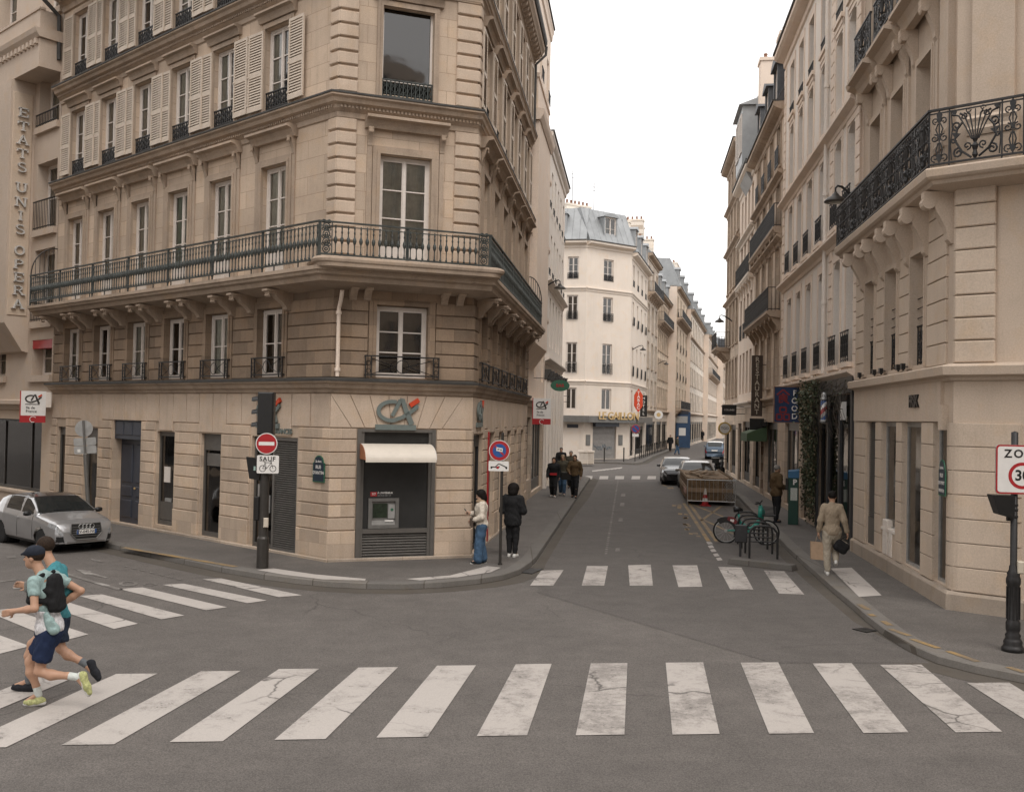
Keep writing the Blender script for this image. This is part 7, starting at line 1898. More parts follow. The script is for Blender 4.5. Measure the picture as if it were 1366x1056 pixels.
def car(label, M, spec, paint, roofm, name='parked_car', tail=False, group=None):
    """car with its front at x = 0 and its tail towards +x; y is across, z up"""
    t = thing(name, label, 'car', M, group)
    L, NX, NY = spec['L'], 150, 34
    xs = np.concatenate([np.linspace(0, .5, 36)[:-1], np.linspace(.5, L-.5, 80)[:-1], np.linspace(L-.5, L, 36)])
    secs = []
    for x in xs:
        zt = lerp(x, spec['top']); zb = lerp(x, spec['belt']); zb = min(zb, zt-.005); w_ = lerp(x, spec['wid']); z0 = .20+.06*max(0, 1-x/.25)+.08*max(0, 1-(L-x)/.3)
        g = zt-zb; sl_ = .34
        cp = [(w_*.90, z0), (w_*.965, z0+.10), (w_*.99, z0+.2), (w_, max(z0+.24, zb*.66)), (w_*.99, zb-.10 if zb-.10 > z0+.3 else z0+.3), (w_*.955, zb)]
        if g > .12: cp += [(w_*.955-sl_*g*.30, zb+g*.33), (w_*.955-sl_*g*.72, zb+g*.68), (w_*.955-sl_*g*1.05, zb+g*.88), (w_*.955-sl_*g*1.35-.04, zb+g*.965), (w_*.42, zt-.006), (w_*.2, zt), (0, zt)]
        else: cp += [(w_*.92, zb+g*.3), (w_*.86, zb+g*.55), (w_*.76, zb+g*.78), (w_*.62, zb+g*.9), (w_*.4, zt-.004), (w_*.2, zt), (0, zt)]
        a = np.array(cp); d = np.r_[0, np.cumsum(np.hypot(*(np.diff(a, axis=0).T)))]; u = np.arange(len(cp))
        q = np.linspace(0, len(cp)-1, NY*2+1); secs.append(np.c_[np.interp(q, u, a[:, 0]), np.interp(q, u, a[:, 1])])
    S = np.array(secs); n, k = S.shape[0], S.shape[1]
    parts = {}
    def part(nm, mt): 
        if nm not in parts: parts[nm] = (MB(), mt); parts[nm][0].smooth = True
        return parts[nm][0]
    for i in range(n-1):
        for j in range(k-1):
            y = S[i:i+2, j:j+2, 0].mean(); z = S[i:i+2, j:j+2, 1].mean(); x = (xs[i]+xs[i+1])/2
            zt = lerp(x, spec['top']); zb = lerp(x, spec['belt']); w_ = lerp(x, spec['wid']); g = zt-zb
            nm, mt = 'body', paint
            if any((x-ax)**2+(z-spec['wr'])**2 < (spec['wr']+.045)**2 for ax in spec['ax']) and y > w_*.85: continue
            if g > .12 and zb+.035 < z < zb+g*.86 and y > .45*w_ and any(a < x-.25*(z-zb) and x < b for a, b in spec['sw']) : nm, mt = 'side_window', 'carglass'
            elif spec['ws'][0] < x < spec['ws'][1] and y < w_*.955-.34*g*1.30-.02 and z > zt-.14: nm, mt = 'windscreen', 'carglass'
            elif spec['rw'][0] < x < spec['rw'][1] and y < w_*.70 and z > zt-.14: nm, mt = 'rear_window', 'carglass'
            elif z > spec['roof_z']: nm, mt = 'roof', roofm
            elif x < .42 and zb-.14+.1*x < z < zb-.015+.05*x and y > .47+.15*x: nm, mt = 'headlight', 'lamp'
            elif x < .14 and .30 < z < .45 and .50 < y < .74: nm, mt = 'fog_intake', 'black'
            elif x > L-.16 and zb-.22 < z < zb-.02 and y > .5: nm, mt = 'tail_light', 'tail'
            elif z < .27: nm, mt = 'sill', 'black'
            m = part(nm, mt)
            for s_ in (1, -1):
                q = [(xs[i], s_*S[i,j,0], S[i,j,1]), (xs[i+1], s_*S[i+1,j,0], S[i+1,j,1]), (xs[i+1], s_*S[i+1,j+1,0], S[i+1,j+1,1]), (xs[i], s_*S[i,j+1,0], S[i,j+1,1])]
                m.quad(*(q if s_ > 0 else q[::-1]))
    m = part('body', paint)
    for i, flip in ((0, False), (n-1, True)):
        pts = [(xs[i], S[i,j,0], S[i,j,1]) for j in range(k)]+[(xs[i], -S[i,j,0], S[i,j,1]) for j in range(k-2, -1, -1)]
        m.poly(pts)
    m = part('sill', 'black')
    w_ = spec['W']*.86; m.quad((.1,-w_,.2), (L-.1,-w_,.2), (L-.1,w_,.2), (.1,w_,.2))
    for nm, (m, mt) in parts.items():
        me = m.mesh(nm, MAT[mt])
        import bmesh
        b = bmesh.new(); b.from_mesh(me); bmesh.ops.remove_doubles(b, verts=b.verts, dist=.0004); b.to_mesh(me); b.free()
        put(nm, me, t, M)
    # wheels
    if 'tyre' not in _scache:
        m = MB(); m.smooth = True; m.lathe([(.60, -.36), (.92, -.36), (.985, -.28), (1.0, 0), (.985, .28), (.92, .36), (.60, .36)], (0, 0, 0), 28, 'y'); _scache['tyre'] = m.mesh('wheel', MAT['rubber'])
        m = MB(); m.lathe([(.66, -.30), (.62, -.25), (.60, -.05), (.0, .0)], (0, 0, 0), 28, 'y'); m.lathe([(.12, -.27), (.10, -.30), (0, -.30)], (0, 0, 0), 12, 'y')
        for q in range(5):
            a = 2*math.pi*q/5
            for da in (-.16, .16): m.tube([(.1*math.cos(a), -.25, .1*math.sin(a)), (.63*math.cos(a+da), -.27, .63*math.sin(a+da))], [.07, .05], 5)
        _scache['rim'] = m.mesh('rim', MAT['steel'])
        m = MB(); m.lathe([(1.15, -.45), (1.15, .8), (0, .8)], (0, 0, 0), 20, 'y'); _scache['well'] = m.mesh('wheel_well', MAT['black'])
    r = spec['wr']
    for ax in spec['ax']:
        for s_ in (-1, 1):
            Mw = M @ T(ax, s_*(spec['W']-.125), r) @ RZ(0 if s_ < 0 else math.pi) @ S3(r, .25, r)
            w_o = put('wheel', _scache['tyre'], t, Mw); put('rim', _scache['rim'], w_o, Mw); put('wheel_well', _scache['well'], w_o, Mw @ T(0, .55, 0))
    for s_ in (-1, 1):
        m = MB(); m.smooth = True; zb = lerp(1.3, spec['belt']); m.lathe([(0, -.11), (.055, -.09), (.07, -.02), (.07, .04), (.05, .09), (0, .10)], (0, 0, 0), 12, 'y'); o = m.put('mirror', MAT[paint if paint != 'silver' else 'black'], t, M @ T(1.30, s_*(spec['W']+.10), zb+.07) @ S3(1, 1, .95))
    return t
def plate(t, M, x, z, txt=None):
    m = MB(); m.box(x-.012, x+.004, -.26, .26, z-.055, z+.055); p_ = m.put('number_plate', MAT['white'], t, M)
    m = MB(); m.box(x-.014, x+.003, -.26, -.215, z-.054, z+.054); m.box(x-.014, x+.003, .215, .26, z-.054, z+.054); m.put('blue_band', MAT['blue'], p_, M)
    if txt: put('lettering', text_mesh(txt, .105, .001, MAT['black'], bold=.002), p_, M @ T(x-.014, 0, z-.002) @ RZ(RAD(-90)) @ TXT)

# silver hatchback parked on the side street, nose towards us
q = G(114, 736.5); hd = RAD(90-131)
s_ = .90
Mcar = T(q.x, q.y, 0) @ RZ(hd+math.pi) @ S3(s_, s_, s_)
c1 = car('silver hatchback with dark roof parked at the left kerb facing us', Mcar, HATCH, 'silver', 'blackcar')
m = MB(); hexa = lambda w0, w1, w2, za, zm, zb: [(-w1, zm), (-w0, za), (w0, za), (w1, zm), (w2, zb), (-w2, zb)]
def slant(z): return -.015+max(0, (z-.55))*.22
m.add([(slant(z)-.012, y, z) for y, z in hexa(.27, .42, .39, .36, .52, .765)], [(0,1,2,3,4,5)]); gr = m.put('grille', MAT['black'], c1, Mcar)
m = MB(); pts = [(slant(z)-.02, y, z) for y, z in hexa(.27, .42, .39, .36, .52, .765)]; m.tube(pts, .014, 6, closed=True)
for z in (.44, .50, .56, .62, .68): ww = .40; m.tube([(slant(z)-.018, -ww+.03, z), (slant(z)-.018, ww-.03, z)], .006, 4)
m.put('grille_frame', MAT['grey'], gr, Mcar)
m = MB()
for k in range(4): m.tube([(slant(.69)-.035, -.145+.097*k+.062*math.cos(a), .69+.062*math.sin(a)) for a in [2*math.pi*i/16 for i in range(16)]], .0075, 5, closed=True)
m.put('ring_emblem', MAT['steel'], c1, Mcar)
plate(c1, Mcar, -.03, .555, 'EV-045-NC')
m = MB(); m.tube([(slant(.30)-.0, -.5, .30), (slant(.3)-.02, 0, .29), (slant(.3)-.0, .5, .30)], .012, 5); m.put('lip_trim', MAT['chrome'], c1, Mcar)
m = MB(); m.box(2.02, 2.2, -.905, -.86, .80, .825); m.box(2.02, 2.2, .86, .905, .80, .825); m.put('door_handle', MAT['silver'], c1, Mcar)
m = MB()
for s2 in (-1, 1):
    for x in (1.22, 2.16): m.tube([(x, s2*(lerp(x, HATCH['wid'])+.001), .32), (x+.02, s2*(lerp(x, HATCH['wid'])*1.0+.001), .62), (x+.03, s2*(lerp(x, HATCH['wid'])*.985), .84), (x+.03, s2*lerp(x, HATCH['wid'])*.955, .92)], .005, 4)
m.put('door_seam', MAT['black'], c1, Mcar)
m = MB(); m.tube([(1.06, -.55, 1.005), (1.14, -.05, 1.045), (1.16, .35, 1.05)], .01, 4); m.put('wiper', MAT['black'], c1, Mcar)
# parked cars beyond the crate
def park(px, py, Z, bearing, **kw):
    q = G(px, py); return T(q.x, q.y, 0) @ RZ(RAD(90-bearing)+math.pi)
Mk = T(8.75, 49.0, 0) @ RZ(RAD(90-187)+math.pi)
car('black car with a white roof parked beyond the plank crate, outer of two', T(8.75, 51.9, 0) @ RZ(RAD(90-187)+math.pi) @ S3(1.05, 1.03, 1.0), HATCH, 'blackcar', 'whitecar')
car('beige-grey car with a pale roof half hidden right behind the plank crate', T(8.95, 47.3, 0) @ RZ(RAD(90-187)+math.pi) @ S3(1.0, 1.0, 1.0), HATCH, 'tancar', 'whitecar')
qb = G(953, 613); Mblu = T(qb.x, qb.y, 0) @ RZ(RAD(90-14)+math.pi) @ T(-SUV['L'], 0, 0)
c4_ = car('blue-grey car seen from behind, parked far up the right side of the street', Mblu, SUV, 'bluecar', 'whitecar', tail=True)
m = MB(); m.box(SUV['L']-.01, SUV['L']+.01, -.26, .26, .75, .86); m.put('number_plate', MAT['white'], c4_, Mblu)

# dark scooter by the far right pavement
q = G(960, 634); M = T(q.x, q.y, 0) @ RZ(RAD(60))
t = thing('motor_scooter', 'dark scooter standing at the far right kerb', 'scooter', M)
for x in (-.62, .62):
    m = MB(); m.smooth = True; m.lathe([(.13, -.06), (.24, -.06), (.26, 0), (.24, .06), (.13, .06)], (x, 0, .26), 18, 'y'); m.put('wheel', MAT['rubber'], t, M)
m = MB(); m.smooth = True; m.tube([(.62,0,.3), (.50,0,.75), (.42,0,1.0)], .06, 8); m.tube([(.45,0,.85), (.25,0,.35), (-.15,0,.32)], [.13, .12, .14], 8); m.tube([(-.1,0,.4), (-.5,0,.55), (-.85,0,.62)], [.16, .2, .1], 8); m.put('body', MAT['black'], t, M)
m = MB(); m.smooth = True; m.tube([(-.05,0,.74), (-.4,0,.78), (-.8,0,.76)], [.10, .14, .08], 8); m.put('seat', MAT['dark'], t, M)
m = MB(); m.tube([(.40,-.33,1.04), (.44,0,1.02), (.40,.33,1.04)], .022, 6); m.put('handlebar', MAT['iron'], t, M)
m = MB(); m.box(-.98, -.68, -.18, .18, .8, 1.12); m.put('top_box', MAT['black'], t, M)

# ---------------------------------------------------------------- hire bicycle in the hoops
MAT['teal'] = plain('teal_bike_paint', (.03, .24, .19), .4, 0, .08)
q = G(968, 724); Mb = T(q.x, q.y, 0) @ RZ(RAD(-14))
t = thing('hire_bicycle', 'teal hire bicycle with dark mudguard and red panel leaning in the hoops', 'bicycle', Mb)
def bike_wheel(x):
    m = MB(); m.smooth = True; m.tube([(x+.335*math.cos(a), 0, .34+.335*math.sin(a)) for a in [2*math.pi*k/36 for k in range(36)]], .024, 7, closed=True); o = m.put('wheel', MAT['rubber'], t, Mb)
    m = MB(); m.tube([(x+.30*math.cos(a), 0, .34+.30*math.sin(a)) for a in [2*math.pi*k/30 for k in range(30)]], .010, 5, closed=True); m.lathe([(.04, -.05), (.04, .05)], (x, 0, .34), 10, 'y')
    for k in range(14): a = 2*math.pi*k/14; m.tube([(x, .02*(-1)**k, .34), (x+.30*math.cos(a), 0, .34+.30*math.sin(a))], .003, 3)
    m.put('rim', MAT['steel'], o, Mb)
bike_wheel(0); bike_wheel(1.10)
m = MB(); m.smooth = True; m.tube([(0,.05,.34), (.30,.05,.36), (.46,0,.32)], .03, 7); m.tube([(.46,0,.32), (.62,0,.36), (.86,0,.58), (.95,0,.86)], [.05, .055, .06, .05], 8); m.tube([(.46,0,.32), (.38,0,.62), (.34,0,.82)], .032, 7); m.tube([(.38,0,.62), (.62,0,.45)], .03, 7); m.put('frame', MAT['teal'], t, Mb)
m = MB(); m.smooth = True; m.tube([(.95,.0,.9), (1.02,.05,.62), (1.10,.05,.34)], .022, 6); m.tube([(.95,0,.86), (.92,0,1.12)], .03, 7); m.put('fork', MAT['iron'], t, Mb)
m = MB(); m.smooth = True; m.prism([(.86, .78), (1.02, .72), (1.06, .92), (.96, 1.10), (.88, 1.08)], -.06, .06, 'y'); m.put('head_shell', MAT['teal'], t, Mb)
m = MB(); m.tube([(.80,-.30,1.14), (.90,-.12,1.16), (.92,0,1.14), (.90,.12,1.16), (.80,.30,1.14)], .018, 6); m.tube([(.92,-.1,1.16), (.98,-.1,1.24)], .015, 5); m.put('handlebar', MAT['iron'], t, Mb)
m = MB(); m.smooth = True; m.tube([(.20,0,.95), (.34,0,.96), (.46,0,.93)], [.09, .07, .03], 8); m.tube([(.34,0,.80), (.34,0,.94)], .018, 6); m.put('saddle', MAT['black'], t, Mb)
m = MB(); arc_ = [(.40*math.cos(a), .34+.40*math.sin(a)) for a in [RAD(22+9*k) for k in range(13)]]
for (xa, za), (xb, zb) in zip(arc_[:-1], arc_[1:]): m.prism([(xa, za), (xb, zb), (xb*.60, .34+(zb-.34)*.60), (xa*.60, .34+(za-.34)*.60)], -.045, .045, 'y')
MAT['maroon'] = plain('maroon_panel', (.15, .018, .02), .5)
mg = m.put('mudguard', MAT['black'], t, Mb)
m = MB(); m.prism([(.03, .66), (.25, .54), (.33, .61), (.21, .73), (.06, .75)], -.052, .052, 'y'); m.put('red_panel', MAT['maroon'], mg, Mb)
put('panel_lettering', text_mesh('eB', .10, .001, MAT['white'], bold=.006), mg, Mb @ T(.17, -.056, .645) @ RY(RAD(25)) @ TXT)
m = MB(); m.box(.98, 1.34, -.17, .17, .80, .83)
for k in range(7):
    z = .84+.035*k; m.tube([(.98,-.17,z), (1.34,-.17,z), (1.34,.17,z), (.98,.17,z)], .007, 4, closed=True)
m.put('basket', MAT['iron'], t, Mb)
# ================================================================ PEOPLE
class SDF:
    """distance field on a grid; primitives blend smoothly into one surface"""
    def __init__(s, h): s.h = h; s.prims = []
    def cap(s, a, b, ra, rb=None, k=.02): s.prims.append(('c', np.array(a, float), np.array(b, float), ra, ra if rb is None else rb, k)); return s
    def ell(s, c, r, k=.02, rot=None): s.prims.append(('e', np.array(c, float), np.array(r, float), rot, None, k)); return s
    def cut(s, c, r, k=.01, rot=None): s.prims.append(('x', np.array(c, float), np.array(r, float), rot, None, k)); return s
    def below(s, z): s.prims.append(('z', z, None, None, None, 0)); return s
    def mesh(s, name, mat, wr=0.):
        lo = np.full(3, 1e9); hi = -lo
        for p in s.prims:
            if p[0] == 'c':
                r = max(p[3], p[4]); lo = np.minimum(lo, np.minimum(p[1], p[2])-r); hi = np.maximum(hi, np.maximum(p[1], p[2])+r)
            elif p[0] == 'e': r = p[2].max(); lo = np.minimum(lo, p[1]-r); hi = np.maximum(hi, p[1]+r)
        h = s.h; lo -= 3*h; hi += 3*h
        n = np.ceil((hi-lo)/h).astype(int)+1
        D = np.full(n, .5, np.float32)
        ax = [lo[i]+h*np.arange(n[i]) for i in range(3)]
        for p in s.prims:
            if p[0] == 'z':
                i = int((p[1]-lo[2])/h); D[:, :, :max(0, i)] = np.maximum(D[:, :, :max(0, i)], (p[1]-ax[2][:max(0, i)])[None, None, :]); continue
            pad = p[5]*2+4*h
            if p[0] == 'c': r = max(p[3], p[4]); a = np.minimum(p[1], p[2])-r-pad; b = np.maximum(p[1], p[2])+r+pad
            else: r = p[2].max(); a = p[1]-r-pad; b = p[1]+r+pad
            i0 = np.clip(((a-lo)/h).astype(int), 0, n); i1 = np.clip(((b-lo)/h).astype(int)+2, 0, n)
            X, Y, Z = np.meshgrid(*[ax[i][i0[i]:i1[i]] for i in range(3)], indexing='ij')
            sl = tuple(slice(i0[i], i1[i]) for i in range(3))
            if p[0] == 'c':
                d = p[2]-p[1]; L = d@d+1e-12
                t = np.clip(((X-p[1][0])*d[0]+(Y-p[1][1])*d[1]+(Z-p[1][2])*d[2])/L, 0, 1)
                q = np.sqrt((X-p[1][0]-t*d[0])**2+(Y-p[1][1]-t*d[1])**2+(Z-p[1][2]-t*d[2])**2)-(p[3]+(p[4]-p[3])*t)
            else:
                u = np.stack([X-p[1][0], Y-p[1][1], Z-p[1][2]])
                if p[3] is not None: u = np.tensordot(np.array(p[3]).T, u, 1)
                q_ = np.sqrt((u[0]/p[2][0])**2+(u[1]/p[2][1])**2+(u[2]/p[2][2])**2); q = (q_-1)*p[2].min()
            o = D[sl]; k = max(p[5], 1e-4)
            if p[0] == 'x': D[sl] = np.maximum(o, -q)
            else:
                hh = np.clip(.5+.5*(o-q)/k, 0, 1); D[sl] = o*(1-hh)+q*hh-k*hh*(1-hh)
        if wr:
            X, Y, Z = np.meshgrid(*ax, indexing='ij', sparse=True)
            D = D + (wr*np.sin(24*Z+7*np.sin(9*X+2)+9*Y)*np.sin(15*X-12*Y+8*Z) + wr*.6*np.sin(47*Z+11*np.sin(14*Y)+16*X)).astype(np.float32)
        # surface nets
        ins = D < 0
        c = np.zeros(np.array(n)-1, np.int8)
        for dx in (0, 1):
            for dy in (0, 1):
                for dz in (0, 1): c += ins[dx:n[0]-1+dx, dy:n[1]-1+dy, dz:n[2]-1+dz]
        act = (c > 0) & (c < 8); idx = np.full(act.shape, -1, int); idx[act] = np.arange(act.sum())
        I = np.argwhere(act); acc = np.zeros((len(I), 3)); cnt = np.zeros(len(I))
        cs = [(0,0,0), (1,0,0), (0,1,0), (1,1,0), (0,0,1), (1,0,1), (0,1,1), (1,1,1)]
        for a in range(8):
            for b in range(a+1, 8):
                if sum(x != y for x, y in zip(cs[a], cs[b])) != 1: continue
                va = D[I[:,0]+cs[a][0], I[:,1]+cs[a][1], I[:,2]+cs[a][2]]; vb = D[I[:,0]+cs[b][0], I[:,1]+cs[b][1], I[:,2]+cs[b][2]]
                m = (va < 0) != (vb < 0); t = np.where(m, va/(va-vb+1e-12), 0)
                acc += np.where(m[:, None], np.array(cs[a])[None]+t[:, None]*(np.array(cs[b])-np.array(cs[a]))[None], 0); cnt += m
        V = lo+h*(I+acc/np.maximum(cnt, 1)[:, None])
        F = []
        for axn in range(3):
            u, v = (axn+1) % 3, (axn+2) % 3
            A = np.take(ins, range(0, n[axn]-1), axn); B = np.take(ins, range(1, n[axn]), axn)
            E = np.argwhere(A != B); E = E[(E[:, u] > 0) & (E[:, v] > 0) & (E[:, u] < n[u]-1) & (E[:, v] < n[v]-1)]
            if not len(E): continue
            def cell(du, dv): q = E.copy(); q[:, u] -= du; q[:, v] -= dv; return idx[q[:,0], q[:,1], q[:,2]]
            q = np.stack([cell(1, 1), cell(0, 1), cell(0, 0), cell(1, 0)], 1)
            fl = A[E[:,0], E[:,1], E[:,2]]
            q[~fl] = q[~fl][:, ::-1]; F.append(q)
        F = np.concatenate(F); F = F[(F >= 0).all(1)]
        me = bpy.data.meshes.new(name); me.from_pydata(V.tolist(), [], F.tolist()); me.materials.append(mat)
        me.polygons.foreach_set('use_smooth', [True]*len(me.polygons)); me.update()
        return me

def cloth(name, col, rough=.85, var=.14, fold=.5, nscale=9):
    t = NT(name); b = t.bsdf; v = t.coord()
    n = t.noise(nscale, 3, .5, t.coord((1, 1, .55)), .6)
    t.lk(t.ramp(t.noise(30, 4, .6, v), [(.3, tuple(x*(1-var) for x in col)), (.7, tuple(min(1, x*(1+var)) for x in col))]), b.inputs['Base Color'])
    b.inputs['Roughness'].default_value = rough; b.inputs['Specular IOR Level'].default_value = .2
    t.bump(n, fold, .03); return t.m
MAT['skin'] = plain('skin', (.43, .25, .165), .55, 0, .06, 12); MAT['skin_p'] = plain('pale_skin', (.46, .29, .21), .55, 0, .06, 12)
MAT['hair_d'] = plain('dark_hair', (.011, .009, .008), .7, 0, .5, 60, .5, 0, .12); MAT['hair_b'] = plain('blond_hair', (.22, .15, .085), .6, 0, .35, 40); MAT['hair_g'] = plain('grey_hair', (.20, .185, .165), .7, 0, .25, 40); MAT['hair_br'] = plain('brown_hair', (.03, .019, .013), .7, 0, .5, 60, .5, 0, .15)
V3 = lambda *a: np.array(a, float)
def lerp3(a, b, t): return a+(b-a)*t
def hand(S, wr, d, palm, curl=.5, side=1, s=1., thumb=1):
    """palm, four unequal bent fingers and a thumb; d = direction of the forearm, palm = direction the palm faces"""
    d = d/np.linalg.norm(d); palm = palm-d*(palm@d); palm /= np.linalg.norm(palm); ac = np.cross(d, palm)*side
    S.cap(wr, wr+d*.03*s, .026*s, .03*s, .015)
    for o in (-.028, -.009, .01, .028): S.cap(wr+d*.02*s+ac*o*.6*s, wr+d*.088*s+ac*o*s, .017*s, .0145*s, .008)
    for o, L in ((-.03, .062), (-.010, .075), (.011, .080), (.031, .072)):
        p0 = wr+d*.09*s+ac*o*s; dirn = d.copy(); p = p0
        for j, f in enumerate((.45, .32, .23)):
            a = curl*(.55+.35*j); dirn = dirn*math.cos(a)+palm*math.sin(a); dirn /= np.linalg.norm(dirn)
            q = p+dirn*L*f*s*1.15; S.cap(p, q, (.0105-.001*j)*s, (.0098-.001*j)*s, .004); p = q
    p0 = wr+d*.03*s+ac*.026*s; p1 = p0+(d*.6+ac*.75+palm*.3)*.042*s; p2 = p1+(d*.9+ac*.15+palm*.45)*.032*s
    S.cap(p0, p1, .014*s, .0115*s, .008); S.cap(p1, p2, .0115*s, .009*s, .004)

def arm(S, sh, el, wr, k=.02, g=0.):
    S.cap(sh, el, .050+g, .040+g, k); S.cap(el, lerp3(el, wr, .35), .041+g, .042+g, k); S.cap(lerp3(el, wr, .35), wr, .042+g, .027+g, k)
def leg(S, hp, kn, an, k=.03, g=0.):
    S.cap(hp, lerp3(hp, kn, .5), .088+g, .074+g, k); S.cap(lerp3(hp, kn, .5), kn, .074+g, .052+g, k)
    back = np.cross(kn-an, V3(0, 1, 0)); back /= np.linalg.norm(back)+1e-9
    c = lerp3(kn, an, .32)-back*.018
    S.cap(kn, c, .051+g, .056+g, k); S.cap(c, lerp3(kn, an, .75), .056+g, .036+g, k); S.cap(lerp3(kn, an, .75), an, .036+g, .034+g, k)
def torso(S, J, g=0., k=.05, waist=True):
    hl, hr, sl, sr = J['hipL'], J['hipR'], J['shL'], J['shR']; pel = (hl+hr)/2; ch = (sl+sr)/2; up = (ch-pel)/np.linalg.norm(ch-pel); lat = (sl-sr)/np.linalg.norm(sl-sr); fw = np.cross(lat, up)
    R_ = np.stack([fw, lat, up], 1)
    S.ell(pel+up*.06, (.115+g, .165+g, .13+g), k, R_); S.ell(lerp3(pel, ch, .45), (.10+g, .14+g, .16), k, R_); S.ell(lerp3(pel, ch, .78)+fw*.01, (.125+g, .175+g, .17), k, R_)
    S.cap(sl-lat*.04-up*.02, sr+lat*.04-up*.02, .062+g, None, k)
    return pel, ch, up, lat, fw, R_
def shoe(S, an, toe, g=0.):
    d = toe-an; L = np.linalg.norm(d); d /= L
    heel = an-d*.05
    S.cap(heel+V3(0, 0, 0), an+d*(L*.55), .038+g, .042+g, .02); S.cap(an+d*(L*.5), an+d*(L*.92), .042+g, .030+g, .02); S.cap(an, an+V3(0, 0, .04), .04+g, .038+g, .02)

def person(label, M, J, skin='skin', hair='hair_d', top=None, sleeves='long', hem=.0, bottom=None, blen='long', shoes=None, hair_style='short', h=.016, extras=None, fat=0., group=None, socks=None, fingers=True, collar=None, topg=.02, botg=.018):
    """J: joints in metres, x forward, y to the person's left, z up"""
    J = {k: V3(*v) for k, v in J.items()}
    t = thing('person', label, 'person', M, group)
    S = SDF(h); pel, ch, up, lat, fw, R_ = torso(S, J, fat)
    hd = J['head']; hf = J.get('face', V3(1, 0, 0)); hf /= np.linalg.norm(hf); hu = J.get('headup', V3(0, 0, 1)); hu = hu-hf*(hu@hf); hu /= np.linalg.norm(hu); hl_ = np.cross(hu, hf); RH = np.stack([hf, hl_, hu], 1)
    P = lambda x, y, z: hd+hf*x+hl_*y+hu*z
    S.cap(ch-up*.02, P(-.02, 0, -.06), .062, .054, .03)
    S.ell(P(-.012, 0, .025), (.098, .078, .098), .02, RH); S.ell(P(.022, 0, -.045), (.070, .060, .078), .03, RH); S.cap(P(.055, 0, -.095), P(.062, 0, -.085), .024, .026, .03)
    S.cap(P(.085, 0, .012), P(.105, 0, -.022), .010, .015, .012); S.cap(P(.082, -.03, .032), P(.082, .03, .032), .012, None, .015); S.cap(P(.080, -.02, -.062), P(.080, .02, -.062), .010, None, .008)
    for s_ in (-1, 1): S.ell(P(-.008, .078*s_, -.012), (.022, .010, .032), .006, RH)
    for sd, sg in (('L', 1), ('R', -1)):
        arm(S, J['sh'+sd], J['el'+sd], J['wr'+sd]); leg(S, J['hip'+sd], J['kn'+sd], J['an'+sd])
        S.cap(J['an'+sd], J['an'+sd]+(J['toe'+sd]-J['an'+sd])*.8, .036, .026, .02)
        d = J.get('hd'+sd, J['wr'+sd]-J['el'+sd]); pm = J.get('pm'+sd, -lat*sg)
        hand(S, J['wr'+sd], d, pm, J['curl'][0] if 'curl' in J else .5, sg)
    put('body', S.mesh('body', MAT[skin]), t, M)
    ey = MB(); ey.smooth = True
    for s_ in (-1, 1): c = P(.083, .030*s_, .010); ey.lathe([(0, -.008), (.007, -.005), (.009, 0), (.007, .005), (0, .008)], tuple(c), 8)
    ey.put('eyes', MAT['hair_d'], t, M)
    if hair_style:
        S = SDF(h*.8)
        if hair_style == 'short':
            S.ell(P(-.020, 0, .038), (.105, .088, .098), .02, RH).cut(P(.105, 0, -.035), (.10, .10, .10), rot=RH).cut(P(.0, 0, -.125), (.16, .12, .10), rot=RH)
        elif hair_style == 'bob':
            S.ell(P(-.018, 0, .032), (.115, .100, .108), .02, RH); S.ell(P(-.045, 0, -.06), (.085, .105, .12), .03, RH); S.cut(P(.115, 0, -.045), (.095, .075, .105), rot=RH)
        elif hair_style == 'long':
            S.ell(P(-.018, 0, .032), (.112, .098, .105), .02, RH); S.cap(P(-.05, .05, -.04), P(-.03, .09, -.26), .05, .035, .03); S.cap(P(-.05, -.05, -.04), P(-.03, -.09, -.26), .05, .035, .03); S.ell(P(-.06, 0, -.10), (.06, .10, .15), .03, RH); S.cut(P(.115, 0, -.04), (.10, .07, .11), rot=RH)
        elif hair_style == 'afro': S.ell(P(-.02, 0, .04), (.135, .14, .13), .02, RH); S.ell(P(-.05, 0, -.06), (.11, .125, .11), .03, RH); S.cut(P(.135, 0, -.04), (.09, .075, .10), rot=RH)
        put('hair', S.mesh('hair', MAT[hair]), t, M)
    if bottom:
        S = SDF(h); S.ell(pel+up*.03, (.115+botg*.6, .165+botg*.6, .17), .07, R_); S.cap(pel+up*.02, pel-up*.10, .10, .085, .06)
        for sd in 'LR':
            hp, kn, an = J['hip'+sd], J['kn'+sd], J['an'+sd]
            if blen == 'short':
                e = lerp3(hp, kn, .60); S.cap(hp, e, .100+botg, .094+botg, .03); dd_ = (kn-hp)/np.linalg.norm(kn-hp); S.cut(e+dd_*.125, (.17, .17, .085), rot=np.stack([np.cross(V3(0, 1, 0), dd_), V3(0, 1, 0), dd_], 1))
            else:
                w_ = botg; fl = J.get('flare', V3(0, 0, 0))[0]
                S.cap(hp, lerp3(hp, kn, .5), .094+w_, .082+w_, .06); S.cap(lerp3(hp, kn, .5), kn, .084+w_, .074+w_, .03); S.cap(kn, lerp3(kn, an, .92), .074+w_, .052+w_+fl, .025)
        put('shorts' if blen == 'short' else 'trousers', S.mesh('trousers', bottom, .0055), t, M)
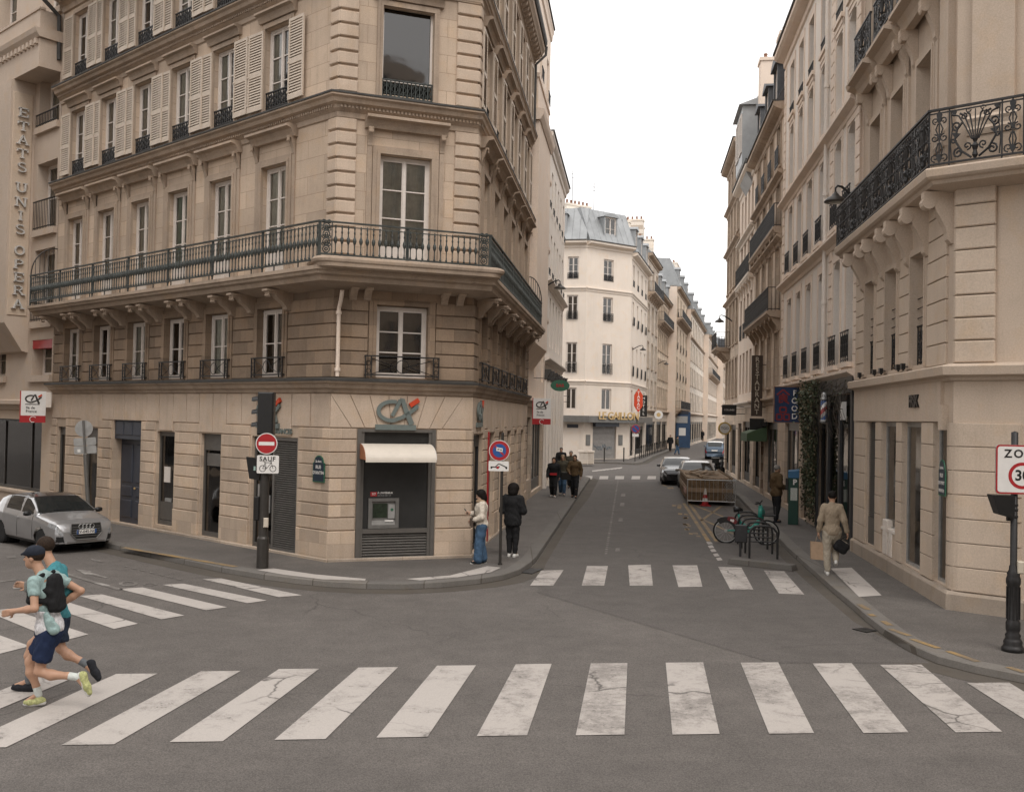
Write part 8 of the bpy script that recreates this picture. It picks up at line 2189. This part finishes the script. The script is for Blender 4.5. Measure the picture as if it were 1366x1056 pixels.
    if top:
        S = SDF(h); torso(S, J, topg+fat); S.cap(ch-up*.03, ch+up*.035, .085+topg, .062+topg, .03)
        if hem: S.ell(pel-up*(hem-.06), (.12+topg, .165+topg, .12+hem*.5), .05, R_)
        for sd in 'LR':
            sh, el, wr = J['sh'+sd], J['el'+sd], J['wr'+sd]; g_ = topg+.004
            if sleeves == 'short': S.cap(sh, lerp3(sh, el, .45), .055+g_*.7, .052+g_*.8, .02); d2 = (el-sh)/np.linalg.norm(el-sh); S.cut(lerp3(sh, el, .45)+d2*.10, (.12, .12, .075), rot=np.stack([np.cross(V3(0, 1, 0), d2), V3(0, 1, 0), d2], 1))
            else: S.cap(sh-V3(0, 0, .01), el, .050+g_*.9, .042+g_*.9, .03); S.cap(el, lerp3(el, wr, .95), .043+g_, .030+g_*.8, .02)
        S.below(pel[2]+.0-hem)
        put('top', S.mesh('top', top, .006), t, M)
    if socks:
        S = SDF(h)
        for sd in 'LR': an, kn = J['an'+sd], J['kn'+sd]; S.cap(an, lerp3(an, kn, .22), .042, .043, .02)
        put('socks', S.mesh('socks', socks), t, M)
    if shoes:
        for sd in 'LR':
            S = SDF(h); shoe(S, J['an'+sd]*.0+J.get('ft'+sd, J['an'+sd]-V3(0, 0, .055)), J['toe'+sd]); so_ = put('shoe', S.mesh('shoe', shoes), t, M)
            if h < .015:
                a_, b_ = J.get('ft'+sd, J['an'+sd]-V3(0, 0, .055)), J['toe'+sd]; dn = b_-a_; L_ = np.linalg.norm(dn); dn /= L_; sd_ = V3(0, 1, 0); dw = np.cross(sd_, dn); dw = dw*(1 if dw[2] < 0 or abs(dn[2]) > .6 else -1)
                if abs(dn[2]) > .6: dw = np.cross(dn, sd_) if np.cross(dn, sd_)[0] > 0 else -np.cross(dn, sd_)
                K = SDF(h*.8); o_ = dw*.022
                K.cap(a_-dn*.055+o_, a_+dn*L_*.5+o_, .033, .034, .01); K.cap(a_+dn*L_*.5+o_, b_-dn*.0+o_*.8, .034, .024, .01); put('sole', K.mesh('sole', fab['white_s'] if shoes is not fab['dsh'] else shoes), so_, M)
    if extras: extras(t, M, J, dict(pel=pel, ch=ch, up=up, lat=lat, fw=fw, P=P, RH=RH, h=h))
    return t

def standing(H=1.7, stride=0., arms=.0, sep=.09, lean=0., w_=.185):
    s = H/1.75
    J = dict(hipL=(0, sep, .90), hipR=(0, -sep, .90), knL=(stride*.55+.02, sep+.005, .49), knR=(-stride*.35+.02, -sep-.005, .49), anL=(stride, sep, .085), anR=(-stride, -sep, .085+.06*stride),
             toeL=(stride+.17, sep+.02, .035), toeR=(-stride+.16, -sep-.02, .03), shL=(lean, w_, 1.43), shR=(lean, -w_, 1.43), elL=(lean-.03-arms, w_+.07, 1.14), elR=(lean-.03+arms, -w_-.07, 1.14),
             wrL=(lean+.06-arms*1.2, w_+.075, .89), wrR=(lean+.06+arms*1.5, -w_-.075, .89), head=(lean+.03, 0, 1.635), face=(1, 0, -.05))
    return {k: (tuple(x*s for x in v) if k not in ('face',) else v) for k, v in J.items()}
def heading(p, deg, s=1.): return T(p[0], p[1], p[2]) @ RZ(RAD(90-deg)) @ S3(s, s, s)

# ---- the two runners, heading left
fab = dict(mint=cloth('mint_running_shirt', (.27, .37, .36)), white=cloth('white_print_shirt', (.58, .57, .58), var=.3), navy=cloth('navy_shorts', (.016, .026, .062)), black=cloth('black_fabric', (.016, .016, .017)), teal=cloth('teal_running_top', (.055, .21, .24)), navy2=cloth('dark_navy_shorts', (.022, .030, .05)), cream=cloth('cream_jacket', (.58, .52, .44)), jean=cloth('blue_jeans', (.055, .10, .165)), scarf=cloth('tan_scarf', (.30, .215, .14)), tan=cloth('beige_sweater', (.285, .228, .165)), chino=cloth('pale_beige_trousers', (.36, .315, .25)), brown=cloth('brown_jacket', (.095, .062, .032)), olive=cloth('dark_olive_jacket', (.065, .058, .042)), grey=cloth('grey_top', (.17, .175, .165)), white_s=plain('white_sole', (.58, .57, .54), .6), lime=cloth('lime_running_shoe', (.40, .41, .19), var=.4), dsh=cloth('black_running_shoe', (.022, .023, .028)), sockw=cloth('pale_sock', (.55, .58, .55)), sockg=cloth('grey_sock', (.13, .14, .15)))
pr1 = G(42, 944)
JR1 = dict(hipL=(-.20, .085, .85), hipR=(-.17, -.085, .86), knL=(-.12, .10, .44), anL=(-.56, .10, .385), toeL=(-.70, .10, .20), ftL=(-.625, .10, .37), knR=(.075, -.09, .50), anR=(-.035, -.085, .13), toeR=(.12, -.09, .035), ftR=(-.035, -.085, .055),
    shL=(-.07, .185, 1.46), shR=(-.13, -.175, 1.47), elL=(-.13, .27, 1.175), wrL=(.115, .22, 1.135), hdL=(.9, -.05, -.25), elR=(-.40, -.28, 1.28), wrR=(-.16, -.25, 1.10), head=(.025, 0, 1.70), face=(1, 0, -.06), curl=(.28, 0, 0))
def ex1(t, M, J, a):
    P, RH, h = a['P'], a['RH'], a['h']
    S = SDF(.010); S.ell(P(-.015, 0, .055), (.112, .094, .085), .02, RH); S.cap(P(.085, -.03, .052), P(.135, -.02, .040), .020, .010, .02); S.cap(P(.085, .03, .052), P(.135, .02, .040), .020, .010, .02); S.cut(P(.0, 0, -.055), (.2, .2, .085), rot=RH)
    put('cap', S.mesh('cap', fab['black'] if False else cloth('navy_cap', (.018, .022, .032))), t, M)
    ch, up, lat, fw = a['ch'], a['up'], a['lat'], a['fw']; pel = a['pel']
    S = SDF(.009); c = ch-up*.16-fw*.125
    for s_ in (-1, 1): S.cap(c+up*.15+lat*.075*s_, c-up*.17+lat*.085*s_, .042, .052, .04)
    S.cap(c+up*.15, c-up*.18, .055, .062, .05)
    for s_ in (-1, 1):
        S.cap(ch+lat*.10*s_+up*.052-fw*.06, ch+lat*.105*s_+fw*.10-up*.03, .024, .026, .02); S.cap(ch+lat*.105*s_+fw*.10-up*.03, ch+lat*.09*s_+fw*.135-up*.22, .030, .046, .03); S.cap(ch+lat*.11*s_+fw*.11-up*.22, ch+lat*.150*s_-up*.22, .034, None, .03); S.cap(ch+lat*.150*s_-up*.22, c-up*.1+lat*.09*s_, .034, .04, .03); S.cap(ch+lat*.145*s_-up*.10, c+up*.02+lat*.09*s_, .026, .036, .03)
    put('running_vest', S.mesh('running_vest', fab['black'], .004), t, M)
    S = SDF(.010); S.cap(ch+lat*.09+fw*.165-up*.10, ch+lat*.09+fw*.165-up*.02, .028, .02, .01); put('flask', S.mesh('flask', fab['grey']), t, M)
    S = SDF(.010); b = pel+up*.14+lat*.13-fw*.10; S.cap(b, b-up*.09-fw*.03, .045, .055, .03); S.cap(b+up*.09+fw*.03, b, .035, .05, .03); S.cap(b-up*.02-fw*.06, b-up*.10-fw*.07, .03, .04, .02); put('tied_shirt', S.mesh('tied_shirt', fab['mint'], .007), t, M)
    S = SDF(.010); torso(S, {k: v for k, v in J.items()}, .026); S.cut(lerp3(pel, ch, 1.0), (.6, .6, .36)); S.cut(pel-up*.26, (.5, .5, .28)); put('shirt_hem', S.mesh('shirt_hem', fab['white'], .005), t, M)
person('runner in a dark cap, pale mint shirt and black vest, nearer of the two', heading(pr1, 270, 1.0), JR1, top=fab['mint'], sleeves='short', bottom=fab['navy'], blen='short', shoes=fab['lime'], socks=fab['sockw'], hair='hair_br', h=.0095, extras=ex1, topg=.010, botg=.012)
pr2 = G(27, 925)
JR2 = dict(hipL=(-.43, .085, .83), hipR=(-.40, -.085, .84), knL=(-.50, .10, .56), anL=(-.80, .10, .38), toeL=(-.96, .10, .22), ftL=(-.87, .10, .36), knR=(-.08, -.09, .56), anR=(-.05, -.085, .12), toeR=(.13, -.09, .06), ftR=(-.04, -.085, .055),
    shL=(-.38, .185, 1.44), shR=(-.36, -.175, 1.44), elL=(-.64, .25, 1.27), wrL=(-.46, .27, 1.05), elR=(-.20, -.27, 1.18), wrR=(.03, -.2, 1.22), head=(-.23, 0, 1.70), face=(1, -.15, -.08), curl=(.6, 0, 0))
person('runner in a teal top and dark shorts with black shoes, farther of the two', heading(pr2, 270, 1.02), JR2, top=fab['teal'], sleeves='long', bottom=fab['navy2'], blen='short', shoes=fab['dsh'], socks=fab['sockg'], hair='hair_br', h=.0105, topg=.011, botg=.012)

# ---- two people by the corner bank
p = G(641, 751, PAVE_H); J = standing(1.62, .07, 0); J.update(elR=(.03, -.22, 1.06), wrR=(.22, -.14, 1.10), elL=(.02, .23, 1.05), wrL=(.18, .16, .98), face=(1, .1, -.35), flare=(.03, 0, 0))
def ex2(t, M, J, a):
    ch, up, lat, fw, pel = a['ch'], a['up'], a['lat'], a['fw'], a['pel']
    S = SDF(.014); S.ell(ch+up*.06+fw*.02, (.115, .125, .055), .03); put('scarf', S.mesh('scarf', fab['scarf']), t, M)
    m = MB(); m.bev(-.13, .13, -.05, .05, -.09, .09, .02); b = pel+fw*.18+lat*.06+up*.10; m.put('shoulder_bag', MAT['wood_d'], t, M @ T(*b) @ RZ(RAD(60)))
    m = MB(); m.tube([tuple(b+up*.08), tuple(ch+fw*.14+lat*.02), tuple(ch-lat*.12+up*.06)], .012, 5); m.put('bag_strap', MAT['wood_d'], t, M)
    m = MB(); w_ = J['wrR']+np.array((.11, .02, .05)); m.box(-.04, .04, -.008, .008, -.07, .07); m.put('phone', MAT['black'], t, M @ T(*w_) @ RZ(RAD(80)) @ RX(RAD(40)))
person('woman in a cream jacket, tan scarf and jeans looking at her phone by the bank', heading(p, 262, 1.0), J, skin='skin_p', hair='hair_d', hair_style='bob', top=fab['cream'], bottom=fab['jean'], shoes=fab['black'], h=.014, extras=ex2, hem=.06, topg=.026, botg=.024)
p = G(683, 742, PAVE_H); J = standing(1.68, .02, 0, sep=.08); J.update(elR=(.0, -.26, 1.08), wrR=(.16, -.20, 1.05), elL=(.0, .26, 1.08), wrL=(.16, .20, 1.05))
person('person in a black padded jacket and black trousers with white shoes beside the sign post', heading(p, 20, 1.0), J, hair_style='afro', top=fab['black'], bottom=fab['black'], shoes=fab['white_s'], h=.014, hem=.12, topg=.045, botg=.006)

# ---- group walking towards us on the left pavement
def bag(t, M, c, w_, h_, d_, mat, name='bag'):
    m = MB(); m.bev(-w_/2, w_/2, -d_/2, d_/2, -h_/2, h_/2, .03); m.put(name, mat, t, M @ T(*c))
p = G(738, 662.5, PAVE_H); J = standing(1.62, .16, .06)
person('walker in a black top with a red waist pouch, leftmost of the pavement group', heading(p, 190), J, top=fab['black'], bottom=fab['black'], shoes=fab['white_s'], hair='hair_br', hair_style='short', h=.02, extras=lambda t, M, J, a: bag(t, M, a['pel']+a['up']*.12+a['fw']*.14, .10, .09, .3, MAT['red'], 'waist_pouch'), topg=.03)
p = G(750, 660, PAVE_H); J = standing(1.70, .2, .08)
person('walker with long blond hair in an open dark jacket, middle of the pavement group', heading(p, 188), J, top=fab['olive'], bottom=fab['jean'], shoes=fab['white_s'], hair='hair_b', hair_style='long', h=.02, hem=.05, topg=.03)
p = G(766, 663.5, PAVE_H); J = standing(1.76, .18, .05); J.update(elR=(.05, -.27, 1.14), wrR=(.2, -.2, 1.05))
person('walker in a brown jacket carrying a black bag at the kerb side of the group', heading(p, 192), J, top=fab['brown'], bottom=fab['black'], shoes=fab['dsh'], hair='hair_br', h=.02, extras=lambda t, M, J, a: bag(t, M, a['pel']-a['lat']*.33+a['fw']*.12-a['up']*.02, .2, .3, .42, MAT['black'], 'carried_bag'), topg=.035)
p = G(761, 651, PAVE_H); J = standing(1.74, .12, .04)
person('walker in an olive coat following behind the pavement group', heading(p, 190), J, top=fab['olive'], bottom=fab['black'], shoes=fab['dsh'], hair='hair_g', h=.022, hem=.1, topg=.035)

# ---- right pavement
p = G(1109, 766, PAVE_H); J = standing(1.80, .0, 0, w_=.165)
J.update(knL=(.10, .10, .50), anL=(.06, .09, .09), toeL=(.24, .10, .04), knR=(.20, -.09, .56), anR=(.02, -.09, .30), toeR=(.12, -.10, .20), ftR=(.0, -.09, .26), hipL=(0, .09, .92), hipR=(0, -.09, .92))
J.update(knL=(.02, .10, .50), anL=(-.04, .085, .085), elL=(-.05, .245, 1.17), wrL=(.02, .275, .92), elR=(-.06, -.25, 1.18), wrR=(-.02, -.31, .94))
tm = person('man in a beige sweater and pale trousers walking away on the right pavement', heading(p, 12, 1.0), J, top=fab['tan'], bottom=fab['chino'], shoes=fab['white_s'], hair='hair_d', h=.013, topg=.022, botg=.014, hem=.05)
wl = WM[tm.name] @ Vector((.02, .285, .82)); wr_ = WM[tm.name] @ Vector((.0, -.32, .83))
MB_ = T(*wl) @ RZ(RAD(-6)); t = thing('paper_bag', 'brown paper carrier bag hanging from the left hand of the walking man', 'bag', MB_ @ T(0, 0, -.46))
m = MB(); m.add([(-.16,-.05,-.12), (.16,-.05,-.14), (.17,-.055,-.52), (-.15,-.055,-.50), (-.16,.05,-.12), (.16,.05,-.14), (.17,.055,-.52), (-.15,.055,-.50)], [(0,1,2,3), (7,6,5,4), (0,3,7,4), (1,5,6,2), (3,2,6,7)]); m.put('sack', plain('brown_paper', (.36, .25, .165), .8, 0, .12, 14, .3), t, MB_)
m = MB(); m.tube([(-.06,-.04,-.12), (-.03,-.01,-.01), (.03,-.01,-.01), (.07,-.04,-.13)], .005, 4); m.put('handles', MAT['plank_l'], t, MB_)
MB_ = T(*wr_) @ RZ(RAD(-10)) @ RY(RAD(32)); t = thing('hand_bag', 'black soft bag swinging from the right hand of the walking man', 'bag', MB_)
S = SDF(.014); S.cap((-.07, 0, -.20), (.10, 0, -.20), .08, .075, .03); S.cap((-.06, 0, -.30), (.09, 0, -.30), .085, .08, .04); put('sack', S.mesh('sack', fab['black']), t, MB_)
m = MB(); m.tube([(-.09,0,-.16), (-.03,0,-.01), (.04,0,-.01), (.11,0,-.16)], .010, 5); m.put('handles', MAT['black'], t, MB_)
p = G(1035, 696.5, PAVE_H); J = standing(1.76, .06, 0); J.update(elR=(-.02, -.25, 1.15), wrR=(.22, -.20, 1.08), elL=(.0, .25, 1.12), wrL=(.2, .18, 1.04))
person('man with grey hair in a brown jacket and dark trousers near the parking meter', heading(p, 75, 1.06), J, top=fab['brown'], bottom=fab['black'], shoes=fab['dsh'], hair='hair_g', h=.018, hem=.08, topg=.045)
# ---- far figures
for px, py, hdg, H, tp, bt, lab in ((894, 602, 200, 1.72, 'black', 'black', 'distant figure in black by the far bollards'), (903, 606, 100, 1.75, 'olive', 'jean', 'distant figure in jeans stepping off the far kerb'), (937, 588, 190, 1.75, 'black', 'black', 'left of two small dark figures at the far end of the street'), (941, 587.5, 190, 1.7, 'olive', 'black', 'right of two small dark figures at the far end of the street'), (748, 640, 185, 1.7, 'black', 'black', 'dark figure at the end of the left pavement beyond the group')):
    p = G(px, py, PAVE_H); J = standing(H, .2, .06); person(lab, heading(p, hdg), J, top=fab[tp], bottom=fab[bt], shoes=fab['dsh'], h=.03, topg=.04)
